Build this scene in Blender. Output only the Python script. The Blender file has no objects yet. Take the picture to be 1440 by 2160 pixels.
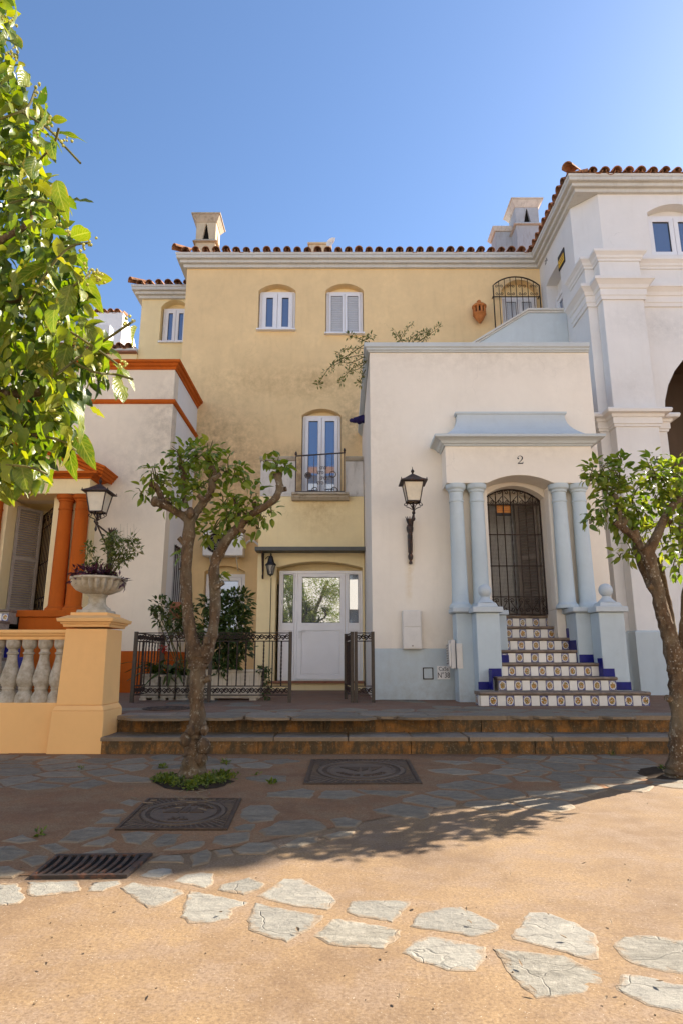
import bpy, bmesh, math, random
from mathutils import Vector, Matrix
from mathutils.geometry import tessellate_polygon

S = bpy.context.scene
COL = S.collection
R = math.radians
rnd = random.Random(7)

# ------------------------------------------------------------------ camera, sky, sun
EYE = 0.87
PITCH = math.atan(310 / 1340)
FOC = 1340.0
cam_data = bpy.data.cameras.new('camera')
cam_data.sensor_fit = 'VERTICAL'
cam_data.sensor_height = 36.0
cam_data.lens = FOC / 2160 * 36.0
cam_data.clip_start = 0.05
cam_data.clip_end = 2000
cam = bpy.data.objects.new('camera', cam_data)
COL.objects.link(cam)
cam.location = (0, 0, EYE)
cam.rotation_euler = (R(90) + PITCH, 0, 0)
S.camera = cam

SUN_EL = R(35.9)
SUN_DX, SUN_DY = 0.838, 0.545            # horizontal direction towards the sun
world = bpy.data.worlds.new('World')
S.world = world
world.use_nodes = True
wn = world.node_tree.nodes
wl = world.node_tree.links
sky = wn.new('ShaderNodeTexSky')
sky.sky_type = 'NISHITA'
sky.sun_disc = False
sky.sun_elevation = SUN_EL
sky.sun_rotation = math.atan2(SUN_DX, SUN_DY)
sky.air_density = 1.0
sky.dust_density = 0.38
sky.ozone_density = 4.6
wl.new(sky.outputs[0], wn['Background'].inputs['Color'])
wn['Background'].inputs['Strength'].default_value = 0.073

sun_data = bpy.data.lights.new('sun', 'SUN')
sun_data.energy = 5.0
sun_data.angle = R(0.5)
sun_data.color = (1.0, 0.895, 0.745)
sun = bpy.data.objects.new('sun', sun_data)
COL.objects.link(sun)
sdir = Vector((SUN_DX * math.cos(SUN_EL), SUN_DY * math.cos(SUN_EL), math.sin(SUN_EL)))
sun.rotation_euler = sdir.to_track_quat('Z', 'Y').to_euler()
sun.location = (20, 20, 30)

S.view_settings.view_transform = 'Standard'
S.view_settings.look = 'None'
S.view_settings.gamma = 1.0
S.view_settings.use_curve_mapping = False
S.view_settings.exposure = 1.66
S.cycles.max_bounces = 8
S.cycles.diffuse_bounces = 5

# ------------------------------------------------------------------ surveying: a photo pixel on a known plane -> metres
CT, ST = math.cos(PITCH), math.sin(PITCH)
def P(x, y, d):
    u = (x - 720) / FOC; w = (1080 - y) / FOC
    k = d / (CT - w * ST)
    return Vector((u * k, d, EYE + (ST + w * CT) * k))
def GP(x, y, z=0.0):
    u = (x - 720) / FOC; w = (1080 - y) / FOC
    k = (z - EYE) / (ST + w * CT)
    return Vector((u * k, k * (CT - w * ST), z))
def MPP(y, d):
    w = (1080 - y) / FOC
    return d / (CT - w * ST) / FOC

# ------------------------------------------------------------------ materials
def new_mat(name):
    m = bpy.data.materials.new(name)
    m.use_nodes = True
    nt = m.node_tree
    b = nt.nodes['Principled BSDF']
    return m, nt, b

def ramp(nt, src, p0, p1):
    r = nt.nodes.new('ShaderNodeMapRange')
    r.inputs['From Min'].default_value = p0
    r.inputs['From Max'].default_value = p1
    nt.links.new(src, r.inputs['Value'])
    return r.outputs['Result']

def noise(nt, vec, scale, detail=4, rough=0.55):
    n = nt.nodes.new('ShaderNodeTexNoise')
    n.inputs['Scale'].default_value = scale
    n.inputs['Detail'].default_value = detail
    n.inputs['Roughness'].default_value = rough
    if vec is not None: nt.links.new(vec, n.inputs['Vector'])
    return n.outputs['Fac']

def mixc(nt, fac, a, b):
    m = nt.nodes.new('ShaderNodeMix'); m.data_type = 'RGBA'
    for sock, v in ((m.inputs['A'], a), (m.inputs['B'], b)):
        pass
    ia = [s for s in m.inputs if s.name == 'A' and s.type == 'RGBA'][0]
    ib = [s for s in m.inputs if s.name == 'B' and s.type == 'RGBA'][0]
    for sock, v in ((ia, a), (ib, b)):
        if isinstance(v, (tuple, list)): sock.default_value = (v[0], v[1], v[2], 1)
        else: nt.links.new(v, sock)
    f = m.inputs['Factor']
    if isinstance(fac, float): f.default_value = fac
    else: nt.links.new(fac, f)
    return [s for s in m.outputs if s.type == 'RGBA'][0]

def math_(nt, op, a, b=None):
    m = nt.nodes.new('ShaderNodeMath'); m.operation = op
    for i, v in enumerate((a, b)):
        if v is None: continue
        if isinstance(v, (int, float)): m.inputs[i].default_value = v
        else: nt.links.new(v, m.inputs[i])
    return m.outputs[0]

def scaled(nt, vec, s):
    m = nt.nodes.new('ShaderNodeMapping')
    m.inputs['Scale'].default_value = s
    nt.links.new(vec, m.inputs['Vector'])
    return m.outputs['Vector']

def wpos(nt):
    return nt.nodes.new('ShaderNodeNewGeometry').outputs['Position']

def set_bump(nt, b, height, strength, dist=0.01):
    bp = nt.nodes.new('ShaderNodeBump')
    bp.inputs['Strength'].default_value = strength
    bp.inputs['Distance'].default_value = dist
    nt.links.new(height, bp.inputs['Height'])
    nt.links.new(bp.outputs['Normal'], b.inputs['Normal'])

def plaster(name, col, var=0.10, streak=0.12, dirt=(0.25, 0.2, 0.15), blobs=(), rough=0.9, bump=0.25, streak_scale=(5, 5, 0.5), wash=0.0):
    """painted render: mottled, a little rain streaking, stains with a place of their own"""
    m, nt, b = new_mat(name)
    pos = wpos(nt)
    n1 = noise(nt, pos, 1.1, 6, 0.65)
    n2 = noise(nt, pos, 9.0, 5, 0.6)
    dark = tuple(c * (1 - 2.2 * var) for c in col)
    lite = tuple(min(0.92, c * (1 + var * 0.6)) for c in col)
    c = mixc(nt, ramp(nt, n1, 0.3, 0.72), lite, dark)
    c2 = mixc(nt, ramp(nt, n2, 0.42, 0.75), c, tuple(x * (1 - 0.9 * var) for x in col))
    out = c2
    if streak:
        n3 = noise(nt, scaled(nt, pos, streak_scale), 1.6, 6, 0.7)
        f = math_(nt, 'MULTIPLY', ramp(nt, n3, 0.52, 0.8), streak)
        out = mixc(nt, f, out, dirt)
    for (bx, by, bz, rad, amt, sx, sz, bc) in blobs:
        v = nt.nodes.new('ShaderNodeVectorMath'); v.operation = 'SUBTRACT'
        nt.links.new(pos, v.inputs[0]); v.inputs[1].default_value = (bx, by, bz)
        vs = scaled(nt, v.outputs[0], (sx, 0.3, sz))
        ln = nt.nodes.new('ShaderNodeVectorMath'); ln.operation = 'LENGTH'
        nt.links.new(vs, ln.inputs[0])
        d = ramp(nt, ln.outputs['Value'], rad, 0.0)
        nz = noise(nt, pos, 7.0, 8, 0.75)
        f = math_(nt, 'MULTIPLY', d, ramp(nt, nz, 0.36, 0.66))
        f = math_(nt, 'MULTIPLY', f, amt)
        out = mixc(nt, f, out, bc)
    # hairline cracks, only here and there
    vo = nt.nodes.new('ShaderNodeTexVoronoi'); vo.feature = 'DISTANCE_TO_EDGE'; vo.inputs['Scale'].default_value = 0.9
    wp = nt.nodes.new('ShaderNodeVectorMath'); wp.operation = 'ADD'
    nzz = nt.nodes.new('ShaderNodeTexNoise'); nzz.inputs['Scale'].default_value = 4.0; nzz.inputs['Detail'].default_value = 6
    nt.links.new(pos, nzz.inputs['Vector'])
    s3 = nt.nodes.new('ShaderNodeVectorMath'); s3.operation = 'SCALE'; s3.inputs['Scale'].default_value = 0.35
    nt.links.new(nzz.outputs['Color'], s3.inputs[0]); nt.links.new(pos, wp.inputs[0]); nt.links.new(s3.outputs[0], wp.inputs[1])
    nt.links.new(wp.outputs[0], vo.inputs['Vector'])
    ck = math_(nt, 'MULTIPLY', ramp(nt, vo.outputs['Distance'], 0.006, 0.001), ramp(nt, noise(nt, pos, 0.8, 3, 0.5), 0.55, 0.66))
    out = mixc(nt, math_(nt, 'MULTIPLY', ck, 0.16), out, tuple(x * 0.35 for x in col))
    nt.links.new(out, b.inputs['Base Color'])
    b.inputs['Roughness'].default_value = rough
    b.inputs['Specular IOR Level'].default_value = 0.2
    nb = noise(nt, pos, 60.0, 6, 0.7)
    nl = noise(nt, pos, 6.0, 3, 0.5)
    h = math_(nt, 'ADD', math_(nt, 'MULTIPLY', nb, 0.35), nl)
    set_bump(nt, b, h, bump, 0.012)
    return m

def simple(name, col, rough=0.6, metal=0.0, var=0.2, scale=20, bump=0.1, spec=0.5, col2=None, objrand=0.0, bscale=None, lo=0.4, hi=0.7):
    m, nt, b = new_mat(name)
    pos = wpos(nt)
    n1 = noise(nt, pos, scale, 6, 0.65)
    c2 = col2 or tuple(c * (1 - 2 * var) for c in col)
    c = mixc(nt, ramp(nt, n1, lo, hi), col, c2)
    if objrand:
        oi = nt.nodes.new('ShaderNodeObjectInfo')
        hsv = nt.nodes.new('ShaderNodeHueSaturation')
        nt.links.new(c, hsv.inputs['Color'])
        nt.links.new(math_(nt, 'ADD', math_(nt, 'MULTIPLY', oi.outputs['Random'], objrand), 1 - objrand / 2), hsv.inputs['Value'])
        c = hsv.outputs['Color']
    nt.links.new(c, b.inputs['Base Color'])
    b.inputs['Roughness'].default_value = rough
    b.inputs['Metallic'].default_value = metal
    b.inputs['Specular IOR Level'].default_value = spec
    if bump:
        set_bump(nt, b, noise(nt, pos, bscale or scale * 3, 5, 0.65), bump, 0.006)
    return m

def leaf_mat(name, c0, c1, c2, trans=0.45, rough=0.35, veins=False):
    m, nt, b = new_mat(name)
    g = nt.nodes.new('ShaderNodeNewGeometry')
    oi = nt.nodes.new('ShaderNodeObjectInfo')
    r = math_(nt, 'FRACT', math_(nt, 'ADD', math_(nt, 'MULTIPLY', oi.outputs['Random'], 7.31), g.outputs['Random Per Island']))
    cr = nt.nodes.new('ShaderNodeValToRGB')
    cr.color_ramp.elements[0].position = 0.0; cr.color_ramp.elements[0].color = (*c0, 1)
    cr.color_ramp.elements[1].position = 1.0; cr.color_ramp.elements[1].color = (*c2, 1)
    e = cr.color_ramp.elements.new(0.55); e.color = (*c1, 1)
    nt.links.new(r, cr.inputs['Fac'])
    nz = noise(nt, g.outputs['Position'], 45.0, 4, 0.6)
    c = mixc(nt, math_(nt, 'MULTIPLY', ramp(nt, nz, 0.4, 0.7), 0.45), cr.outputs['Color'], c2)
    hv = None
    if veins:
        uvn = nt.nodes.new('ShaderNodeUVMap')
        sp = nt.nodes.new('ShaderNodeSeparateXYZ'); nt.links.new(uvn.outputs['UV'], sp.inputs[0])
        av = math_(nt, 'ABSOLUTE', math_(nt, 'SUBTRACT', sp.outputs['Y'], 0.5))
        mid = ramp(nt, av, 0.05, 0.015)
        wv = math_(nt, 'SINE', math_(nt, 'MULTIPLY', math_(nt, 'SUBTRACT', math_(nt, 'MULTIPLY', sp.outputs['X'], 8.0), math_(nt, 'MULTIPLY', av, 5.0)), 6.283))
        side = math_(nt, 'MULTIPLY', ramp(nt, wv, 0.75, 1.0), ramp(nt, av, 0.47, 0.38))
        vein = math_(nt, 'MAXIMUM', mid, math_(nt, 'MULTIPLY', side, 0.6))
        c = mixc(nt, math_(nt, 'MULTIPLY', vein, 0.6), c, (0.33, 0.34, 0.07))
        # browned margins on some leaves
        mg = math_(nt, 'MULTIPLY', ramp(nt, av, 0.36, 0.5), ramp(nt, noise(nt, g.outputs['Position'], 30.0, 3, 0.6), 0.50, 0.60))
        c = mixc(nt, math_(nt, 'MULTIPLY', mg, 0.7), c, (0.36, 0.24, 0.04))
        hv = wv
    nt.links.new(c, b.inputs['Base Color'])
    b.inputs['Roughness'].default_value = rough
    b.inputs['Specular IOR Level'].default_value = 0.4
    tr = nt.nodes.new('ShaderNodeBsdfTranslucent')
    hs = nt.nodes.new('ShaderNodeHueSaturation')
    hs.inputs['Value'].default_value = 1.3
    hs.inputs['Saturation'].default_value = 1.1
    nt.links.new(c, hs.inputs['Color'])
    nt.links.new(hs.outputs['Color'], tr.inputs['Color'])
    mx = nt.nodes.new('ShaderNodeMixShader')
    mx.inputs['Fac'].default_value = trans
    nt.links.new(b.outputs['BSDF'], mx.inputs[1]); nt.links.new(tr.outputs['BSDF'], mx.inputs[2])
    nt.links.new(mx.outputs['Shader'], nt.nodes['Material Output'].inputs['Surface'])
    hgt = noise(nt, g.outputs['Position'], 120.0, 3, 0.6)
    if hv is not None: hgt = math_(nt, 'ADD', math_(nt, 'MULTIPLY', hv, -0.5), hgt)
    set_bump(nt, b, hgt, 0.25, 0.004)
    return m

def glass_mat(name, tint, metal=0.35, base=(0.3, 0.32, 0.36)):
    m, nt, b = new_mat(name)
    pos = wpos(nt)
    b.inputs['Base Color'].default_value = (*base, 1)
    b.inputs['Metallic'].default_value = metal
    b.inputs['Roughness'].default_value = 0.015
    b.inputs['IOR'].default_value = 1.7
    b.inputs['Coat Weight'].default_value = 0.6
    set_bump(nt, b, noise(nt, pos, 1.6, 2, 0.5), 0.03, 0.02)
    return m

def soil_mat(name, cols, fine=95, lo=0.35, hi=0.68, rough=0.95, bump=0.35):
    m, nt, b = new_mat(name)
    pos = wpos(nt)
    big = noise(nt, pos, 0.9, 8, 0.72)
    mid = noise(nt, pos, 4.0, 8, 0.75)
    fin = noise(nt, pos, fine, 4, 0.75)
    gr2 = noise(nt, pos, 55.0, 6, 0.8)
    c = mixc(nt, ramp(nt, big, 0.40, 0.62), cols[0], cols[1])
    c = mixc(nt, math_(nt, 'MULTIPLY', ramp(nt, mid, 0.46, 0.60), 0.9), c, cols[2])
    st = noise(nt, pos, 0.45, 6, 0.7)
    c = mixc(nt, math_(nt, 'MULTIPLY', ramp(nt, st, 0.52, 0.64), 0.4), c, cols[3])
    c = mixc(nt, math_(nt, 'MULTIPLY', ramp(nt, gr2, 0.46, 0.60), 0.55), c, cols[1])
    c = mixc(nt, math_(nt, 'MULTIPLY', ramp(nt, fin, 0.50, 0.62), 0.6), c, cols[3])
    c = mixc(nt, math_(nt, 'MULTIPLY', ramp(nt, fin, 0.42, 0.34), 0.45), c, (0.37, 0.30, 0.22))
    vo = nt.nodes.new('ShaderNodeTexVoronoi'); vo.inputs['Scale'].default_value = 85.0
    nt.links.new(pos, vo.inputs['Vector'])
    sp = ramp(nt, vo.outputs['Distance'], 0.16, 0.10)
    vn = noise(nt, pos, 18.0, 2, 0.5)
    c = mixc(nt, math_(nt, 'MULTIPLY', math_(nt, 'MULTIPLY', sp, ramp(nt, vn, 0.5, 0.62)), 0.6), c, (0.62, 0.55, 0.45))
    nt.links.new(c, b.inputs['Base Color'])
    b.inputs['Roughness'].default_value = rough
    b.inputs['Specular IOR Level'].default_value = 0.25
    h = math_(nt, 'ADD', math_(nt, 'MULTIPLY', fin, 0.5), mid)
    set_bump(nt, b, h, bump, 0.012)
    return m

def stone_mat(name, cols, rough=0.75, dust=(0.25, 0.165, 0.09)):
    m, nt, b = new_mat(name)
    pos = wpos(nt)
    oi = nt.nodes.new('ShaderNodeObjectInfo')
    off = nt.nodes.new('ShaderNodeVectorMath'); off.operation = 'ADD'
    cmb = nt.nodes.new('ShaderNodeCombineXYZ')
    rr = math_(nt, 'MULTIPLY', oi.outputs['Random'], 37.0)
    for k in ('X', 'Y', 'Z'): nt.links.new(rr, cmb.inputs[k])
    nt.links.new(pos, off.inputs[0]); nt.links.new(cmb.outputs[0], off.inputs[1])
    p = off.outputs[0]
    n1 = noise(nt, scaled(nt, p, (1.0, 2.6, 1.0)), 7.0, 8, 0.75)
    n2 = noise(nt, p, 26.0, 6, 0.7)
    c = mixc(nt, ramp(nt, n1, 0.35, 0.7), cols[0], cols[1])
    c = mixc(nt, math_(nt, 'MULTIPLY', ramp(nt, n2, 0.5, 0.75), 0.55), c, cols[2])
    # veins / cracks
    vo = nt.nodes.new('ShaderNodeTexVoronoi'); vo.feature = 'DISTANCE_TO_EDGE'
    vo.inputs['Scale'].default_value = 3.2
    wv = nt.nodes.new('ShaderNodeVectorMath'); wv.operation = 'ADD'
    nzc = nt.nodes.new('ShaderNodeTexNoise'); nzc.inputs['Scale'].default_value = 9.0
    nt.links.new(p, nzc.inputs['Vector'])
    nt.links.new(p, wv.inputs[0])
    sc = nt.nodes.new('ShaderNodeVectorMath'); sc.operation = 'SCALE'; sc.inputs['Scale'].default_value = 0.10
    nt.links.new(nzc.outputs['Color'], sc.inputs[0]); nt.links.new(sc.outputs[0], wv.inputs[1])
    nt.links.new(scaled(nt, wv.outputs[0], (1.0, 1.9, 1.0)), vo.inputs['Vector'])
    cr = ramp(nt, vo.outputs['Distance'], 0.012, 0.0)
    crm = math_(nt, 'MULTIPLY', cr, ramp(nt, noise(nt, p, 3.0, 2, 0.5), 0.42, 0.6))
    c = mixc(nt, math_(nt, 'MULTIPLY', crm, 0.25), c, tuple(x * 0.25 for x in cols[1]))
    at = nt.nodes.new('ShaderNodeAttribute'); at.attribute_name = 'edge'
    dn = noise(nt, p, 13.0, 6, 0.7)
    du = ramp(nt, math_(nt, 'ADD', at.outputs['Fac'], math_(nt, 'MULTIPLY', math_(nt, 'SUBTRACT', dn, 0.5), 1.5)), 0.42, 0.22)
    c = mixc(nt, math_(nt, 'MULTIPLY', du, 0.65), c, dust)
    hs = nt.nodes.new('ShaderNodeHueSaturation')
    nt.links.new(c, hs.inputs['Color'])
    nt.links.new(math_(nt, 'ADD', math_(nt, 'MULTIPLY', oi.outputs['Random'], 0.35), 0.82), hs.inputs['Value'])
    nt.links.new(hs.outputs['Color'], b.inputs['Base Color'])
    b.inputs['Roughness'].default_value = rough
    b.inputs['Specular IOR Level'].default_value = 0.35
    h = math_(nt, 'SUBTRACT', math_(nt, 'ADD', n1, math_(nt, 'MULTIPLY', n2, 0.6)), math_(nt, 'MULTIPLY', crm, 0.35))
    set_bump(nt, b, h, 0.7, 0.02)
    return m

M = {}
YSTAIN = (0.20, 0.14, 0.08)
M['yellow'] = plaster('yellow_render', (0.86, 0.625, 0.325), 0.08, 0.16, (0.36, 0.23, 0.11),
    blobs=((-2.9, 13.2, 5.2, 1.7, 0.9, 1.0, 1.1, (0.20, 0.13, 0.075)), (-0.95, 13.2, 4.9, 1.0, 0.85, 1.0, 1.6, (0.13, 0.10, 0.07)),
           (0.25, 13.2, 6.0, 0.75, 0.75, 1.2, 1.0, (0.16, 0.10, 0.06)), (-1.6, 13.2, 6.9, 1.6, 0.5, 0.6, 2.4, (0.36, 0.22, 0.10)),
           (-0.3, 13.2, 6.9, 1.0, 0.5, 1.0, 1.6, (0.30, 0.19, 0.08)), (-1.4, 13.2, 4.2, 2.4, 0.45, 0.5, 1.6, (0.45, 0.22, 0.12))), streak_scale=(3.5, 3.5, 0.6))
M['yellow2'] = plaster('pale_yellow_render', (0.90, 0.72, 0.40), 0.06, 0.12, (0.42, 0.30, 0.14),
    blobs=((-0.4, 12.1, 3.8, 0.8, 0.6, 1.0, 1.0, (0.45, 0.27, 0.10)),), streak_scale=(8, 8, 0.4))
M['cream'] = plaster('cream_render', (0.82, 0.71, 0.55), 0.06, 0.10, (0.30, 0.25, 0.2),
    blobs=((-3.9, 11.2, 4.2, 1.2, 0.35, 1.0, 1.0, (0.30, 0.25, 0.2)), (-3.3, 11.2, 5.2, 0.9, 0.6, 1.4, 0.7, (0.28, 0.23, 0.18))))
M['white'] = plaster('white_render', (0.85, 0.765, 0.645), 0.04, 0.10, (0.5, 0.42, 0.3),
    blobs=((2.2, 9.3, 5.62, 0.55, 0.5, 0.2, 1.0, (0.50, 0.43, 0.34)), (0.5, 9.3, 4.2, 0.9, 0.35, 1.6, 0.5, (0.55, 0.48, 0.38)), (2.6, 8.9, 3.9, 0.35, 0.4, 0.2, 1.0, (0.5, 0.43, 0.34)), (2.2, 9.3, 1.15, 0.35, 0.4, 0.15, 1.0, (0.55, 0.47, 0.37)), (1.02, 9.3, 2.35, 0.42, 0.75, 6.0, 1.0, (0.62, 0.40, 0.10)), (0.98, 9.3, 2.0, 0.5, 0.5, 7.0, 1.0, (0.62, 0.42, 0.14))))
M['towerwhite'] = plaster('cool_white_render', (0.78, 0.755, 0.715), 0.04, 0.12, (0.42, 0.40, 0.36),
    blobs=((5.9, 10.75, 6.9, 0.9, 0.5, 0.7, 1.8, (0.4, 0.4, 0.38)), (4.6, 11.2, 0.9, 0.7, 0.5, 2.0, 1.0, (0.4, 0.36, 0.33)), (5.2, 10.5, 5.6, 0.9, 0.3, 1.2, 1.6, (0.45, 0.42, 0.38))))
M['blue'] = plaster('pale_blue_paint', (0.56, 0.625, 0.64), 0.07, 0.22, (0.36, 0.38, 0.36),
    blobs=((0.9, 9.3, 0.7, 0.8, 0.5, 1.2, 1.0, (0.42, 0.42, 0.38)), (2.5, 8.9, 0.30, 0.42, 0.75, 0.12, 1.0, (0.30, 0.25, 0.19)), (2.5, 8.9, 1.5, 0.22, 0.5, 0.1, 1.0, (0.34, 0.33, 0.29))))
M['trim'] = plaster('grey_white_trim', (0.64, 0.62, 0.56), 0.08, 0.35, (0.24, 0.22, 0.16), streak_scale=(9, 9, 2.5), bump=0.35)
M['trimblue'] = plaster('blue_grey_trim', (0.55, 0.59, 0.60), 0.06, 0.18, (0.3, 0.3, 0.26), streak_scale=(9, 9, 2.5), bump=0.3)
M['orange'] = plaster('orange_paint', (0.54, 0.118, 0.012), 0.13, 0.3, (0.16, 0.04, 0.015), bump=0.2)
M['peach'] = plaster('peach_paint', (0.90, 0.51, 0.20), 0.05, 0.05, (0.4, 0.2, 0.08), bump=0.2)
M['weathered'] = plaster('weathered_white', (0.66, 0.62, 0.56), 0.12, 0.65, (0.16, 0.12, 0.07), streak_scale=(7, 7, 1.4), bump=0.5)
M['worncap'] = plaster('grimy_capping', (0.50, 0.43, 0.33), 0.16, 0.85, (0.10, 0.08, 0.05), streak_scale=(6, 6, 4), bump=0.7)
M['chimney'] = plaster('chimney_render', (0.62, 0.52, 0.36), 0.14, 0.55, (0.16, 0.11, 0.06), streak_scale=(6, 6, 1.0), bump=0.5)
M['chimneygrey'] = plaster('grey_chimney_render', (0.46, 0.48, 0.50), 0.14, 0.6, (0.22, 0.14, 0.08), streak_scale=(7, 7, 1.3), bump=0.5)
M['terracotta'] = simple('terracotta_tile', (0.42, 0.19, 0.09), 0.9, 0, 0.25, 14, 0.6, 0.2, col2=(0.11, 0.075, 0.05), objrand=0.55)
M['clay'] = simple('orange_clay', (0.55, 0.20, 0.06), 0.8, 0, 0.15, 14, 0.3, 0.2)
M['brownclay'] = simple('brown_clay', (0.36, 0.15, 0.08), 0.75, 0, 0.2, 14, 0.3, 0.3)
M['iron'] = simple('dark_iron', (0.026, 0.020, 0.017), 0.7, 0.0, 0.2, 30, 0.15, 0.25, col2=(0.07, 0.035, 0.02))
M['brownmetal'] = simple('brown_painted_steel', (0.085, 0.062, 0.042), 0.65, 0.0, 0.15, 25, 0.1, 0.25)
M['rustiron'] = simple('rusty_iron', (0.035, 0.026, 0.022), 0.6, 0.0, 0.2, 18, 0.3, 0.4, col2=(0.19, 0.07, 0.03), lo=0.5, hi=0.75)
M['castiron'] = simple('cast_iron', (0.050, 0.032, 0.021), 0.65, 0.0, 0.2, 16, 0.5, 0.4, col2=(0.105, 0.06, 0.032), bscale=90)
M['castiron2'] = simple('worn_cast_iron', (0.125, 0.088, 0.06), 0.6, 0.0, 0.2, 16, 0.5, 0.45, col2=(0.08, 0.055, 0.04), bscale=90)
M['upvc'] = simple('white_plastic_frame', (0.80, 0.79, 0.79), 0.35, 0, 0.03, 3, 0.0, 0.5)
M['doorwhite'] = simple('white_door_panel', (0.88, 0.85, 0.83), 0.4, 0, 0.03, 2, 0.03, 0.5)
M['greydoor'] = simple('grey_door', (0.55, 0.53, 0.48), 0.6, 0, 0.08, 4, 0.05, 0.4)
M['shutter'] = simple('taupe_louvre', (0.36, 0.30, 0.25), 0.6, 0, 0.1, 10, 0.1, 0.4)
M['blind'] = simple('white_blind_slat', (0.50, 0.52, 0.55), 0.5, 0, 0.04, 5, 0.0, 0.4)
M['glass'] = glass_mat('window_glass', None, 0.55, (0.20, 0.25, 0.34))
M['doorglass'] = glass_mat('reflective_door_glass', None, 0.8, (0.46, 0.47, 0.46))
M['milk'] = simple('frosted_lantern_glass', (0.70, 0.60, 0.44), 0.25, 0, 0.08, 8, 0.0, 0.5)
M['clearlamp'] = simple('lamp_glass', (0.45, 0.42, 0.36), 0.1, 0, 0.2, 20, 0.0, 0.6)
M['dark'] = simple('dark_void', (0.02, 0.018, 0.016), 0.9, 0, 0.1, 5, 0.0, 0.1)
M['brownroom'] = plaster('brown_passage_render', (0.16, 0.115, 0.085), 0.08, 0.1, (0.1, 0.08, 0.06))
M['canopy'] = simple('grey_green_canopy', (0.105, 0.105, 0.09), 0.6, 0, 0.1, 8, 0.05, 0.4)
M['bark'] = None
M['soil'] = simple('dark_soil', (0.06, 0.04, 0.025), 0.95, 0, 0.3, 40, 0.6, 0.1)
M['concrete'] = simple('cast_stone', (0.50, 0.44, 0.35), 0.9, 0, 0.2, 14, 0.6, 0.2, col2=(0.27, 0.22, 0.15), bscale=70)
M['urnstone'] = simple('urn_stone', (0.56, 0.49, 0.38), 0.9, 0, 0.2, 9, 0.6, 0.2, col2=(0.33, 0.27, 0.18), bscale=80)
M['planter'] = simple('beige_planter', (0.62, 0.53, 0.40), 0.85, 0, 0.12, 9, 0.3, 0.2)
M['slab'] = stone_mat('slate_step_slab', ((0.27, 0.22, 0.165), (0.13, 0.108, 0.085), (0.40, 0.33, 0.245)))
M['flag'] = stone_mat('pale_flagstone', ((0.27, 0.255, 0.215), (0.16, 0.15, 0.13), (0.34, 0.31, 0.255)))
M['flagdark'] = stone_mat('slate_flagstone', ((0.25, 0.205, 0.145), (0.125, 0.102, 0.072), (0.37, 0.30, 0.21)))
M['flagrough'] = stone_mat('rough_flagstone', ((0.27, 0.25, 0.205), (0.10, 0.09, 0.07), (0.35, 0.325, 0.27)))
M['nosing'] = simple('stone_tread', (0.27, 0.20, 0.145), 0.8, 0, 0.2, 14, 0.5, 0.3, col2=(0.15, 0.11, 0.08))
M['tilewhite'] = simple('white_glazed_tile', (0.78, 0.73, 0.65), 0.22, 0, 0.05, 6, 0.02, 0.5, objrand=0.12)
M['tileblue'] = simple('cobalt_glazed_tile', (0.010, 0.013, 0.17), 0.35, 0, 0.15, 14, 0.03, 0.2)
M['grout'] = simple('tile_grout', (0.42, 0.36, 0.28), 0.95, 0, 0.2, 30, 0.4, 0.1)
M['boxcream'] = simple('cream_metal_box', (0.74, 0.69, 0.62), 0.5, 0, 0.05, 6, 0.05, 0.4)
M['acwhite'] = simple('white_metal_casing', (0.78, 0.77, 0.74), 0.45, 0, 0.06, 6, 0.02, 0.4)
M['black'] = simple('black_paint', (0.012, 0.012, 0.016), 0.5, 0, 0.1, 10, 0.0, 0.4)
M['signorange'] = simple('orange_sign_print', (0.75, 0.27, 0.02), 0.4, 0, 0.05, 10, 0.0, 0.4)
M['signyellow'] = simple('yellow_sign_print', (0.80, 0.48, 0.02), 0.4, 0, 0.05, 10, 0.0, 0.4)
M['ceramic'] = simple('white_ceramic_sign', (0.80, 0.77, 0.73), 0.25, 0, 0.03, 10, 0.0, 0.5)
M['purple'] = simple('dark_blue_cloth', (0.025, 0.015, 0.085), 0.7, 0, 0.3, 12, 0.3, 0.2)
M['purpleleaf'] = leaf_mat('purple_leaf', (0.07, 0.018, 0.028), (0.11, 0.03, 0.045), (0.05, 0.012, 0.025), 0.2)
M['leaf'] = leaf_mat('citrus_leaf', (0.075, 0.145, 0.02), (0.16, 0.235, 0.028), (0.32, 0.33, 0.05), 0.45)
M['leafnear'] = leaf_mat('sunlit_citrus_leaf', (0.045, 0.10, 0.012), (0.105, 0.165, 0.016), (0.27, 0.26, 0.03), 0.45, 0.36, True)
M['leafsprig'] = leaf_mat('young_citrus_leaf', (0.06, 0.12, 0.014), (0.14, 0.20, 0.018), (0.28, 0.29, 0.03), 0.5, 0.38)
M['leafshade'] = leaf_mat('shade_toned_citrus_leaf', (0.03, 0.07, 0.01), (0.055, 0.105, 0.012), (0.13, 0.16, 0.02), 0.35, 0.4)  # darker leaf colour standing in for shade inside the crown
M['leafdark'] = leaf_mat('dark_shrub_leaf', (0.028, 0.055, 0.014), (0.05, 0.085, 0.018), (0.10, 0.12, 0.025), 0.25, 0.3)
M['leafmid'] = leaf_mat('fresh_vine_leaf', (0.06, 0.10, 0.02), (0.11, 0.15, 0.03), (0.22, 0.21, 0.05), 0.35)
M['grass'] = leaf_mat('tuft_grass', (0.06, 0.10, 0.015), (0.12, 0.17, 0.02), (0.20, 0.21, 0.03), 0.4)
M['bud'] = simple('citrus_bud', (0.42, 0.40, 0.08), 0.6, 0, 0.25, 60, 0.0, 0.3)
M['twig'] = simple('green_twig', (0.13, 0.12, 0.03), 0.7, 0, 0.3, 30, 0.2, 0.3)
M['flower'] = simple('red_flower', (0.45, 0.02, 0.01), 0.6, 0, 0.2, 60, 0.0, 0.3)
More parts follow.
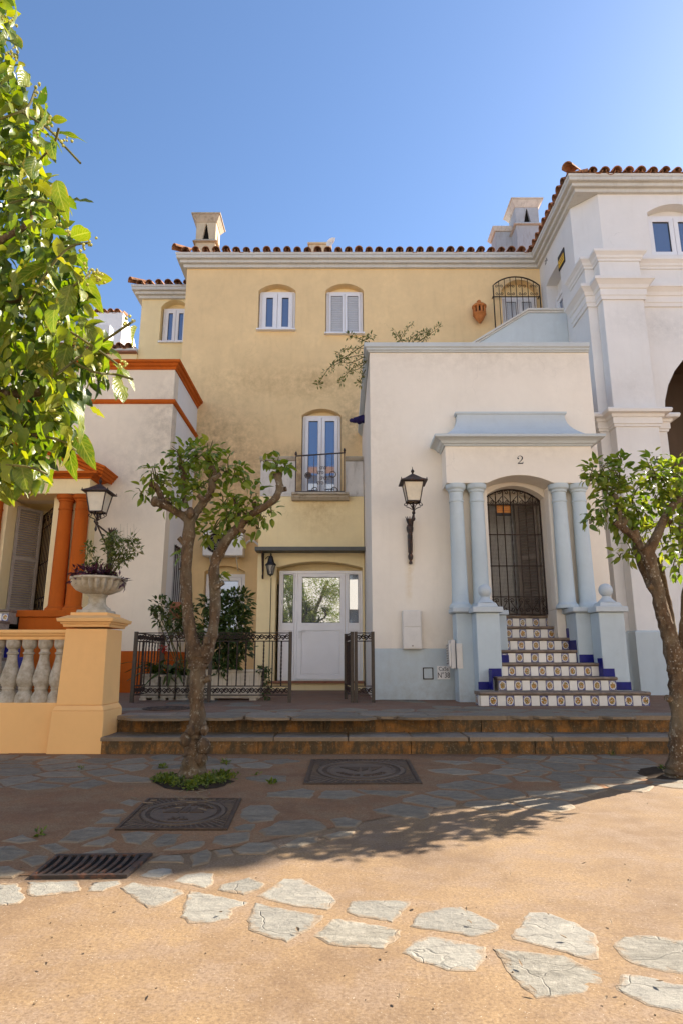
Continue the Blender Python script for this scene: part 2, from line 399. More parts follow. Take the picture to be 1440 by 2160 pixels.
M['plainwhite'] = plaster('sunlit_white_render', (0.80, 0.79, 0.78), 0.03, 0.05, (0.5, 0.45, 0.4))
M['ground'] = soil_mat('red_earth_paving', ((0.285, 0.190, 0.100), (0.170, 0.108, 0.062), (0.240, 0.170, 0.115), (0.105, 0.068, 0.043)))
M['path'] = soil_mat('red_earth_shade_tone', ((0.31, 0.165, 0.075), (0.20, 0.098, 0.048), (0.26, 0.165, 0.088), (0.14, 0.075, 0.042)))  # reddish earth, darkened further to put the shade into its colour
M['terrace'] = soil_mat('terrace_paving', ((0.30, 0.155, 0.085), (0.21, 0.108, 0.065), (0.27, 0.18, 0.115), (0.16, 0.095, 0.06)))

def riser_mat():
    m, nt, b = new_mat('rust_stained_concrete')
    pos = wpos(nt)
    n1 = noise(nt, scaled(nt, pos, (1.2, 1.2, 3.0)), 3.0, 8, 0.75)
    n2 = noise(nt, scaled(nt, pos, (6.0, 6.0, 2.0)), 2.2, 7, 0.7)
    n3 = noise(nt, pos, 40.0, 5, 0.7)
    c = mixc(nt, ramp(nt, n1, 0.35, 0.65), (0.33, 0.14, 0.036), (0.13, 0.078, 0.034))
    c = mixc(nt, math_(nt, 'MULTIPLY', ramp(nt, n2, 0.40, 0.56), 0.9), c, (0.07, 0.052, 0.030))
    c = mixc(nt, math_(nt, 'MULTIPLY', ramp(nt, n3, 0.56, 0.72), 0.6), c, (0.36, 0.27, 0.17))
    nt.links.new(c, b.inputs['Base Color'])
    b.inputs['Roughness'].default_value = 0.95
    b.inputs['Specular IOR Level'].default_value = 0.15
    set_bump(nt, b, math_(nt, 'ADD', n1, n3), 0.8, 0.012)
    return m
M['riser'] = riser_mat()

def bark_mat():
    m, nt, b = new_mat('lichen_spotted_bark')
    pos = wpos(nt)
    n1 = noise(nt, scaled(nt, pos, (1, 1, 0.35)), 22.0, 7, 0.7)
    c = mixc(nt, ramp(nt, n1, 0.35, 0.68), (0.175, 0.11, 0.06), (0.052, 0.032, 0.019))
    n4 = noise(nt, pos, 4.0, 4, 0.6)
    c = mixc(nt, math_(nt, 'MULTIPLY', ramp(nt, n4, 0.45, 0.6), 0.7), c, (0.17, 0.135, 0.085))
    n5 = noise(nt, pos, 30.0, 5, 0.7)
    c = mixc(nt, math_(nt, 'MULTIPLY', ramp(nt, n5, 0.56, 0.64), 0.55), c, (0.34, 0.30, 0.22))
    vo = nt.nodes.new('ShaderNodeTexVoronoi'); vo.inputs['Scale'].default_value = 42.0
    nt.links.new(pos, vo.inputs['Vector'])
    sp = ramp(nt, math_(nt, 'ADD', vo.outputs['Distance'], math_(nt, 'MULTIPLY', noise(nt, pos, 60.0, 3, 0.6), 0.35)), 0.48, 0.34)
    gate = ramp(nt, noise(nt, pos, 7.0, 3, 0.6), 0.53, 0.60)
    c = mixc(nt, math_(nt, 'MULTIPLY', math_(nt, 'MULTIPLY', sp, gate), 0.8), c, (0.42, 0.38, 0.30))
    nt.links.new(c, b.inputs['Base Color'])
    b.inputs['Roughness'].default_value = 0.9
    b.inputs['Specular IOR Level'].default_value = 0.2
    set_bump(nt, b, math_(nt, 'ADD', n1, math_(nt, 'MULTIPLY', n5, 0.6)), 1.0, 0.02)
    return m
M['bark'] = bark_mat()

def motif_mat():
    """glazed tile: blue scalloped border with a yellow, orange and green posy"""
    m, nt, b = new_mat('painted_flower_tile')
    tc = nt.nodes.new('ShaderNodeTexCoord')
    oi = nt.nodes.new('ShaderNodeObjectInfo')
    sep = nt.nodes.new('ShaderNodeSeparateXYZ')
    nt.links.new(tc.outputs['Generated'], sep.inputs[0])
    x = math_(nt, 'SUBTRACT', sep.outputs['X'], 0.5)
    z = math_(nt, 'SUBTRACT', sep.outputs['Z'], 0.5)
    ax = math_(nt, 'ABSOLUTE', x); az = math_(nt, 'ABSOLUTE', z)
    r = math_(nt, 'SQRT', math_(nt, 'ADD', math_(nt, 'MULTIPLY', x, x), math_(nt, 'MULTIPLY', z, z)))
    cmb = nt.nodes.new('ShaderNodeCombineXYZ')
    nt.links.new(x, cmb.inputs[0]); nt.links.new(math_(nt, 'MULTIPLY', oi.outputs['Random'], 9.0), cmb.inputs[1]); nt.links.new(z, cmb.inputs[2])
    n = noise(nt, cmb.outputs[0], 9.0, 2, 0.5)
    n2 = noise(nt, cmb.outputs[0], 14.0, 2, 0.5)
    white = (0.66, 0.63, 0.58)
    # corner scrolls
    corner = math_(nt, 'MULTIPLY', ramp(nt, r, 0.40, 0.45), ramp(nt, n2, 0.38, 0.46))
    c = mixc(nt, corner, white, (0.035, 0.035, 0.17))
    edge = math_(nt, 'MAXIMUM', ramp(nt, ax, 0.44, 0.46), ramp(nt, az, 0.44, 0.46))
    c = mixc(nt, math_(nt, 'MULTIPLY', edge, 0.85), c, (0.05, 0.045, 0.15))
    posy = math_(nt, 'MULTIPLY', ramp(nt, r, 0.37, 0.31), ramp(nt, n, 0.36, 0.42))
    flo = mixc(nt, ramp(nt, n2, 0.44, 0.50), (0.62, 0.28, 0.02), (0.09, 0.11, 0.025))
    flo = mixc(nt, ramp(nt, n, 0.58, 0.62), flo, (0.42, 0.10, 0.02))
    c = mixc(nt, posy, c, flo)
    nt.links.new(c, b.inputs['Base Color'])
    b.inputs['Roughness'].default_value = 0.25
    return m
M['tileflower'] = motif_mat()

# ------------------------------------------------------------------ object helpers
WL = {}
def tag(o, label=None, cat=None, group=None, kind=None):
    if label: o['label'] = label
    if cat: o['category'] = cat
    if group: o['group'] = group
    if kind: o['kind'] = kind
    return o

def thing(name, label, cat, loc=(0, 0, 0), group=None):
    o = bpy.data.objects.new(name, None)
    o.empty_display_size = 0.2
    COL.objects.link(o)
    o.location = loc
    WL[o] = Vector(loc)
    return tag(o, label, cat, group)

class MB:
    def __init__(self):
        self.v = []; self.f = []
    def add(self, vs, fs):
        n = len(self.v)
        self.v.extend([tuple(v) for v in vs])
        self.f.extend([tuple(i + n for i in f) for f in fs])
        return self
    def box(self, x0, x1, y0, y1, z0, z1):
        vs = [(x0, y0, z0), (x1, y0, z0), (x1, y1, z0), (x0, y1, z0), (x0, y0, z1), (x1, y0, z1), (x1, y1, z1), (x0, y1, z1)]
        return self.add(vs, [(0, 3, 2, 1), (4, 5, 6, 7), (0, 1, 5, 4), (1, 2, 6, 5), (2, 3, 7, 6), (3, 0, 4, 7)])
    def frustum(self, cx, cy, z0, z1, a0, b0, a1, b1):
        """box with half sizes a0,b0 at z0 and a1,b1 at z1"""
        vs = []
        for z, a, b in ((z0, a0, b0), (z1, a1, b1)):
            vs += [(cx - a, cy - b, z), (cx + a, cy - b, z), (cx + a, cy + b, z), (cx - a, cy + b, z)]
        return self.add(vs, [(0, 3, 2, 1), (4, 5, 6, 7), (0, 1, 5, 4), (1, 2, 6, 5), (2, 3, 7, 6), (3, 0, 4, 7)])
    def prism(self, poly, fn, a, b):
        """extrude a 2D polygon from depth a to b; fn(u,v,depth)->xyz"""
        n = len(poly)
        vs = [fn(u, v, a) for u, v in poly] + [fn(u, v, b) for u, v in poly]
        tri = tessellate_polygon([[Vector((u, v, 0)) for u, v in poly]])
        fs = [tuple(t) for t in tri] + [tuple(i + n for i in reversed(t)) for t in tri]
        fs += [(i, (i + 1) % n, (i + 1) % n + n, i + n) for i in range(n)]
        return self.add(vs, fs)
    def wall(self, outer, holes, fn, a, b):
        """slab with openings: outer and hole outlines in 2D, extruded from depth a to b"""
        loops = [outer] + holes
        flat = [p for l in loops for p in l]
        n = len(flat)
        tri = tessellate_polygon([[Vector((u, v, 0)) for u, v in l] for l in loops])
        vs = [fn(u, v, a) for u, v in flat] + [fn(u, v, b) for u, v in flat]
        fs = [tuple(t) for t in tri] + [tuple(i + n for i in reversed(t)) for t in tri]
        o = 0
        for l in loops:
            k = len(l)
            fs += [(o + i, o + (i + 1) % k, o + (i + 1) % k + n, o + i + n) for i in range(k)]
            o += k
        return self.add(vs, fs)
    def tube(self, pts, rad, n=8, cap=True, wob=0.0, rr=None, square=False, twist=0.0):
        pts = [Vector(p) for p in pts]
        if not isinstance(rad, (list, tuple)): rad = [rad] * len(pts)
        rings = []
        t0 = (pts[1] - pts[0]).normalized()
        up = Vector((0, 0, 1)) if abs(t0.z) < 0.9 else Vector((1, 0, 0))
        nrm = t0.cross(up).normalized()
        vs = []
        for i, p in enumerate(pts):
            if i == 0: t = (pts[1] - pts[0])
            elif i == len(pts) - 1: t = (pts[-1] - pts[-2])
            else: t = (pts[i + 1] - pts[i - 1])
            t = t.normalized()
            nrm = (nrm - t * nrm.dot(t))
            if nrm.length < 1e-6: nrm = t.orthogonal()
            nrm.normalize()
            bn = t.cross(nrm)
            for k in range(n):
                a = 2 * math.pi * k / n + (math.pi / 4 if square else 0) + twist * i
                r = rad[i] * (1 + (rr.uniform(-wob, wob) if wob else 0))
                vs.append(p + (nrm * math.cos(a) + bn * math.sin(a)) * r)
        fs = []
        for i in range(len(pts) - 1):
            for k in range(n):
                fs.append((i * n + k, i * n + (k + 1) % n, (i + 1) * n + (k + 1) % n, (i + 1) * n + k))
        if cap:
            fs.append(tuple(reversed(range(n))))
            fs.append(tuple((len(pts) - 1) * n + k for k in range(n)))
        return self.add(vs, fs)
    def lathe(self, prof, c, n=20, flute=0, famp=0.0, frange=(0, 0)):
        """prof: list of (radius, z) from bottom to top about the vertical axis through c"""
        vs = []; fs = []
        for (r, z) in prof:
            for k in range(n):
                a = 2 * math.pi * k / n
                q = r
                if flute and frange[0] < z < frange[1]:
                    q = r * (1 - famp * (0.5 + 0.5 * math.cos(a * flute)))
                vs.append((c[0] + q * math.cos(a), c[1] + q * math.sin(a), c[2] + z))
        for i in range(len(prof) - 1):
            for k in range(n):
                fs.append((i * n + k, i * n + (k + 1) % n, (i + 1) * n + (k + 1) % n, (i + 1) * n + k))
        fs.append(tuple(reversed(range(n))))
        fs.append(tuple((len(prof) - 1) * n + k for k in range(n)))
        return self.add(vs, fs)
    def sweep(self, prof, path, i0=0, i1=None, cap=True):
        """carry a closed (out, z) profile along a plan path; 'out' is to the right of travel; corners mitred"""
        if i1 is None: i1 = len(path) - 1
        pts = [Vector((p[0], p[1])) for p in path]
        nr = []
        for i in range(len(pts) - 1):
            d = (pts[i + 1] - pts[i]).normalized()
            nr.append(Vector((d.y, -d.x)))
        vs = []; m = len(prof)
        for i in range(i0, i1 + 1):
            if i == 0: n = nr[0]
            elif i == len(pts) - 1: n = nr[-1]
            else: n = (nr[i - 1] + nr[i]) / (1 + nr[i - 1].dot(nr[i]))
            for (o, z) in prof:
                q = pts[i] + n * o
                vs.append((q.x, q.y, z))
        fs = []
        for j in range(i1 - i0):
            for k in range(m):
                fs.append((j * m + k, j * m + (k + 1) % m, (j + 1) * m + (k + 1) % m, (j + 1) * m + k))
        if cap:
            tri = tessellate_polygon([[Vector((o, z, 0)) for o, z in prof]])
            e = (i1 - i0) * m
            fs += [tuple(t) for t in tri] + [tuple(x + e for x in reversed(t)) for t in tri]
        return self.add(vs, fs)
    def mesh(self, name, origin=(0, 0, 0), smooth=False, normals=True):
        o = Vector(origin)
        me = bpy.data.meshes.new(name)
        me.from_pydata([(v[0] - o.x, v[1] - o.y, v[2] - o.z) for v in self.v], [], self.f)
        if normals:
            bm = bmesh.new(); bm.from_mesh(me)
            bmesh.ops.recalc_face_normals(bm, faces=bm.faces)
            bm.to_mesh(me); bm.free()
        if smooth:
            me.polygons.foreach_set('use_smooth', [True] * len(me.polygons))
        return me
    def build(self, name, mat, parent=None, smooth=False, bevel=0.0, normals=True, segs=2):
        o0 = WL[parent] if parent is not None else Vector((0, 0, 0))
        me = self.mesh(name, o0, smooth, normals)
        me.materials.append(mat)
        ob = bpy.data.objects.new(name, me)
        COL.objects.link(ob)
        if parent is not None: ob.parent = parent
        WL[ob] = o0
        if bevel:
            md = ob.modifiers.new('soft_edges', 'BEVEL')
            md.width = bevel; md.segments = segs; md.limit_method = 'ANGLE'; md.angle_limit = R(35)
        if smooth:
            shade_auto(me)
        return ob

def shade_auto(me, ang=40):
    bm = bmesh.new(); bm.from_mesh(me)
    for e in bm.edges:
        if len(e.link_faces) == 2:
            e.smooth = e.calc_face_angle(0) < R(ang)
    bm.to_mesh(me); bm.free()

def own_box(name, mat, parent, x0, x1, y0, y1, z0, z1, bevel=0.0):
    return MB().box(x0, x1, y0, y1, z0, z1).build(name, mat, parent, bevel=bevel)

def inst(name, me, parent, loc, rot=(0, 0, 0), scale=(1, 1, 1)):
    """a further object that shares mesh data; loc in world metres"""
    ob = bpy.data.objects.new(name, me)
    COL.objects.link(ob)
    o0 = WL[parent] if parent is not None else Vector((0, 0, 0))
    ob.parent = parent
    ob.location = Vector(loc) - o0
    ob.rotation_euler = rot
    ob.scale = scale
    WL[ob] = Vector(loc)
    return ob

def copy_tree(o, parent=None):
    c = o.copy(); COL.objects.link(c); c.parent = parent
    WL[c] = WL[o]
    for ch in list(o.children): copy_tree(ch, c)
    return c

XZ = lambda u, v, d: (u, d, v)           # facade facing the square
def YZ(x0):                              # wall running away from the square; depth measured along x
    return lambda u, v, d: (d, u, v)
XY = lambda u, v, d: (u, v, d)

def arch_poly(x0, x1, z0, zs, zt, n=10):
    """opening with a segmental head: springing zs, crown zt"""
    w = (x1 - x0) / 2; h = max(zt - zs, 1e-3); cx = (x0 + x1) / 2
    rad = (w * w + h * h) / (2 * h); cz = zt - rad
    a0 = math.asin(min(1, w / rad))
    pts = [(x0, z0), (x1, z0)]
    for i in range(n + 1):
        a = a0 - 2 * a0 * i / n
        pts.append((cx + rad * math.sin(a), cz + rad * math.cos(a)))
    return pts

def spiral(c, r0, turns, start, ax, ay, n=18, r1=0.15):
    """flat scroll in the plane of unit vectors ax, ay"""
    out = []
    for i in range(n + 1):
        t = i / n
        r = r0 * (1 - t) + r0 * r1 * t
        a = start + turns * 2 * math.pi * t
        out.append(Vector(c) + Vector(ax) * (r * math.cos(a)) + Vector(ay) * (r * math.sin(a)))
    return out

def text_mesh(body, size, depth=0.0):
    cu = bpy.data.curves.new('lettering', 'FONT')
    cu.body = body; cu.size = size; cu.align_x = 'CENTER'; cu.align_y = 'CENTER'; cu.extrude = depth
    ob = bpy.data.objects.new('lettering', cu)
    COL.objects.link(ob)
    dg = bpy.context.evaluated_depsgraph_get()
    me = bpy.data.meshes.new_from_object(ob.evaluated_get(dg))
    bpy.data.objects.remove(ob)
    return me
def text(body, size, loc, rot, mat, parent, depth=0.002, sx=1.0, name='lettering'):
    me = text_mesh(body, size, depth)
    me.materials.clear(); me.materials.append(mat)
    return inst(name, me, parent, loc, rot, (sx, 1, 1))

def catmull(pts, n=6):
    out = []
    m = len(pts)
    for i in range(m - 1):
        p0 = pts[max(i - 1, 0)]; p1 = pts[i]; p2 = pts[i + 1]; p3 = pts[min(i + 2, m - 1)]
        for k in range(n):
            t = k / n
            out.append(tuple(0.5 * ((2 * b) + (c - a) * t + (2 * a - 5 * b + 4 * c - d) * t * t + (3 * b - a - 3 * c + d) * t ** 3)
                             for a, b, c, d in zip(p0, p1, p2, p3)))
    out.append(tuple(pts[-1]))
    return out

def leaf_verts(L, W, curl=0.25, fold=0.25, seg=5, wavy=0.0, rr=None):
    """leaf along +X, surface up +Z; returns verts, faces"""
    vs = []; fs = []
    for i in range(seg + 1):
        t = i / seg
        w = W * 0.5 * (math.sin(math.pi * min(1, t ** 0.8)) ** 0.75 if 0 < t < 1 else 0.02)
        x = L * t; z = -curl * L * t * t
        e = (wavy * W * math.sin(t * 9 + (rr.random() * 6 if rr else 0))) if wavy else 0
        vs += [(x, -w, z + fold * w + e), (x, 0, z), (x, w, z + fold * w - e)]
    for i in range(seg):
        a = i * 3
        fs += [(a, a + 3, a + 4, a + 1), (a + 1, a + 4, a + 5, a + 2)]
    return vs, fs

def leaf_mesh(name, mat, L, W, curl, fold, seg=5, wavy=0.0, rr=None):
    vs, fs = leaf_verts(L, W, curl, fold, seg, wavy, rr)
    mb = MB().add(vs, fs)
    me = mb.mesh(name, smooth=True, normals=False)
    me.materials.append(mat)
    uv = me.uv_layers.new(name='UVMap')
    for lp in me.loops:
        vi = lp.vertex_index
        uv.data[lp.index].uv = ((vi // 3) / seg, (vi % 3) / 2)
    return me

def rot_to(direction, roll=0.0):
    d = Vector(direction).normalized()
    q = d.to_track_quat('X', 'Z')
    return (q.to_matrix() @ Matrix.Rotation(roll, 3, 'X'))

def scatter_leaves(mb, centre, rad, count, L, W, rr, up=0.3, seg=2, curl=0.3, flat=1.0):
    c = Vector(centre)
    rad = Vector(rad) if not isinstance(rad, (int, float)) else Vector((rad, rad, rad))
    for _ in range(count):
        while True:
            q = Vector((rr.uniform(-1, 1), rr.uniform(-1, 1), rr.uniform(-1, 1)))
            if 0.15 < q.length < 1: break
        p = c + Vector((q.x * rad.x, q.y * rad.y, q.z * rad.z))
        d = q.normalized() + Vector((rr.uniform(-.8, .8), rr.uniform(-.8, .8), rr.uniform(-.5, .5) + up))
        k = rr.uniform(0.65, 1.25)
        vs, fs = leaf_verts(L * k, W * k, curl * rr.uniform(0.2, 1.5), 0.3, seg)
        m = rot_to(d, rr.uniform(-1.0, 1.0))
        mb.add([m @ Vector(v) + p for v in vs], fs)

# ================================================================== THE GROUND
TZ = 0.31           # terrace level above the square
gm = MB().add([(-400, -400, 0), (400, -400, 0), (400, 400, 0), (-400, 400, 0)], [(0, 1, 2, 3)])
plaza = gm.build('plaza', M['ground'])
tag(plaza, 'red earth paving of the square with slate flagstones set in it', kind='structure')

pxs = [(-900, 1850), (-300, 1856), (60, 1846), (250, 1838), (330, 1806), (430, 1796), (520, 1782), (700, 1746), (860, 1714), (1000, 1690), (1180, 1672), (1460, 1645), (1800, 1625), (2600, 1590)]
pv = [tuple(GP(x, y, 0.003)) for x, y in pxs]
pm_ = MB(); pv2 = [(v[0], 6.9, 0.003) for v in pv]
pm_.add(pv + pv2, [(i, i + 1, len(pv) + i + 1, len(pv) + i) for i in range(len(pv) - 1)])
path = pm_.build('path', M['path'])  # thin sheet over the square, coloured for the shaded ground
tag(path, 'reddish earth between the flagstone kerb and the steps, its shade painted in darker', kind='structure')

def to_px(p):
    dx, dy, dz = p[0], p[1], p[2] - EYE
    f = dy * CT + dz * ST
    if f <= 0.01: return None
    return (720 + FOC * dx / f, 1080 - FOC * (-dy * ST + dz * CT) / f)

def inside(pt, poly):
    x, y = pt; c = False; n = len(poly); j = n - 1
    for i in range(n):
        xi, yi = poly[i]; xj, yj = poly[j]
        if (yi > y) != (yj > y) and x < (xj - xi) * (y - yi) / (yj - yi + 1e-12) + xi: c = not c
        j = i
    return c

def roughen(poly, rr, amp, step):
    out = []
    n = len(poly)
    for i in range(n):
        a = Vector(poly[i]); b = Vector(poly[(i + 1) % n])
        k = max(1, int((b - a).length / step))
        for j in range(k):
            q = a.lerp(b, j / k)
            out.append((q.x + rr.uniform(-amp, amp), q.y + rr.uniform(-amp, amp)))
    return out

def round_poly(poly, it=1):
    for _ in range(it):
        out = []
        n = len(poly)
        for i in range(n):
            a = Vector(poly[i]); b = Vector(poly[(i + 1) % n])
            out.append(tuple(a.lerp(b, 0.2))); out.append(tuple(a.lerp(b, 0.8)))
        poly = out
    return poly

def area(poly):
    return 0.5 * sum(poly[i][0] * poly[(i + 1) % len(poly)][1] - poly[(i + 1) % len(poly)][0] * poly[i][1] for i in range(len(poly)))

def slab_stone(name, poly, z, h, mat, parent, rr, uneven=0.004, edge=0.012):
    uneven *= 0.25
    """a flat stone bedded in the ground: ragged outline, worn arris, uneven top"""
    if area(poly) < 0: poly = poly[::-1]
    n = len(poly)
    cx = sum(p[0] for p in poly) / n; cy = sum(p[1] for p in poly) / n
    mb = MB()
    tilt = (rr.uniform(-1, 1) * uneven * 3, rr.uniform(-1, 1) * uneven * 3)
    def top(x, y): return z + h + tilt[0] * (x - cx) + tilt[1] * (y - cy)
    vs = [(x, y, z - 0.02) for x, y in poly]
    vs += [(x, y, top(x, y) - min(0.006, h * 0.7)) for x, y in poly]
    ins = []
    for x, y in poly:
        d = Vector((cx - x, cy - y)); L = d.length
        d = d / max(L, 1e-6) * min(edge, L * 0.3)
        ins.append((x + d.x, y + d.y))
    vs += [(x, y, top(x, y) + rr.uniform(-uneven, uneven) * 0.6) for x, y in ins]
    mid = [(cx + (x - cx) * 0.5, cy + (y - cy) * 0.5) for x, y in ins]
    vs += [(x, y, top(x, y)) for x, y in mid]
    vs.append((cx, cy, top(cx, cy)))
    fs = []
    for r in range(3):
        for i in range(n):
            j = (i + 1) % n
            fs.append((r * n + i, r * n + j, (r + 1) * n + j, (r + 1) * n + i))
    for i in range(n): fs.append((3 * n + i, 3 * n + (i + 1) % n, 4 * n))
    mb.add(vs, fs)
    ob = mb.build(name, mat, parent)
    at = ob.data.attributes.new('edge', 'FLOAT', 'POINT')
    at.data.foreach_set('value', [0.0] * (2 * n) + [0.32] * n + [0.8] * n + [1.0])
    return ob

rs = random.Random(21)
c7 = lambda pts: [(x / 2.0, 1760 + y / 2.0) for x, y in pts]
c8 = lambda pts: [(700 + x / 1.946, 1760 + y / 1.946) for x, y in pts]
c5 = lambda pts: [(x / 2.0, 1460 + y / 2.0) for x, y in pts]
big = [
 (c7([(-90, 215), (75, 205), (92, 240), (112, 270), (85, 293), (-90, 310)]), 'flag'),
 (c7([(120, 203), (330, 197), (338, 220), (345, 240), (150, 265), (118, 255)]), 'flag'),
 (c7([(370, 241), (392, 206), (510, 195), (512, 212), (430, 240)]), 'flag'),
 (c7([(508, 225), (560, 205), (665, 220), (772, 236), (775, 252), (690, 303), (630, 313), (560, 265)]), 'flag'),
 (c7([(765, 348), (788, 268), (800, 240), (930, 262), (1050, 290), (985, 322), (970, 360), (880, 375), (800, 375)]), 'flag'),
 (c7([(1045, 405), (1048, 350), (1080, 290), (1220, 318), (1365, 345), (1358, 367), (1290, 415), (1215, 455), (1130, 432)]), 'flag'),
 (c7([(1088, 262), (1150, 220), (1200, 188), (1270, 185), (1330, 220), (1390, 250), (1420, 290), (1385, 322), (1240, 305)]), 'flag'),
 (c7([(922, 237), (935, 213), (1050, 184), (1122, 210), (1092, 232), (1030, 256)]), 'flag'),
 (c7([(735, 200), (780, 170), (848, 160), (900, 167), (905, 205), (868, 230)]), 'flag'),
 (c7([(588, 178), (640, 150), (690, 143), (732, 147), (730, 167), (680, 191)]), 'flag'),
 ([(662, 1975), (700, 1938), (740, 1942), (848, 1963), (838, 1981), (808, 2001), (740, 1998), (690, 1992)], 'flagrough'),
 (c8([(55, 318), (75, 275), (200, 271), (322, 276), (310, 300), (250, 362), (100, 337)]), 'flag'),
 (c8([(322, 378), (350, 330), (450, 303), (530, 300), (600, 332), (692, 375), (685, 397), (590, 422), (470, 402), (360, 388)]), 'flag'),
 (c8([(290, 488), (330, 440), (390, 418), (470, 428), (636, 465), (630, 515), (588, 562), (470, 560), (350, 522)]), 'flag'),
 (c8([(733, 418), (770, 370), (802, 320), (870, 320), (990, 360), (1088, 418), (1092, 510), (1060, 517), (940, 482), (740, 432)]), 'flag'),
 (c8([(665, 473), (790, 484), (950, 500), (1060, 545), (1112, 580), (1108, 607), (1050, 640), (940, 666), (840, 674), (790, 640), (730, 575)]), 'flagrough'),
 (c8([(1145, 457), (1190, 425), (1270, 413), (1440, 437), (1640, 480), (1640, 600), (1440, 577), (1330, 560), (1220, 527)]), 'flagrough'),
 (c8([(1163, 640), (1187, 570), (1250, 580), (1400, 610), (1620, 665), (1620, 775), (1440, 737), (1300, 706), (1215, 668)]), 'flag'),
 (c8([(1700, 690), (1900, 740), (1900, 860), (1690, 800)]), 'flag'),
 (c7([(-330, 222), (-110, 214), (-110, 312), (-330, 320)]), 'flag'),
]
for poly, mk in big:
    g = [tuple(GP(x, y).xy) for x, y in poly]
    g = roughen(g, rs, 0.005, 0.022)
    slab_stone('paving_stone', g, 0.0, rs.uniform(0.0020, 0.0032), M[mk], plaza, rs, 0.003 if mk == 'flag' else 0.012, 0.008)
med = [
 [(245, 635), (300, 590), (380, 570), (485, 575), (440, 610), (330, 640)], [(340, 652), (400, 628), (470, 610), (495, 625), (430, 657)],
 [(515, 600), (590, 592), (652, 600), (600, 650), (530, 640)], [(640, 642), (690, 600), (765, 603), (735, 650), (660, 662)],
 [(688, 672), (745, 648), (800, 633), (868, 633), (852, 660), (760, 673)], [(888, 642), (900, 610), (980, 598), (1055, 594), (1060, 630), (950, 656)],
 [(1085, 592), (1180, 545), (1330, 538), (1390, 578), (1280, 605), (1120, 613)], [(1013, 500), (1060, 478), (1140, 478), (1182, 510), (1150, 546), (1060, 556), (1015, 530)],
 [(988, 672), (1040, 640), (1150, 638), (1172, 660), (1130, 686), (1010, 687)], [(800, 692), (870, 668), (900, 693), (885, 722), (820, 737)],
 [(900, 670), (970, 663), (987, 690), (915, 697)], [(625, 720), (680, 690), (770, 688), (772, 722)],
 [(8, 632), (90, 605), (172, 630), (90, 642)], [(158, 652), (240, 640), (312, 670), (230, 687)], [(78, 708), (150, 690), (222, 690), (190, 727), (130, 742)],
 [(-60, 745), (40, 738), (108, 762), (60, 785), (-60, 788)], [(-60, 660), (60, 650), (130, 680), (60, 715), (-60, 720)],
 [(390, 560), (430, 530), (520, 530), (500, 560)], [(415, 512), (440, 497), (520, 497), (545, 512), (490, 524)], [(500, 470), (540, 455), (600, 462), (560, 485)],
 [(985, 575), (1030, 558), (1085, 560), (1060, 590), (1000, 590)], [(1395, 540), (1450, 530), (1530, 545), (1500, 575), (1420, 572)],
 [(1180, 660), (1260, 615), (1345, 612), (1330, 640), (1250, 662)], [(1360, 610), (1430, 590), (1500, 588), (1470, 610), (1400, 625)],
 [(330, 690), (390, 672), (480, 660), (500, 680), (420, 695)],
]
hand_px = [b[0] for b in big]
for poly in med:
    pp = c5(poly); hand_px.append(pp)
    g = [tuple(GP(x, y).xy) for x, y in pp]
    g = roughen(g, rs, 0.009, 0.05)
    slab_stone('paving_stone', g, 0.0, rs.uniform(0.0055, 0.0075), M['flagdark'], path, rs, 0.004, 0.012)

# iron covers and the drain leave their own gaps in the paving
COV1 = [(640, 1656), (890, 1655), (862, 1604), (656, 1604)]
COV2 = [(242, 1753), (480, 1753), (510, 1687), (312, 1687)]
DRAIN = [(62, 1855), (268, 1853), (322, 1806), (120, 1808)]
PIT = [(320, 1668), (430, 1668), (500, 1650), (490, 1628), (380, 1626), (330, 1645)]
keep_out = [COV1, COV2, DRAIN, PIT]
zones = [
 [(-150, 1596), (640, 1598), (640, 1632), (300, 1658), (-150, 1658)],
 [(-150, 1742), (0, 1740), (120, 1752), (250, 1720), (330, 1672), (520, 1660), (660, 1690), (560, 1740), (480, 1800), (330, 1830), (320, 1855), (60, 1858), (-150, 1858)],
 [(520, 1600), (660, 1598), (900, 1598), (980, 1640), (920, 1675), (640, 1685), (520, 1680)],
 [(880, 1612), (1100, 1596), (1420, 1600), (1420, 1650), (1180, 1648), (980, 1665), (900, 1660)],
 [(480, 1800), (560, 1765), (720, 1735), (860, 1700), (960, 1680), (1150, 1660), (1500, 1622), (1700, 1600), (1700, 1640), (1460, 1660), (1180, 1695), (1000, 1710), (860, 1745), (700, 1770), (580, 1800), (490, 1825)],
]
def grow(poly, k):
    cx = sum(p[0] for p in poly) / len(poly); cy = sum(p[1] for p in poly) / len(poly)
    return [(cx + (x - cx) * k, cy + (y - cy) * k) for x, y in poly]
keep_out_g = [grow(k, 1.06) for k in keep_out]
hand_g = [grow(k, 1.1) for k in hand_px]

def clip(poly, a, n):
    """keep the side of the line through a where (p-a).n <= 0"""
    out = []
    for i in range(len(poly)):
        p = Vector(poly[i]); q = Vector(poly[(i + 1) % len(poly)])
        dp = (p - a).dot(n); dq = (q - a).dot(n)
        if dp <= 0: out.append(tuple(p))
        if (dp < 0 < dq) or (dq < 0 < dp):
            out.append(tuple(p.lerp(q, dp / (dp - dq))))
    return out

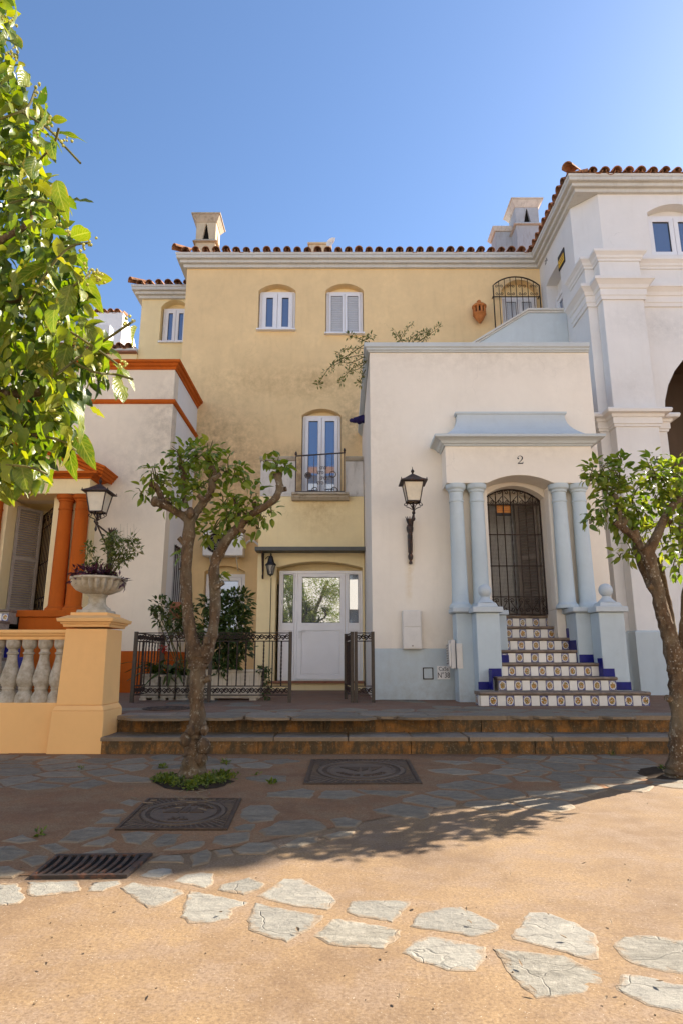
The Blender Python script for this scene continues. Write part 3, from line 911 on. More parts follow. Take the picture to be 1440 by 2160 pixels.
def crazy_cells(x0, x1, y0, y1, sx, sy, rr):
    nx = int((x1 - x0) / sx); ny = int((y1 - y0) / sy)
    seeds = {}
    for i in range(nx + 1):
        for j in range(ny + 1):
            seeds[(i, j)] = Vector((x0 + (i + rr.uniform(-.38, .38) + (0.5 if j % 2 else 0)) * sx, y0 + (j + rr.uniform(-.35, .35)) * sy))
    cells = []
    for (i, j), s in seeds.items():
        poly = [(s.x - sx * 1.5, s.y - sy * 1.5), (s.x + sx * 1.5, s.y - sy * 1.5), (s.x + sx * 1.5, s.y + sy * 1.5), (s.x - sx * 1.5, s.y + sy * 1.5)]
        for di in (-2, -1, 0, 1, 2):
            for dj in (-2, -1, 0, 1, 2):
                o = seeds.get((i + di, j + dj))
                if o is None or (di == 0 and dj == 0): continue
                n = (o - s); gap = 0.010 + rr.uniform(0, 0.008)
                mid = (o + s) / 2 - n.normalized() * gap
                if len(poly) >= 3: poly = clip(poly, mid, n)
        if len(poly) >= 3: cells.append((s, poly))
    return cells

count = 0
for s, poly in crazy_cells(-4.2, 4.6, 2.6, 6.4, 0.34, 0.27, rs):
    q = to_px((s.x, s.y, 0))
    if q is None or not any(inside(q, z) for z in zones): continue
    if s.y > 6.16: continue
    pts = [to_px((x, y, 0)) for x, y in poly] + [q]
    if any(inside(a, k) for k in keep_out_g + hand_g for a in pts): continue
    if any(inside(tuple(v), [to_px((x, y, 0)) for x, y in poly]) for k in keep_out for v in k): continue
    if rs.random() < 0.10: continue
    g = [tuple(p) for p in poly]
    c = Vector((sum(p[0] for p in g) / len(g), sum(p[1] for p in g) / len(g)))
    k = rs.uniform(0.92, 1.03)
    g = [tuple(c + (Vector(p) - c) * k) for p in g]
    g = roughen(g, rs, 0.012, 0.06)
    slab_stone('paving_stone', g, 0.0, rs.uniform(0.0055, 0.0075), M['flagdark'], path, rs, 0.004, 0.012)
    count += 1
print('small paving stones', count)

# ------------------------------------------------------------------ terrace and the two broad steps
def xstep(px, py, d): return P(px, py, d).x
SX0, SX1 = -2.25, 7.5
YA, YB = 6.30, 6.70          # fronts of the lower and the upper step
ter = MB().box(-9.5, 11.5, YB + 0.30, 16.0, -0.3, TZ)
terrace = ter.build('terrace', M['terrace'])
tag(terrace, 'raised red paved terrace in front of the houses', kind='structure')
st = thing('stone_steps', 'two broad rust stained stone steps up to the terrace', 'steps', (2.0, 6.3, 0))
def ragged_front(x0, x1, y0, y1, z0, z1, rr):
    mb = MB(); n = int((x1 - x0) / 0.12); m = 3
    vs = []; fs = []
    for i in range(n + 1):
        x = x0 + (x1 - x0) * i / n
        for j in range(m + 1):
            z = z0 + (z1 - z0) * j / m
            vs.append((x, y0 + rr.uniform(-0.008, 0.008), z))
    for i in range(n):
        for j in range(m):
            a = i * (m + 1) + j
            fs.append((a, a + m + 1, a + m + 2, a + 1))
    mb.add(vs, fs)
    mb.box(x0, x1, y0 + 0.012, y1, z0, z1)
    return mb
for (ya_, yb_, z0_, z1_) in ((YA, YB + 0.25, -0.1, 0.118), (YB, YB + 0.298, 0.05, TZ - 0.038)):
    x = SX0
    while x < SX1 - 0.3:
        x2 = min(SX1, x + rs.uniform(0.9, 1.7)); o_ = rs.uniform(-0.006, 0.006)
        ragged_front(x + 0.003, x2 - 0.003, ya_ + o_, yb_, z0_, z1_, rs).build('riser', M['riser'], st)
        x = x2
def tread_slabs(y0, y1, z0, z1, parent):
    x = SX0 - 0.01
    while x < SX1:
        w = rs.uniform(0.45, 0.85)
        ov = rs.uniform(0.004, 0.02)
        g = [(x + 0.004, y0 - ov + rs.uniform(-.006, .006)), (x + w - 0.004, y0 - ov + rs.uniform(-.006, .006)), (x + w - 0.004, y1), (x + 0.004, y1)]
        g = roughen(g, rs, 0.004, 0.14)
        slab_stone('step_slab', g, z0 + 0.02, z1 - z0 - 0.02, M['slab'], parent, rs, 0.003, 0.012)
        x += w
tread_slabs(YA, YB + 0.02, 0.118, 0.155, st)
tread_slabs(YB, YB + 0.34, TZ - 0.038, TZ + 0.006, st)

# flat stones let into the terrace
for s, poly in crazy_cells(-3.0, 4.2, 7.05, 9.2, 0.42, 0.36, rs):
    far = s.y > 7.6
    if far and not (0.9 < s.x < 2.0 or -2.2 < s.x < -1.0): continue
    if -2.35 < s.x < -1.1 and 7.1 < s.y < 8.1: continue
    if s.y > 8.0 and s.x > 1.2: continue
    if rs.random() < (0.35 if far else 0.15): continue
    g = roughen(round_poly([tuple(p) for p in poly]), rs, 0.006, 0.12)
    slab_stone('paving_stone', g, TZ, rs.uniform(0.003, 0.007), M['flagdark'], terrace, rs, 0.003, 0.012)

# ------------------------------------------------------------------ iron covers
def plane_map(corners):
    """bilinear map of the unit square to ground points given by photo corners: (0,0) near-left, (1,0) near-right"""
    a, b, c, d = [GP(x, y) for x, y in corners]
    def f(u, v, z):
        p = a * (1 - u) * (1 - v) + b * u * (1 - v) + c * u * v + d * (1 - u) * v
        return (p.x, p.y, z)
    return f
def manhole(name, label, corners, emblem, mats, words):
    f = plane_map(corners)
    ctr = f(0.5, 0.5, 0)
    t = thing(name, label, 'manhole cover', (ctr[0], ctr[1], 0), 'square iron manhole covers in the paving')
    mb = MB()
    def ring(cu, cv, r0, r1, z0, z1, n=40):
        vs = []; fs = []
        for i in range(n):
            a = 2 * math.pi * i / n
            for r, z in ((r0, z0), (r0, z1), (r1, z1), (r1, z0)):
                vs.append(f(cu + r * math.cos(a), cv + r * math.sin(a), z))
        for i in range(n):
            j = (i + 1) % n
            for k in range(4):
                fs.append((i * 4 + k, i * 4 + (k + 1) % 4, j * 4 + (k + 1) % 4, j * 4 + k))
        return vs, fs
    def fbox(u0, u1, v0, v1, z0, z1):
        c = [(u0, v0), (u1, v0), (u1, v1), (u0, v1)]
        return [f(u, v, z0) for u, v in c] + [f(u, v, z1) for u, v in c], [(0, 3, 2, 1), (4, 5, 6, 7), (0, 1, 5, 4), (1, 2, 6, 5), (2, 3, 7, 6), (3, 0, 4, 7)]
    mb.add(*fbox(0, 1, 0, 1, -0.02, 0.0065)); mb.build('plate', M['castiron'], t)
    fr = MB()
    for b in ((0, 1, 0, 0.03), (0, 1, 0.97, 1), (0, 0.03, 0.03, 0.97), (0.97, 1, 0.03, 0.97)): fr.add(*fbox(b[0], b[1], b[2], b[3], 0.002, 0.012))
    fr.build('frame', M['castiron'], t)
    rg = MB(); rg.add(*ring(0.5, 0.5, 0.365, 0.40, 0.002, 0.014)); rg.add(*ring(0.5, 0.5, 0.30, 0.318, 0.002, 0.013))
    rg.build('ring', M[mats], t)
    dk = MB()
    vs = [f(0.5 + 0.30 * math.cos(2 * math.pi * i / 40), 0.5 + 0.30 * math.sin(2 * math.pi * i / 40), 0.0085) for i in range(40)]
    dk.add(vs, [tuple(range(40))]); dk.build('disc', M[mats], t)
    rb = MB()
    for i in range(60):
        a = 2 * math.pi * (i + .5) / 60
        ca, sa = math.cos(a), math.sin(a)
        rmax = 0.455 / max(abs(ca), abs(sa))
        r0, r1 = 0.42, rmax
        if r1 - r0 < 0.03: continue
        w = 0.006
        pts = [(0.5 + r0 * ca - w * sa, 0.5 + r0 * sa + w * ca), (0.5 + r0 * ca + w * sa, 0.5 + r0 * sa - w * ca), (0.5 + r1 * ca + w * sa, 0.5 + r1 * sa - w * ca), (0.5 + r1 * ca - w * sa, 0.5 + r1 * sa + w * ca)]
        rb.add([f(u, v, 0.002) for u, v in pts] + [f(u, v, 0.012) for u, v in pts], [(4, 5, 6, 7), (0, 1, 5, 4), (1, 2, 6, 5), (2, 3, 7, 6), (3, 0, 4, 7)])
    tag(rb.build('rib', M[mats], t), kind='stuff')
    em = MB()
    for poly in emblem:
        em.add([f(0.5 + u, 0.5 + v, 0.0135) for u, v in poly] + [f(0.5 + u, 0.5 + v, 0.006) for u, v in poly],
               [tuple(range(len(poly)))] + [(i, (i + 1) % len(poly), (i + 1) % len(poly) + len(poly), i + len(poly)) for i in range(len(poly))])
    em.build('emblem', M['castiron'], t)
    # lettering bent round the rim, read from the house side
    for word, rad, a0, a1, size in words:
        n = len(word)
        for i, ch in enumerate(word):
            if ch == ' ': continue
            a = R(a0 + (a1 - a0) * (i / max(1, n - 1)))
            p = f(0.5 + rad * math.cos(a), 0.5 + rad * math.sin(a), 0.010)
            text(ch, size, p, (0, 0, a + (R(-90) if a0 > a1 else R(90))), M['castiron'], t, 0.003, 1.0, 'letter')
    return t
# cover by the steps: two peaks under a fan; words upside down from here
manhole('manhole_cover', 'square iron manhole cover with two sharp peaks, at the foot of the stone steps', COV1,
        [[(-0.2, 0.12), (-0.03, -0.06), (-0.02, 0.0), (-0.015, 0.10), (-0.01, 0.12)], [(0.0, 0.12), (0.0, -0.05), (0.06, 0.02), (0.075, 0.12)], [(0.085, 0.12), (0.09, -0.06), (0.2, 0.13)]],
        'castiron2', [('PUEBLO SHERRY', 0.215, -30, -150, 0.075)])
manhole('manhole_cover', 'square iron manhole cover with a sail emblem, nearest the grassy tree foot', COV2,
        [[(-0.2, -0.02), (-0.02, 0.19), (-0.06, -0.02)], [(-0.04, -0.02), (0.03, 0.18), (0.05, 0.06), (0.04, -0.02)], [(0.06, -0.02), (0.10, 0.16), (0.2, -0.02)]],
        'castiron2', [('PUEBLO SHERRY', 0.25, 150, 30, 0.06), ('TK', 0.2, -78, -104, 0.09)])
# round cover on the terrace
rc = P(352, 1494, 7.62)
mb = MB(); mb.lathe([(0.27, -0.01), (0.27, 0.012), (0.25, 0.016), (0.235, 0.012), (0.1, 0.012), (0.09, 0.017), (0.02, 0.017)], (rc.x, 7.62, TZ), 28)
t = thing('manhole_cover', 'round iron manhole cover on the terrace in front of the railings', 'manhole cover', (rc.x, 7.62, TZ))
mb.build('lid', M['castiron'], t, smooth=True)
rb = MB()
for i in range(16):
    a = 2 * math.pi * i / 16
    rb.tube([(rc.x + .11 * math.cos(a), 7.62 + .11 * math.sin(a), TZ + .012), (rc.x + .225 * math.cos(a), 7.62 + .225 * math.sin(a), TZ + .012)], 0.008, 4)
tag(rb.build('rib', M['castiron'], t), kind='stuff')

# drain grating: frame, pit and curved bars
f = plane_map(DRAIN)
dc = f(.5, .5, 0)
dr = thing('drain_grate', 'rusty iron drain grating with curved bars set among the flagstones', 'drain', (dc[0], dc[1], 0))
def fb(u0, u1, v0, v1, z0, z1, mb):
    c = [(u0, v0), (u1, v0), (u1, v1), (u0, v1)]
    mb.add([f(u, v, z0) for u, v in c] + [f(u, v, z1) for u, v in c], [(0, 3, 2, 1), (4, 5, 6, 7), (0, 1, 5, 4), (1, 2, 6, 5), (2, 3, 7, 6), (3, 0, 4, 7)])
mb = MB()
for b in ((0, 1, 0, 0.07), (0, 1, 0.92, 1), (0, 0.035, 0.07, 0.92), (0.93, 1, 0.07, 0.92)): fb(b[0], b[1], b[2], b[3], -0.02, 0.014, mb)
mb.build('frame', M['rustiron'], dr)
mb = MB(); fb(0.035, 0.93, 0.07, 0.92, 0.0035, 0.0055, mb); mb.build('pit', M['dark'], dr)
for i in range(10):
    mb = MB(); u = 0.06 + i * 0.087
    n = 7; vs = []
    for k in range(n):
        v = 0.06 + 0.87 * k / (n - 1); b = 0.035 * math.sin(math.pi * k / (n - 1))
        for du, z in ((0, 0.006), (0.0, 0.013), (0.038, 0.013), (0.038, 0.006)): vs.append(f(u + du + b, v, z))
    fs = []
    for k in range(n - 1):
        for q in range(4): fs.append((k * 4 + q, k * 4 + (q + 1) % 4, (k + 1) * 4 + (q + 1) % 4, (k + 1) * 4 + q))
    mb.add(vs, fs); mb.build('bar', M['rustiron'], dr)

# ================================================================== BUILDING PARTS
def add_window(house, x0, x1, z0, z1, y, fw=0.055, sash=0.07, blind=False, name='window', fn=XZ, glass='glass', sill=True, leaves=2, sign=1, curtain=False):
    """casement pair: fixed frame, sashes, panes as sub-parts; y is the outer face, sign the way in"""
    mb = MB()
    d0, d1 = y, y + sign * 0.07
    mb.wall([(x0, z0), (x1, z0), (x1, z1), (x0, z1)], [[(x0 + fw, z0 + fw), (x1 - fw, z0 + fw), (x1 - fw, z1 - fw), (x0 + fw, z1 - fw)]], fn, d0, d1)
    iw = (x1 - x0 - 2 * fw) / leaves
    panes = []
    for i in range(leaves):
        a = x0 + fw + i * iw + 0.004; b = x0 + fw + (i + 1) * iw - 0.004
        lo, hi = z0 + fw + 0.004, z1 - fw - 0.004
        mb.wall([(a, lo), (b, lo), (b, hi), (a, hi)], [[(a + sash, lo + sash), (b - sash, lo + sash), (b - sash, hi - sash), (a + sash, hi - sash)]], fn, d0 - sign * 0.014, d1 - sign * 0.02)
        panes.append((a + sash, b - sash, lo + sash, hi - sash))
    w = mb.build(name, M['upvc'], house, bevel=0.004)
    for (a, b, lo, hi) in panes:
        g = MB().prism([(a - .006, lo - .006), (b + .006, lo - .006), (b + .006, hi + .006), (a - .006, hi + .006)], fn, y + sign * 0.020, y + sign * 0.028)
        if blind:
            bm_ = MB(); n = int((hi - lo) / 0.045)
            for k in range(n):
                z = lo + (k + 0.5) * (hi - lo) / n
                h = (hi - lo) / n
                pr = [(0, -h / 2 + .003), (0.010, -h * 0.1), (0.010, h * 0.25), (0, h / 2)]
                if fn is XZ:
                    bm_.add([(a, y + 0.016 - q, z + zz) for q, zz in pr] + [(b, y + 0.016 - q, z + zz) for q, zz in pr], [(0, 1, 5, 4), (1, 2, 6, 5), (2, 3, 7, 6)])
            tag(bm_.build('blind', M['blind'], w), kind=None)
        g.build('pane', M[glass], w)
        # beading
        bd = MB(); q = 0.006
        bd.wall([(a - .001, lo - .001), (b + .001, lo - .001), (b + .001, hi + .001), (a - .001, hi + .001)], [[(a + q, lo + q), (b - q, lo + q), (b - q, hi - q), (a + q, hi - q)]], fn, y + sign * 0.002, y + sign * 0.019)
        bd.build('gasket', M['black'], w)
        if curtain:
            cm = MB(); n = 14
            vs = [];
            for k in range(n + 1):
                x = a + (b - a) * k / n
                for z in (lo, hi): vs.append((x, y + 0.012 + 0.006 * math.sin(k * 1.9), z))
            cm.add(vs, [(2 * k, 2 * k + 2, 2 * k + 3, 2 * k + 1) for k in range(n)])
            cm.build('curtain', M['blind'], w)
    if sill:
        s = MB()
        if fn is XZ: s.box(x0 - 0.03, x1 + 0.03, y - 0.235, y - 0.0145, z0 - 0.035, z0 + 0.004)
        s.build('sill', M['upvc'], w, bevel=0.005)
    return w

# roof tiles ------------------------------------------------------------
def barrel(r0, r1, L, th=0.014, n=8):
    mb = MB(); vs = []
    for y, r in ((0.0, r0), (L, r1)):
        for k in range(n + 1):
            a = math.pi * k / n
            vs.append((r * math.cos(a), y, r * math.sin(a)))
        for k in range(n + 1):
            a = math.pi * k / n
            vs.append(((r - th) * math.cos(a), y, (r - th) * math.sin(a)))
    m = n + 1; fs = []
    for k in range(n):
        fs += [(k, k + 1, 2 * m + k + 1, 2 * m + k), (m + k, 3 * m + k, 3 * m + k + 1, m + k + 1),
               (k, m + k, m + k + 1, k + 1), (2 * m + k, 2 * m + k + 1, 3 * m + k + 1, 3 * m + k)]
    fs += [(0, 2 * m, 3 * m, m), (n, m + n, 3 * m + n, 2 * m + n)]
    mb.add(vs, fs)
    me = mb.mesh('roof_tile', smooth=False)
    me.materials.append(M['terracotta'])
    return me
TILE = barrel(0.092, 0.078, 0.45)
def tile_row(parent, a, b, z, pitch=0.235, slope=0.30, rows=1, over=0.27, rr=random.Random(3), skip_ends=0.0):
    """eaves course from a to b (plan points); outward is to the right of travel"""
    a = Vector(a); b = Vector(b)
    d = (b - a); L = d.length; d.normalize()
    out = Vector((d.y, -d.x))
    n = int(L / pitch)
    ang = math.atan2(-out.x, out.y) + math.pi      # local -Y towards 'out'
    for r in range(rows):
        for i in range(n + 1):
            for kind in (0, 1):
                t = (i + (0.5 if kind else 0.0)) * pitch
                if t > L - skip_ends or t < skip_ends: continue
                q = a + d * t + out * (over - r * 0.36 + rr.uniform(-0.012, 0.012) - (0.02 if kind else 0))
                zz = z + r * 0.36 * slope + (0.012 if kind == 0 else 0.055)
                m = Matrix.Rotation(ang, 4, 'Z') @ Matrix.Rotation(math.atan(slope) + rr.uniform(-.03, .03), 4, 'X')
                if kind: m = m @ Matrix.Rotation(math.pi, 4, 'Y')
                m = m @ Matrix.Rotation(rr.uniform(-.09, .09), 4, 'Y')
                e = m.to_euler()
                k_ = rr.uniform(.93, 1.07)
                inst('roof_tile', TILE, parent, (q.x, q.y, zz + rr.uniform(-.010, .010)), e, (k_, 1, k_ * rr.uniform(.92, 1.08)))

CORN = [[(0.0, 9.76), (0.07, 9.76), (0.07, 9.775), (0.075, 9.835), (0.0, 9.835)],
        [(0.0, 9.838), (0.14, 9.838), (0.145, 9.852), (0.145, 9.912), (0.0, 9.912)],
        [(0.0, 9.915), (0.21, 9.915), (0.215, 9.93), (0.215, 9.992), (0.0, 9.992)],
        [(0.0, 9.995), (0.225, 9.995), (0.235, 10.045), (0.20, 10.07), (0.0, 10.07)]]
EAVES = [(-3.6, 15.2), (-3.6, 13.2), (4.62, 13.2), (4.62, 10.75), (11.0, 10.75), (11.0, 16.0)]

# ================================================================== YELLOW HOUSE
DM, DP = 13.2, 12.1
yh = thing('yellow_house', 'three storey yellow rendered house with tiled eaves, balcony and white front door', 'house', (-1.0, DM, TZ))
def px_hole(x0, x1, zb, ys, yt, d):
    a = P(x0, ys, d); b = P(x1, ys, d); c = P((x0 + x1) / 2, yt, d)
    return [a.x, b.x, zb, a.z, c.z]
h1 = px_hole(546, 624, P(0, 698, DM).z, 613, 599, DM)
h2 = px_hole(687, 766, P(0, 706, DM).z, 612, 598, DM)
h3 = px_hole(1056, 1134, 7.3, 612, 590, DM)
h4 = px_hole(637, 719, 3.99, 876, 862, DM)
h5 = px_hole(432, 518, 1.25, 1206, 1193, DM)
wall = MB()
wall.wall([(-3.6, TZ - 0.2), (4.62, TZ - 0.2), (4.62, 9.99), (-3.6, 9.99)], [arch_poly(*h) for h in (h1, h2, h3, h4, h5)], XZ, DM, DM + 0.34)
wall.box(-3.6, -3.3, DM + 0.341, 16, TZ - 0.2, 9.985)
wall.build('wall', M['yellow'], yh)
for h in (h1, h2, h3, h4, h5):      # plastered back of each recess above the frames
    MB().box(h[0] - 0.1, h[1] + 0.1, DM + 0.215, DM + 0.225, h[2] - 0.1, h[4] + 0.1).build('lunette', M['yellow2'], yh)
RW = 0.135
def win_in(h, top_px, d=DM + RW, **k):
    zt = P(0, top_px, d).z
    return add_window(yh, h[0] + 0.015, h[1] - 0.015, h[2] + 0.02, zt, d, **k)
win_in(h1, 616, sash=0.10, fw=0.05)
win_in(h2, 616, sash=0.055, fw=0.05, blind=True)
win_in(h3, 627, sash=0.06, fw=0.06, curtain=True, sill=False)
w4 = win_in(h4, 877, sash=0.075, fw=0.05, name='balcony_door', sill=False)
win_in(h5, 1211, sash=0.07, fw=0.07, leaves=1)
for p in (MB().sweep(CORN[i], EAVES, 0, 2) for i in range(4)):
    p.build('cornice', M['trim'], yh, bevel=0.006)
tile_row(yh, (-3.6, 13.2), (4.45, 13.2), 10.055)
tile_row(yh, (-3.6, 15.0), (-3.6, 13.3), 10.055, skip_ends=0.1)
MB().add([(-3.8, 13.0, 10.075), (4.7, 13.0, 10.075), (4.7, 17.0, 11.2), (-3.8, 17.0, 11.2), (-3.8, 13.0, 10.045), (4.7, 13.0, 10.045), (4.7, 17.0, 11.17), (-3.8, 17.0, 11.17)],
         [(0, 1, 2, 3), (7, 6, 5, 4), (0, 4, 5, 1), (1, 5, 6, 2), (2, 6, 7, 3), (3, 7, 4, 0)]).build('roof', M['terracotta'], yh)
# hip tile at the free corner
inst('ridge_tile', TILE, yh, (-3.86, 12.93, 10.13), (0.25, 0, R(-45)), (1.15, 1.1, 1.15))

def chimney(parent, cx, cy, z0, hw, bodyh, mat, cap_mat):
    c = MB().frustum(cx, cy, z0 - 1.2, z0 + 0.32, hw, hw, hw, hw).build('chimney', mat, parent, bevel=0.012)
    MB().frustum(cx, cy, z0 + 0.322, z0 + 0.39, hw + 0.07, hw + 0.07, hw + 0.02, hw + 0.02).build('ledge', cap_mat, c, bevel=0.01)
    mb = MB()
    # upper stage with a pointed smoke slit in the front and right faces
    zb, zt = z0 + 0.392, z0 + 0.392 + bodyh
    slit = [(cx - 0.085, zb + 0.02), (cx + 0.085, zb + 0.02), (cx + 0.012, zt - 0.04), (cx - 0.012, zt - 0.04)]
    mb.wall([(cx - hw, zb), (cx + hw, zb), (cx + hw, zt), (cx - hw, zt)], [slit], XZ, cy - hw, cy - hw + 0.08)
    mb.box(cx - hw, cx - hw + 0.08, cy - hw + 0.081, cy + hw, zb, zt)
    sl2 = [(cy - 0.085, zb + 0.02), (cy + 0.085, zb + 0.02), (cy + 0.012, zt - 0.04), (cy - 0.012, zt - 0.04)]
    mb.wall([(cy - hw + 0.081, zb), (cy + hw, zb), (cy + hw, zt), (cy - hw + 0.081, zt)], [sl2], YZ(0), cx + hw - 0.08, cx + hw)
    mb.build('smoke_stage', mat, c, bevel=0.006)
    MB().box(cx - hw + 0.09, cx + hw - 0.09, cy - hw + 0.1, cy + hw - 0.1, zb, zt - 0.02).build('flue', M['dark'], c)
    MB().frustum(cx, cy, zt + 0.002, zt + 0.17, hw + 0.01, hw + 0.01, hw + 0.10, hw + 0.10).build('cap', cap_mat, c, bevel=0.01)
    MB().box(cx - hw - 0.12, cx + hw + 0.12, cy - hw - 0.12, cy + hw + 0.12, zt + 0.172, zt + 0.215).build('cap_slab', cap_mat, c, bevel=0.012)
    return c
cc = P(436, 525, 14.2)
chimney(yh, cc.x, 14.3, 10.77, 0.25, 0.50, M['chimney'], M['worncap'])
cc = P(1110, 520, 14.4)
chimney(yh, cc.x, 14.5, 11.38, 0.30, 0.45, M['chimneygrey'], M['weathered'])
c2 = P(1062, 525, 14.8)
c_ = MB().frustum(c2.x, 14.9, 10.2, 11.85, 0.24, 0.24, 0.24, 0.24).build('chimney', M['chimneygrey'], yh, bevel=0.01)
MB().frustum(c2.x, 14.9, 11.852, 11.97, 0.27, 0.27, 0.33, 0.33).build('cap', M['weathered'], c_, bevel=0.01)
c3 = P(675, 522, 14.6)
c_ = MB().box(c3.x - 0.27, c3.x + 0.27, 14.4, 14.9, 10.2, 11.28).build('chimney', M['chimney'], yh, bevel=0.01)
MB().box(c3.x - 0.31, c3.x + 0.31, 14.36, 14.94, 11.282, 11.33).build('cap_slab', M['chimney'], c_, bevel=0.01)

# porch with the front door and the balcony on top
PX0, PX1 = P(545, 1150, DP).x, 0.435
PZ = 3.985
dh = [P(583, 1196, DP).x, 0.40, 0.44, P(0, 1197, DP).z, P(0, 1184, DP).z]
pm = MB()
pm.wall([(PX0, TZ - 0.1), (PX1, TZ - 0.1), (PX1, PZ), (PX0, PZ)], [arch_poly(*dh)], XZ, DP, DP + 0.36)
pm.box(PX0, PX0 + 0.3, DP + 0.361, DM - 0.002, TZ - 0.1, PZ)
pm.box(PX0 + 0.301, PX1, DP + 0.361, DM - 0.002, PZ - 0.3, PZ)
pm.build('porch', M['yellow2'], yh, bevel=0.008)
MB().box(dh[0] - 0.15, 0.434, DP + 0.362, DP + 0.37, 2.3, 3.0).build('lunette', M['yellow2'], yh)
MB().box(dh[0] - 0.12, 0.42, DP - 0.07, DP - 0.003, 0.435, 0.475).build('doorstep', M['brownclay'], yh, bevel=0.006)
# door set
DY = DP + 0.17
fx = lambda px: P(px, 1300, DY).x
zt = P(0, 1204, DY).z
zb = 0.476
door = MB()
xs = [fx(588), fx(624), fx(730), 0.398]
fr = 0.05
door.wall([(xs[0], zb), (xs[3], zb), (xs[3], zt), (xs[0], zt)],
          [[(xs[0] + fr, zb + fr), (xs[1] - fr / 2, zb + fr), (xs[1] - fr / 2, zt - fr), (xs[0] + fr, zt - fr)],
           [(xs[1] + fr / 2, zb + 0.02), (xs[2] - fr / 2, zb + 0.02), (xs[2] - fr / 2, zt - fr), (xs[1] + fr / 2, zt - fr)],
           [(xs[2] + fr / 2, zb + fr), (xs[3] - fr, zb + fr), (xs[3] - fr, zt - fr), (xs[2] + fr / 2, zt - fr)]], XZ, DY, DY + 0.08)
dd = door.build('front_door', M['doorwhite'], yh, bevel=0.004)
zmid_a, zmid_b = P(0, 1314, DY).z, P(0, 1330, DY).z
def door_leaf(x0, x1, z0, z1, bar, name):
    mb = MB(); s = bar
    mb.wall([(x0, z0), (x1, z0), (x1, z1), (x0, z1)], [[(x0 + s, zmid_a), (x1 - s, zmid_a), (x1 - s, z1 - s * 0.8), (x0 + s, z1 - s * 0.8)],
                                                     [(x0 + s, z0 + s), (x1 - s, z0 + s), (x1 - s, zmid_b), (x0 + s, zmid_b)]], XZ, DY - 0.012, DY + 0.05)
    mb.build(name, M['doorwhite'], dd, bevel=0.004)
    MB().box(x0 + s + 0.001, x1 - s - 0.001, DY + 0.004, DY + 0.02, z0 + s + 0.001, zmid_b - 0.001).build('lower_panel', M['doorwhite'], dd)
    MB().box(x0 + s + 0.018, x1 - s - 0.018, DY - 0.006, DY + 0.0035, z0 + s + 0.018, zmid_b - 0.018).build('lower_panel', M['doorwhite'], dd, bevel=0.004)
    MB().box(x0 + s - 0.004, x1 - s + 0.004, DY + 0.022, DY + 0.03, zmid_a - 0.004, z1 - s * 0.8 + 0.004).build('pane', M['doorglass'], dd)
    bd = MB(); a, b, lo, hi, q = x0 + s, x1 - s, zmid_a, z1 - s * .8, 0.007
    bd.wall([(a + .0005, lo + .0005), (b - .0005, lo + .0005), (b - .0005, hi - .0005), (a + .0005, hi - .0005)], [[(a + q, lo + q), (b - q, lo + q), (b - q, hi - q), (a + q, hi - q)]], XZ, DY, DY + 0.021)
    bd.build('gasket', M['black'], dd)
door_leaf(xs[0] + fr + .003, xs[1] - fr / 2 - .003, zb + fr, zt - fr - .003, 0.025, 'side_light')
door_leaf(xs[1] + fr / 2 + .004, xs[2] - fr / 2 - .004, zb + 0.024, zt - fr - .004, 0.085, 'door_leaf')
door_leaf(xs[2] + fr / 2 + .003, xs[3] - fr - .003, zb + fr, zt - fr - .003, 0.025, 'side_light')
hx, hz = xs[1] + fr / 2 + 0.05, zmid_a - 0.16
mb = MB(); mb.box(hx - 0.015, hx + 0.015, DY - 0.024, DY - 0.0125, hz - 0.13, hz + 0.03); mb.tube([(hx, DY - 0.015, hz), (hx, DY - 0.06, hz), (hx + 0.03, DY - 0.065, hz), (hx + 0.12, DY - 0.065, hz)], 0.009, 6)
mb.build('handle', M['acwhite'], dd)
# canopy over the door on scrolled brackets
MB().box(PX0 - 0.02, 0.44, DP - 0.32, DP - 0.003, P(0, 1161, DP - 0.32).z, P(0, 1153, DP - 0.32).z).build('canopy', M['canopy'], yh, bevel=0.004)
bx = P(555, 1165, DP - 0.1).x
cz = P(0, 1161, DP - 0.32).z
mb = MB()
mb.tube([(bx, DP - 0.015, cz - 0.005), (bx, DP - 0.015, cz - 0.5)], 0.016, 6, square=True)
mb.tube([(bx, DP - 0.015, cz - 0.45), (bx, DP - 0.10, cz - 0.33), (bx, DP - 0.22, cz - 0.10), (bx, DP - 0.28, cz - 0.01)], 0.012, 6)
mb.tube(spiral((bx, DP - 0.10, cz - 0.09), 0.085, 1.4, 0, (0, 1, 0), (0, 0, 1)), 0.009, 5)
mb.tube(spiral((bx, DP - 0.075, cz - 0.47), 0.045, 1.2, 1.5, (0, 1, 0), (0, 0, 1)), 0.009, 5)
mb.build('canopy_bracket', M['rustiron'], yh)
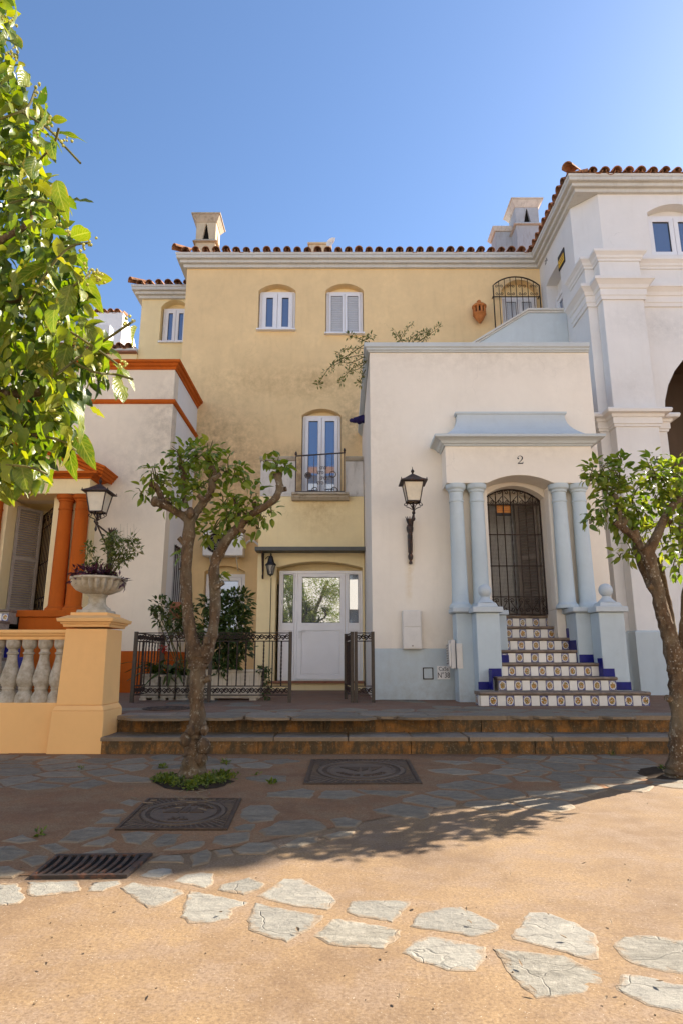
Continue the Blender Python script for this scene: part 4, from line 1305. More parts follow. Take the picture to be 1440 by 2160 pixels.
# balcony parapet panels with worn cappings
for (a, b, left) in ((PX0, P(624, 1000, DP).x, True), (P(728, 1000, DP).x, 0.432, False)):
    pn = MB().box(a, b, DP + 0.02, DP + 0.16, PZ + 0.0415, 4.72).build('balcony_panel', M['weathered'], yh, bevel=0.012)
    MB().box(a - (0.0 if not left else 0.0), b + 0.002, DP - 0.005, DP + 0.18, PZ + 0.001, PZ + 0.04).build('ledge', M['weathered'], pn, bevel=0.008)
    cp = MB().sweep([(0, 4.722), (0.02, 4.722), (0.055, 4.77), (0.055, 4.80), (0, 4.815), (-0.16, 4.815), (-0.16, 4.722)], [(a - 0.02 if left else a, DP + 0.02), (b, DP + 0.02)])
    cp.build('capping', M['worncap'], pn, bevel=0.006)
sa, sb = P(612, 1060, DP - 0.2).x, P(738, 1060, DP - 0.2).x
slab = MB().sweep([(0, PZ - 0.10), (0.10, PZ - 0.10), (0.13, PZ - 0.075), (0.165, PZ - 0.05), (0.165, PZ - 0.02), (0.22, PZ - 0.01), (0.22, PZ + 0.035), (0, PZ + 0.04)], [(sa + .02, DP - 0.001), (sb - 0.02, DP - 0.001)])
slab.build('balcony_slab', M['worncap'], yh, bevel=0.008)
ra, rb_ = P(624, 1000, DP - 0.08).x, P(726, 1000, DP - 0.08).x
rl = thing_rail = MB()
ry = DP - 0.09
rl.tube([(ra, ry, PZ + 0.075), (rb_, ry, PZ + 0.075)], 0.012, 4, square=True)
rl.tube([(ra - 0.01, ry, PZ + 0.80), (rb_ + 0.02, ry, PZ + 0.87)], 0.016, 4, square=True)
rail = rl.build('balcony_railing', M['rustiron'], yh)
for i in range(9):
    x = ra + (rb_ - ra) * i / 8
    zt_ = PZ + 0.80 + 0.07 * i / 8
    mb = MB(); mb.tube([(x, ry, PZ + 0.04), (x, ry, zt_)], 0.008 if i not in (0, 8) else 0.013, 4, square=True)
    if i in (0, 8): mb.lathe([(0.006, 0), (0.022, 0.02), (0.026, 0.045), (0.016, 0.075), (0.004, 0.095)], (x, ry, zt_ + 0.005), 8)
    mb.build('baluster', M['rustiron'], rail)
cx_ = (ra + rb_) / 2
for (dx, z, r) in ((-0.23, 0.40, 0.062), (0.25, 0.42, 0.062), (-0.1, 0.1, 0.055), (0.28, 0.1, 0.06)):
    pts = [(cx_ + dx + r * math.cos(a), ry - 0.012, PZ + z + r * math.sin(a)) for a in [2 * math.pi * k / 14 for k in range(15)]]
    MB().tube(pts, 0.009, 5).build('ring', M['rustiron'], rail)
for dx in (0.0, 0.07):
    for (z, s) in ((0.55, 1), (0.45, -1), (0.34, 1), (0.24, -1)):
        MB().tube(spiral((cx_ + dx + 0.03 * s, ry - 0.012, PZ + z), 0.038, 1.3, 0.5, (s, 0, 0), (0, 0, 1), 14), 0.006, 4).build('scroll', M['rustiron'], rail)
MB().add(*(lambda n: ([(cx_ - 0.23 + 0.05 * math.cos(2 * math.pi * k / n), ry - 0.01, PZ + 0.40 + 0.05 * math.sin(2 * math.pi * k / n)) for k in range(n)], [tuple(range(n))]))(14)).build('medallion', M['rustiron'], rail)

# black arched grille over the upper right window
gy = DM - 0.14
ga, gb = P(1041, 640, gy).x, P(1139, 640, gy).x
gz0, gzs, gzt = 7.2, P(0, 602, gy).z, P(0, 584, gy).z
gr = MB()
gp = arch_poly(ga, gb, gz0, gzs, gzt, 12)
gr.tube([(x, gy, z) for x, z in gp[1:]] + [(ga, gy, gz0)], 0.016, 4, square=True)
gmid = P(0, 626, gy).z
gr.tube([(ga, gy, gmid), (gb, gy, gmid)], 0.013, 4, square=True)
grille = gr.build('window_grille', M['iron'], yh)
w_ = (gb - ga) / 2; hh = gzt - gzs; rad_ = (w_ * w_ + hh * hh) / (2 * hh); gcx = (ga + gb) / 2
for i in range(1, 8):
    x = ga + (gb - ga) * i / 8
    zt_ = (gzt - rad_) + math.sqrt(max(0, rad_ ** 2 - (x - gcx) ** 2))
    MB().tube([(x, gy, gz0), (x, gy, zt_)], 0.009, 4, square=True).build('bar', M['iron'], grille)
for i in range(4):
    x = ga + (gb - ga) * (2 * i + 1) / 8
    for s in (-1, 1):
        for zz, up in ((gmid + 0.075, -1), (gmid + 0.26, 1)):
            MB().tube(spiral((x + s * 0.055, gy - 0.012, zz), 0.042, 1.3, 0, (-s, 0, 0), (0, 0, up), 12), 0.007, 4).build('scroll', M['iron'], grille)
for s in (ga, gb):
    MB().tube([(s, gy, gzs - 0.25), (s, DM + 0.02, gzs - 0.25)], 0.012, 4).build('stay', M['iron'], grille)

# ------------------------------------------------------------------ set-back wing on the left of the yellow house
DW = 14.5
wg = thing('house_wing', 'narrow yellow wing set back left of the yellow house, own tiled eaves', 'house', (-4.4, DW, TZ))
wx0 = P(300, 640, DW).x
hw_ = px_hole(341, 398, P(0, 723, DW).z, 648, 632, DW)
wm = MB(); wm.wall([(wx0, TZ), (-3.2, TZ), (-3.2, 9.99), (wx0, 9.99)], [arch_poly(*hw_)], XZ, DW, DW + 0.34)
wm.box(wx0, wx0 + .3, DW + 0.341, 18, TZ, 9.985)
wm.build('wall', M['yellow2'], wg)
MB().box(hw_[0] - .1, hw_[1] + .1, DW + 0.25, DW + 0.26, hw_[2] - .1, hw_[4] + .1).build('lunette', M['yellow2'], wg)
add_window(wg, hw_[0] + 0.02, hw_[1] - 0.02, hw_[2] + 0.02, P(0, 651, DW + .16).z, DW + 0.16, sash=0.075)
wpath = [(wx0, 18), (wx0, DW), (-3.3, DW)]
for c in CORN: MB().sweep(c, wpath).build('cornice', M['trim'], wg, bevel=0.006)
tile_row(wg, (wx0, DW), (-3.65, DW), 10.055)
tile_row(wg, (wx0, 17.5), (wx0, DW + 0.1), 10.055, skip_ends=0.1)
inst('ridge_tile', TILE, wg, (wx0 - 0.25, DW - 0.27, 10.12), (0.25, 0, R(-45)), (1.15, 1.1, 1.15))
MB().add([(wx0 - 0.2, DW - 0.2, 10.05), (-3.3, DW - 0.2, 10.05), (-3.3, 18, 11.0), (wx0 - .2, 18, 11.0)], [(0, 1, 2, 3)]).build('roof', M['terracotta'], wg)
# lower garden wall running left from the wing, capped with tiles
lz = P(0, 737, DW - 0.3).z
lw = thing('tiled_wall', 'low yellow roof wall capped with clay tiles beside the wing', 'wall', (-5.9, DW - 0.1, TZ))
MB().box(-9.0, wx0 - 0.003, DW - 0.06, DW + 0.3, TZ, lz).build('wall', M['yellow2'], lw)
MB().box(-9.0, wx0 - 0.003, DW - 0.16, DW + 0.3, lz + 0.002, lz + 0.05).build('ledge', M['brownclay'], lw)
MB().box(-9.0, wx0 - 0.003, DW - 0.10, DW + 0.3, lz + 0.052, lz + 0.14).build('mortar', M['trim'], lw)
tile_row(lw, (-9.0, DW - 0.05), (wx0 - 0.1, DW - 0.05), lz + 0.15, over=0.12)

# ------------------------------------------------------------------ far white roof house and its air conditioner
fw_ = thing('roof_house', 'small white roof house with a scalloped tile edge, far behind the orange trimmed house', 'house', (-7.6, 19, TZ))
fx1 = P(258, 690, 18).x; fz = P(0, 659, 18).z
fm = MB(); fm.box(-13, fx1, 18, 18.3, 5, fz)
fm.add([(fx1, 18.301, 5), (fx1, 20.2, 5), (fx1, 20.2, fz - 1.1), (fx1, 19.7, fz - 0.75), (fx1, 19.0, fz - 0.2), (fx1, 18.301, fz),
        (fx1 - .3, 18.301, 5), (fx1 - .3, 20.2, 5), (fx1 - .3, 20.2, fz - 1.1), (fx1 - .3, 19.7, fz - 0.75), (fx1 - .3, 19.0, fz - 0.2), (fx1 - .3, 18.301, fz)],
       [(0, 1, 2, 3, 4, 5), (11, 10, 9, 8, 7, 6), (0, 6, 7, 1), (1, 7, 8, 2), (2, 8, 9, 3), (3, 9, 10, 4), (4, 10, 11, 5)])
fm.build('wall', M['plainwhite'], fw_)
tile_row(fw_, (-11, 18), (fx1, 18), fz + 0.0, over=0.05, pitch=0.21)
wxa = P(176, 690, 17.98).x
MB().box(wxa - 0.9, wxa, 17.95, 17.998, P(0, 715, 18).z, P(0, 668, 18).z).build('window', M['glass'], fw_)
MB().box(wxa, wxa + 0.07, 17.93, 17.998, P(0, 715, 18).z, P(0, 667, 18).z).build('window_frame', M['upvc'], fw_)
def ac_unit(loc, w, h, d, label, brackets=False):
    x, y, z = loc
    t = thing('air_conditioner', label, 'air conditioner', loc, None)
    MB().box(x - w / 2, x + w / 2, y, y + d, z, z + h).build('casing', M['acwhite'], t, bevel=0.012)
    MB().tube([(x - w * .17, y + 0.02, z + h / 2), (x - w * .17, y - 0.004, z + h / 2)], h * 0.40, 24).build('fan_opening', M['dark'], t)
    g = MB()
    for r in (0.40, 0.30, 0.2, 0.1):
        pts = [(x - w * .17 + h * r * math.cos(2 * math.pi * k / 24), y - 0.010, z + h / 2 + h * r * math.sin(2 * math.pi * k / 24)) for k in range(25)]
        g.tube(pts, 0.005, 4)
    for k in range(12):
        a = 2 * math.pi * k / 12
        g.tube([(x - w * .17, y - .010, z + h / 2), (x - w * .17 + h * .4 * math.cos(a), y - .010, z + h / 2 + h * .4 * math.sin(a))], 0.003, 4)
    g.build('fan_grille', M['shutter'], t)
    if brackets:
        for s in (-1, 1):
            m_ = MB(); m_.tube([(x + s * w * .33, y, z - .012), (x + s * w * .33, y + d + .1, z - .012)], 0.012, 4, square=True); m_.tube([(x + s * w * .33, y + .05, z - .02), (x + s * w * .33, y + d + .1, z - .26)], 0.012, 4, square=True)
            m_.build('bracket', M['trim'], t)
    return t
a0 = P(204, 716, 16.8)
ac_unit((a0.x, 16.8, a0.z - 0.08), 0.72, 0.56, 0.32, 'white air conditioner standing on the roof before the small white roof house')
a0 = P(470, 1172, DM - 0.4)
ac_unit((a0.x, DM - 0.42, a0.z), 0.82, 0.52, 0.28, 'white air conditioner on brackets on the yellow wall behind the forked tree', True)

# ================================================================== WHITE ANNEX WITH THE BLUE COLUMNED PORCH
DB = 9.3
an = thing('white_annex', 'white single storey annex with pale blue columned porch and arched doorway numbered 2', 'building', (2.2, DB, TZ))
AX0, AX1 = 0.445, 3.93
azc = P(0, 744, DB).z
dx0, dx1 = 2.14, 3.05
am = MB()
am.wall([(AX0, 1.016), (AX1, 1.016), (AX1, azc + 0.1), (AX0, azc + 0.1)], [[(dx0 - 0.04, 1.3), (dx1 + 0.04, 1.3), (dx1 + 0.04, 3.5), (dx0 - 0.04, 3.5)]], XZ, DB, DB + 0.3)
am.box(AX0, AX0 + 0.25, DB + 0.301, DM - 0.003, 0.2, azc + 0.1)
am.box(AX1 - 0.25, AX1, DB + 0.301, DM - 0.003, 0.2, azc + 0.1)
am.build('wall', M['white'], an)
MB().box(AX0 + 0.26, AX1 - 0.26, DB + 0.31, DM - 0.003, azc - 0.25, azc - 0.1).build('roof', M['trim'], an)
MB().box(AX0 - 0.012, AX1 + 0.0, DB - 0.014, DB + 0.28, 0.2, 1.014).build('plinth', M['blue'], an, bevel=0.01)
cop = [(0, azc), (0.025, azc), (0.03, azc + 0.02), (0.055, azc + 0.028), (0.06, azc + 0.055), (0.085, azc + 0.07), (0.09, azc + 0.135), (0, azc + 0.14), (-0.33, azc + 0.14), (-0.33, azc + 0.102), (0, azc + 0.102)]
MB().sweep(cop, [(AX0, DM - 0.01), (AX0, DB), (AX1, DB)]).build('coping', M['trimblue'], an, bevel=0.004)
# porch
FE = 8.9
ez0, ez1 = P(0, 1019, FE).z, P(0, 941, FE).z
ex0, ex1 = P(940, 1000, FE).x, P(1249, 985, FE).x
arch = arch_poly(dx0 - 0.02, dx1 + 0.02, ez0, ez0 + 0.005, P(0, 1002, FE).z, 14)
# entablature with the arch cut from its lower edge
head = arch[2:]
outer = [(ex0, ez0), (ex0, ez1), (ex1, ez1), (ex1, ez0)] + [p for p in head]
en = MB(); en.prism(outer, XZ, FE, DB - 0.003)
en.build('entablature', M['white'], an, bevel=0.006)
# jamb walls beside the door
jy = 9.12
for (a, b) in ((ex0 + 0.10, dx0), (dx1, ex1 - 0.1)):
    MB().box(a, b, jy, DB - 0.002, 1.56, ez0 - 0.002).build('jamb', M['white'], an, bevel=0.012)
for (a, b) in ((dx0 - 0.06, dx0 + 0.0), (dx1, dx1 + 0.06)):
    MB().box(a, b, jy - 0.03, jy - 0.002, 1.56, ez0 - 0.003).build('architrave', M['white'], an, bevel=0.006)
# deep reveals of the doorway
rv = MB(); rv.box(dx0 - 0.2, dx0, DB - 0.0, 9.75, 1.56, 3.55); rv.box(dx1, dx1 + 0.2, DB, 9.75, 1.56, 3.55)
rv.wall([(dx0 - 0.001, ez0 - 0.1), (dx0 - 0.001, ez0 + 0.35), (dx1 + 0.001, ez0 + 0.35), (dx1 + 0.001, ez0 - 0.1)] + [], [], XZ, 9.74, 9.75)
# arched soffit behind the entablature
so = arch_poly(dx0, dx1, ez0 - 0.12, ez0 - 0.115, ez0 + 0.07, 14)[2:]
poly = [(dx0, ez0 + 0.45)] + [(dx1, ez0 + 0.45)] + so
rv.prism(poly, XZ, DB + 0.001, 9.735)
rv.build('door_reveal', M['white'], an)
# cornice and swept roof of the porch
cpf = [(0, ez1), (0.02, ez1), (0.025, ez1 + 0.02), (0.055, ez1 + 0.03), (0.075, ez1 + 0.06), (0.12, ez1 + 0.085), (0.165, ez1 + 0.095), (0.17, ez1 + 0.135), (0, ez1 + 0.14)]
MB().sweep(cpf, [(ex0, DB - 0.004), (ex0, FE), (ex1, FE), (ex1, DB - 0.004)]).build('porch_cornice', M['trimblue'], an, bevel=0.004)
MB().box(ex0 + 0.001, ex1 - 0.001, FE + 0.001, DB - 0.004, ez1 + 0.001, ez1 + 0.138).build('porch_slab', M['trimblue'], an)
ctop = P(0, 876, 9.2).z
sw = MB(); vs = []; n = 9
for i in range(n + 1):
    t = i / n
    z = ez1 + 0.142 + (ctop - ez1 - 0.142) * t
    ins = 0.30 * (1 - (1 - t) ** 2.2)
    yin = (DB - FE - 0.08) * (1 - (1 - t) ** 2.2)
    vs += [(ex0 - 0.05 + ins, DB - 0.005, z), (ex0 - 0.05 + ins, FE - 0.05 + yin, z), (ex1 + 0.05 - ins, FE - 0.05 + yin, z), (ex1 + 0.05 - ins, DB - 0.005, z)]
fs = []
for i in range(n):
    for k in range(3):
        fs.append((i * 4 + k, i * 4 + k + 1, (i + 1) * 4 + k + 1, (i + 1) * 4 + k))
fs += [(n * 4, n * 4 + 1, n * 4 + 2, n * 4 + 3)]
sw.add(vs, fs); sw.build('porch_roof', M['trimblue'], an)
MB().sweep([(0, ctop), (0.015, ctop), (0.03, ctop + 0.012), (0.03, ctop + 0.04), (0, ctop + 0.045)], [(ex0 + 0.25, DB - 0.004), (ex0 + 0.25, DB - 0.12), (ex1 - 0.25, DB - 0.12), (ex1 - 0.25, DB - 0.004)]).build('porch_ridge', M['trimblue'], an)
MB().box(ex0 + 0.251, ex1 - 0.251, DB - 0.119, DB - 0.004, ctop + 0.001, ctop + 0.043).build('porch_ridge_top', M['trimblue'], an)
# columns
def column_mesh(name, mat, h, r):
    pr = [(r * 1.42, 0), (r * 1.42, 0.02), (r * 1.36, 0.045), (r * 1.22, 0.06), (r * 1.10, 0.075), (r * 1.04, 0.10), (r * 1.0, h * 0.2), (r * 0.96, h * .5), (r * 0.88, h - 0.28),
          (r * 0.88, h - 0.265), (r * 0.96, h - 0.26), (r * 0.96, h - 0.235), (r * 0.88, h - 0.23), (r * 0.88, h - 0.12), (r * 1.0, h - 0.11), (r * 1.02, h - 0.085), (r * 1.25, h - 0.06), (r * 1.32, h - 0.03), (r * 1.32, h)]
    mb = MB(); mb.lathe(pr, (0, 0, 0), 24)
    me = mb.mesh(name, smooth=True); me.materials.append(mat); shade_auto(me, 30)
    return me
COLM = column_mesh('column', M['blue'], ez0 - 0.003 - 1.562, 0.112)
for px in (965, 1009, 1186, 1228):
    c = P(px, 1150, 9.01)
    inst('column', COLM, an, (c.x, 9.01, 1.562))
own_box('plinth', M['white'], an, dx1 + 0.0, 3.174, 9.121, 9.75, 0.3, 1.557, 0.006)
# pedestals
def pedestal(x0, x1, y0, y1, top=1.50, bx=None):
    p = MB().box(x0, x1, y0, y1, TZ - 0.1, top).build('pedestal', M['blue'], an, bevel=0.012)
    return p
for pts in ([(1.565, 8.80), (2.05, 8.80), (2.05, 9.12), (1.565, 9.12)], [(3.175, 8.72), (3.62, 8.72), (3.62, 9.12), (3.175, 9.12)]):
    (a, y0), (b, _), (_, y1), _ = pts
    p = MB().box(a, b, y0, y1, TZ - 0.1, 1.482).build('pedestal', M['blue'], an, bevel=0.012)
    MB().sweep([(0, 1.484), (0.02, 1.484), (0.05, 1.50), (0.05, 1.556), (0, 1.558)], [(a, y1), (a, y0), (b, y0), (b, y1)]).build('slab', M['trimblue'], p, bevel=0.006)
    MB().box(a + .001, b - .001, y0 + .001, y1, 1.484, 1.557).build('slab', M['trimblue'], p)
own_box('pedestal', M['blue'], an, 2.052, 2.30, 8.98, 9.12, TZ - 0.1, 1.47, 0.01)
own_box('slab', M['trimblue'], an, 2.052, 2.33, 8.95, 9.118, 1.472, 1.535, 0.008)
for (a, b, y0) in ((1.775, 2.085, 8.50), (3.365, 3.70, 8.42)):
    cx_ = (a + b) / 2; hw2 = (b - a) / 2; cy_ = y0 + hw2
    yb = y0 + 0.30
    p = MB().box(a, b, y0, yb - 0.003, TZ - 0.1, 1.470).build('pedestal', M['blue'], an, bevel=0.01)
    MB().box(a - 0.045, b + 0.045, y0 - 0.045, yb - 0.052, 1.472, 1.545).build('slab', M['trimblue'], p, bevel=0.008)
    MB().frustum(cx_, y0 + 0.11, 1.547, 1.60, hw2 * 0.9, 0.13, hw2 * 0.75, 0.11).build('slab', M['trimblue'], p, bevel=0.006)
    MB().lathe([(0.125, 0), (0.115, 0.01), (0.075, 0.045), (0.055, 0.07), (0.05, 0.085)], (cx_, y0 + 0.11, 1.602), 20).build('ball_foot', M['trimblue'], p, smooth=True)
    pr = [(0.09 * math.sin(math.pi * k / 14) + 0.001, -0.09 * math.cos(math.pi * k / 14)) for k in range(15)]
    MB().lathe(pr, (cx_, y0 + 0.11, 1.602 + 0.165), 24).build('ball', M['trimblue'], p, smooth=True)

# iron gate with mesh, grey door and louvre behind
GY = 9.5
gt = MB()
gz0_, gz1_ = 1.515, ez0 - 0.115
gtop = ez0 + 0.065
gpl = arch_poly(dx0 + 0.006, dx1 - 0.006, gz0_, gz1_, gtop, 10)
gt.tube([(x, GY, z) for x, z in gpl] + [(gpl[0][0], GY, gpl[0][1])], 0.018, 4, square=True)
zz_ = [P(0, y, GY).z for y in (1033, 1065, 1128, 1194, 1259)]
for z in zz_: gt.tube([(dx0, GY, z), (dx1, GY, z)], 0.011, 4, square=True)
gate = gt.build('iron_gate', M['iron'], an)
gw = dx1 - dx0
for i in range(1, 8):
    x = dx0 + gw * i / 8
    ww = gw / 2; hh = gtop - gz1_; rd = (ww * ww + hh * hh) / (2 * hh)
    z1 = gtop - rd + math.sqrt(rd * rd - (x - (dx0 + dx1) / 2) ** 2)
    pts = [(x, GY, gz0_ + (z1 - gz0_) * k / 40) for k in range(41)] if i % 2 == 0 else [(x, GY, gz0_), (x, GY, z1)]
    MB().tube(pts, 0.009, 4, square=True, twist=0.55 if i % 2 == 0 else 0).build('bar', M['iron'], gate)
for i in range(4):
    xc = dx0 + gw * (2 * i + 1) / 8
    for s in (-1, 1):
        for (za, up) in ((zz_[4] - 0.055, 1), (gz0_ + 0.07, -1), (zz_[1] + 0.045, -1), (zz_[0] - 0.05, 1)):
            MB().tube(spiral((xc + s * 0.05, GY - 0.014, za), 0.036, 1.3, 0.2, (-s, 0, 0), (0, 0, up), 11), 0.006, 4).build('scroll', M['iron'], gate)
        MB().tube([(xc + s * 0.02, GY - 0.014, zz_[4] - 0.06), (xc + s * gw / 8, GY - 0.014, gz0_ + 0.05)], 0.006, 4).build('brace', M['iron'], gate)
        MB().tube([(xc + s * 0.02, GY - 0.014, zz_[1] + 0.13), (xc + s * gw / 8, GY - 0.014, zz_[1] + 0.02)], 0.006, 4).build('brace', M['iron'], gate)
ms = MB()
n = 46
for i in range(1, n):
    x = dx0 + gw * i / n
    ms.box(x - 0.0012, x + 0.0012, GY + 0.014, GY + 0.016, gz0_ + .02, gz1_ - 0.0)
m_ = int((gz1_ - gz0_) / (gw / n))
for i in range(1, m_):
    z = gz0_ + (gz1_ - gz0_) * i / m_
    ms.box(dx0 + .005, dx1 - .005, GY + 0.0165, GY + 0.018, z - 0.0012, z + 0.0012)
tag(ms.build('wire_mesh', M['iron'], gate), kind='stuff')
MB().box(dx0 + 0.03, dx0 + 0.075, GY - 0.035, GY + 0.01, zz_[3] + 0.13, zz_[3] + 0.33).build('lock_box', M['black'], gate, bevel=0.004)
MB().box(dx0 - 0.15, dx1 + 0.15, 9.93, 9.97, 1.3, 3.6).build('inner_door', M['greydoor'], an)
ds = MB(); ds.box(dx1 - 0.36, dx1 - 0.34, 9.86, 9.925, 1.5, 3.5); ds.box(dx0 - 0.02, dx0 + 0.0, 9.8, 9.925, 1.5, 3.5)
ds.build('door_frame', M['trimblue'], an)
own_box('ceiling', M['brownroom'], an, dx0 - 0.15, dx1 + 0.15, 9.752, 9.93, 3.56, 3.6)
own_box('side_wall', M['white'], an, dx1 + 0.151, dx1 + 0.25, 9.752, 9.97, 1.3, 3.6)
own_box('side_wall', M['white'], an, dx0 - 0.25, dx0 - 0.151, 9.752, 9.97, 1.3, 3.6)
# open louvred shutter inside on the right
sh = MB(); lx = dx1 - 0.04
def louvre_leaf(parent, p0, p1, z0, z1, mat, n, th=0.035, name='shutter'):
    """leaf between plan points p0 and p1"""
    p0 = Vector(p0); p1 = Vector(p1); d = (p1 - p0); w = d.length; d.normalize(); nn = Vector((d.y, -d.x))
    fn = lambda u, v, q: (p0.x + d.x * u + nn.x * q, p0.y + d.y * u + nn.y * q, v)
    mb = MB(); s = 0.055
    zm = (z0 + z1) / 2
    mb.wall([(0, z0), (w, z0), (w, z1), (0, z1)], [[(s, z0 + s), (w - s, z0 + s), (w - s, zm - s * .6), (s, zm - s * .6)], [(s, zm + s * .6), (w - s, zm + s * .6), (w - s, z1 - s), (s, z1 - s)]], fn, -th / 2, th / 2)
    leaf = mb.build(name, mat, parent, bevel=0.003)
    me = None
    for lo, hi in ((z0 + s, zm - s * .6), (zm + s * .6, z1 - s)):
        k = max(3, int((hi - lo) / 0.042))
        for i in range(k):
            z = lo + (i + .5) * (hi - lo) / k
            m2 = MB()
            m2.add([fn(s, z - 0.016, th * .42), fn(w - s, z - 0.016, th * .42), fn(w - s, z + 0.016, -th * .42), fn(s, z + 0.016, -th * .42),
                    fn(s, z - 0.010, th * .42), fn(w - s, z - 0.010, th * .42), fn(w - s, z + 0.022, -th * .42), fn(s, z + 0.022, -th * .42)],
                   [(0, 1, 2, 3), (7, 6, 5, 4), (0, 4, 5, 1), (2, 6, 7, 3), (1, 5, 6, 2), (0, 3, 7, 4)])
            m2.build('slat', mat, leaf)
    return leaf
louvre_leaf(an, (dx1 - 0.30, 9.84), (dx1 - 0.03, 9.62), 1.52, 3.28, M['shutter'], 40)
# alarm notice hung behind the gate bars
sg = thing('warning_notice', 'small orange notice with a dark foot, behind the bars of the arched gate', 'sign', P(1062, 1078, 9.52))
sp0, sp1 = P(1046, 1088, 9.525), P(1076, 1065, 9.525)
MB().box(sp0.x, sp1.x, 9.522, 9.53, sp0.z, sp1.z).build('board', M['black'], sg)
MB().box(sp0.x + 0.01, sp1.x - 0.01, 9.518, 9.5215, sp0.z + 0.045, sp1.z - 0.01).build('panel', M['signorange'], sg)
for k in range(3):
    MB().box(sp0.x + 0.025, sp1.x - 0.025 - 0.02 * (k % 2), 9.5165, 9.5178, sp1.z - 0.035 - k * 0.03, sp1.z - 0.026 - k * 0.03).build('print_line', M['clay'], sg)
# number 2 above the arch: serif figure with ball and swelling stroke
def figure_two(c, h, mat, parent):
    stroke = [(-0.30, 0.62, .10), (-0.27, 0.80, .05), (-0.12, 0.95, .05), (0.08, 0.97, .07), (0.25, 0.83, .13), (0.24, 0.62, .13), (0.10, 0.42, .09), (-0.10, 0.24, .06), (-0.28, 0.08, .05)]
    st = catmull([(a, b, w) for a, b, w in stroke], 5)
    mb = MB(); L = []; Rr = []
    for i, (x, z, w) in enumerate(st):
        a = st[max(0, i - 1)]; b = st[min(len(st) - 1, i + 1)]
        d = Vector((b[0] - a[0], b[1] - a[1])).normalized(); n = Vector((-d.y, d.x))
        L.append((x + n.x * w / 2, z + n.y * w / 2)); Rr.append((x - n.x * w / 2, z - n.y * w / 2))
    m = len(st)
    pt = lambda p, y: (c[0] + p[0] * h, y, c[2] + (p[1] - 0.5) * h)
    for q, (y0, y1) in enumerate(((c[1] - 0.004, c[1] - 0.0005),)):
        vs = [pt(p, y0) for p in L] + [pt(p, y0) for p in Rr]
        mb.add(vs, [(i, i + 1, m + i + 1, m + i) for i in range(m - 1)])
    mb.add([pt(p, c[1] - 0.0045) for p in [(-0.34, 0.0), (0.30, 0.0), (0.36, 0.26), (0.31, 0.26), (0.24, 0.13), (-0.14, 0.13), (-0.30, 0.10)]], [(0, 1, 2, 3, 4, 5, 6)])
    mb.add([pt((-0.24 + 0.10 * math.cos(a), 0.66 + 0.10 * math.sin(a)), c[1] - 0.005) for a in [2 * math.pi * k / 12 for k in range(12)]], [tuple(range(12))])
    return mb.build('house_number', mat, parent)
figure_two(P(1096, 970, FE), 0.125, M['black'], an)

# louvred meter box, cabinet, valve frame and ceramic plate on the wall
b0, b1 = P(848, 1370, DB), P(886, 1288, DB)
t = thing('meter_cabinet', 'tall cream metal cabinet on the white wall under the lantern', 'utility box', (b0.x, DB - 0.05, b0.z))
MB().box(b0.x, b1.x, DB - 0.085, DB - 0.016, b0.z, b1.z).build('body', M['boxcream'], t, bevel=0.008)
zc = b0.z + (b1.z - b0.z) * 0.57
for z0_, z1_ in ((b0.z + 0.012, zc - 0.002), (zc + 0.002, b1.z - 0.012)):
    MB().box(b0.x + 0.012, b1.x - 0.012, DB - 0.097, DB - 0.086, z0_, z1_).build('door', M['boxcream'], t, bevel=0.004)
MB().tube([((b0.x + b1.x) / 2 + 0.0, DB - 0.105, b0.z + 0.05), ((b0.x + b1.x) / 2, DB - 0.097, b0.z + 0.05)], 0.012, 10).build('lock', M['shutter'], t)
v0, v1 = P(946, 1410, 8.95), P(966, 1350, 8.95)
t = thing('vent_box', 'white louvred vent box fixed to the blue pedestal beside the number plate', 'vent', (v0.x, 9.0, v0.z))
vy0, vy1 = 8.86, 9.10
MB().box(1.49, 1.548, vy0, vy1, v0.z, v1.z).build('body', M['boxcream'], t, bevel=0.006)
MB().box(1.46, 1.4885, vy0 + 0.02, vy1 - 0.02, v0.z + 0.03, v1.z - 0.05).build('cover', M['boxcream'], t, bevel=0.006)
for k in range(8):
    z = v0.z + 0.07 + k * 0.034
    MB().add([(1.459, vy0 + 0.05, z), (1.459, vy1 - 0.05, z), (1.445, vy1 - 0.05, z - 0.012), (1.445, vy0 + 0.05, z - 0.012), (1.459, vy0 + 0.05, z + 0.004), (1.459, vy1 - 0.05, z + 0.004)], [(0, 1, 2, 3), (4, 5, 2, 3), (0, 4, 3), (1, 2, 5)]).build('louvre', M['shutter'], t)
MB().box(1.549, 1.63, vy0 - 0.075, vy0 - 0.060, v0.z + 0.0, v1.z - 0.05).build('plate', M['boxcream'], t, bevel=0.004)
for k in range(6):
    MB().box(1.556, 1.622, vy0 - 0.084, vy0 - 0.0755, v0.z + 0.05 + k * 0.045, v0.z + 0.065 + k * 0.045).build('louvre', M['boxcream'], t)
q0, q1 = P(891, 1433, DB), P(912, 1408, DB)
t = thing('valve_cover', 'small square black framed hatch in the pale blue plinth', 'hatch', (q0.x, DB, q0.z))
hm = MB(); hm.wall([(q0.x, q0.z), (q1.x, q0.z), (q1.x, q1.z), (q0.x, q1.z)], [[(q0.x + .012, q0.z + .012), (q1.x - .012, q0.z + .012), (q1.x - .012, q1.z - .012), (q0.x + .012, q1.z - .012)]], XZ, DB - 0.026, DB - 0.0145)
hm.build('frame', M['iron'], t)
MB().box(q0.x + .0125, q1.x - .0125, DB - 0.019, DB - 0.0146, q0.z + .0125, q1.z - .0125).build('lid', M['blue'], t)
q0, q1 = P(921, 1433, DB), P(947, 1405, DB)
t = thing('number_plate', 'white ceramic plate lettered CaSa N.38 low on the blue plinth', 'sign', (q0.x, DB, q0.z))
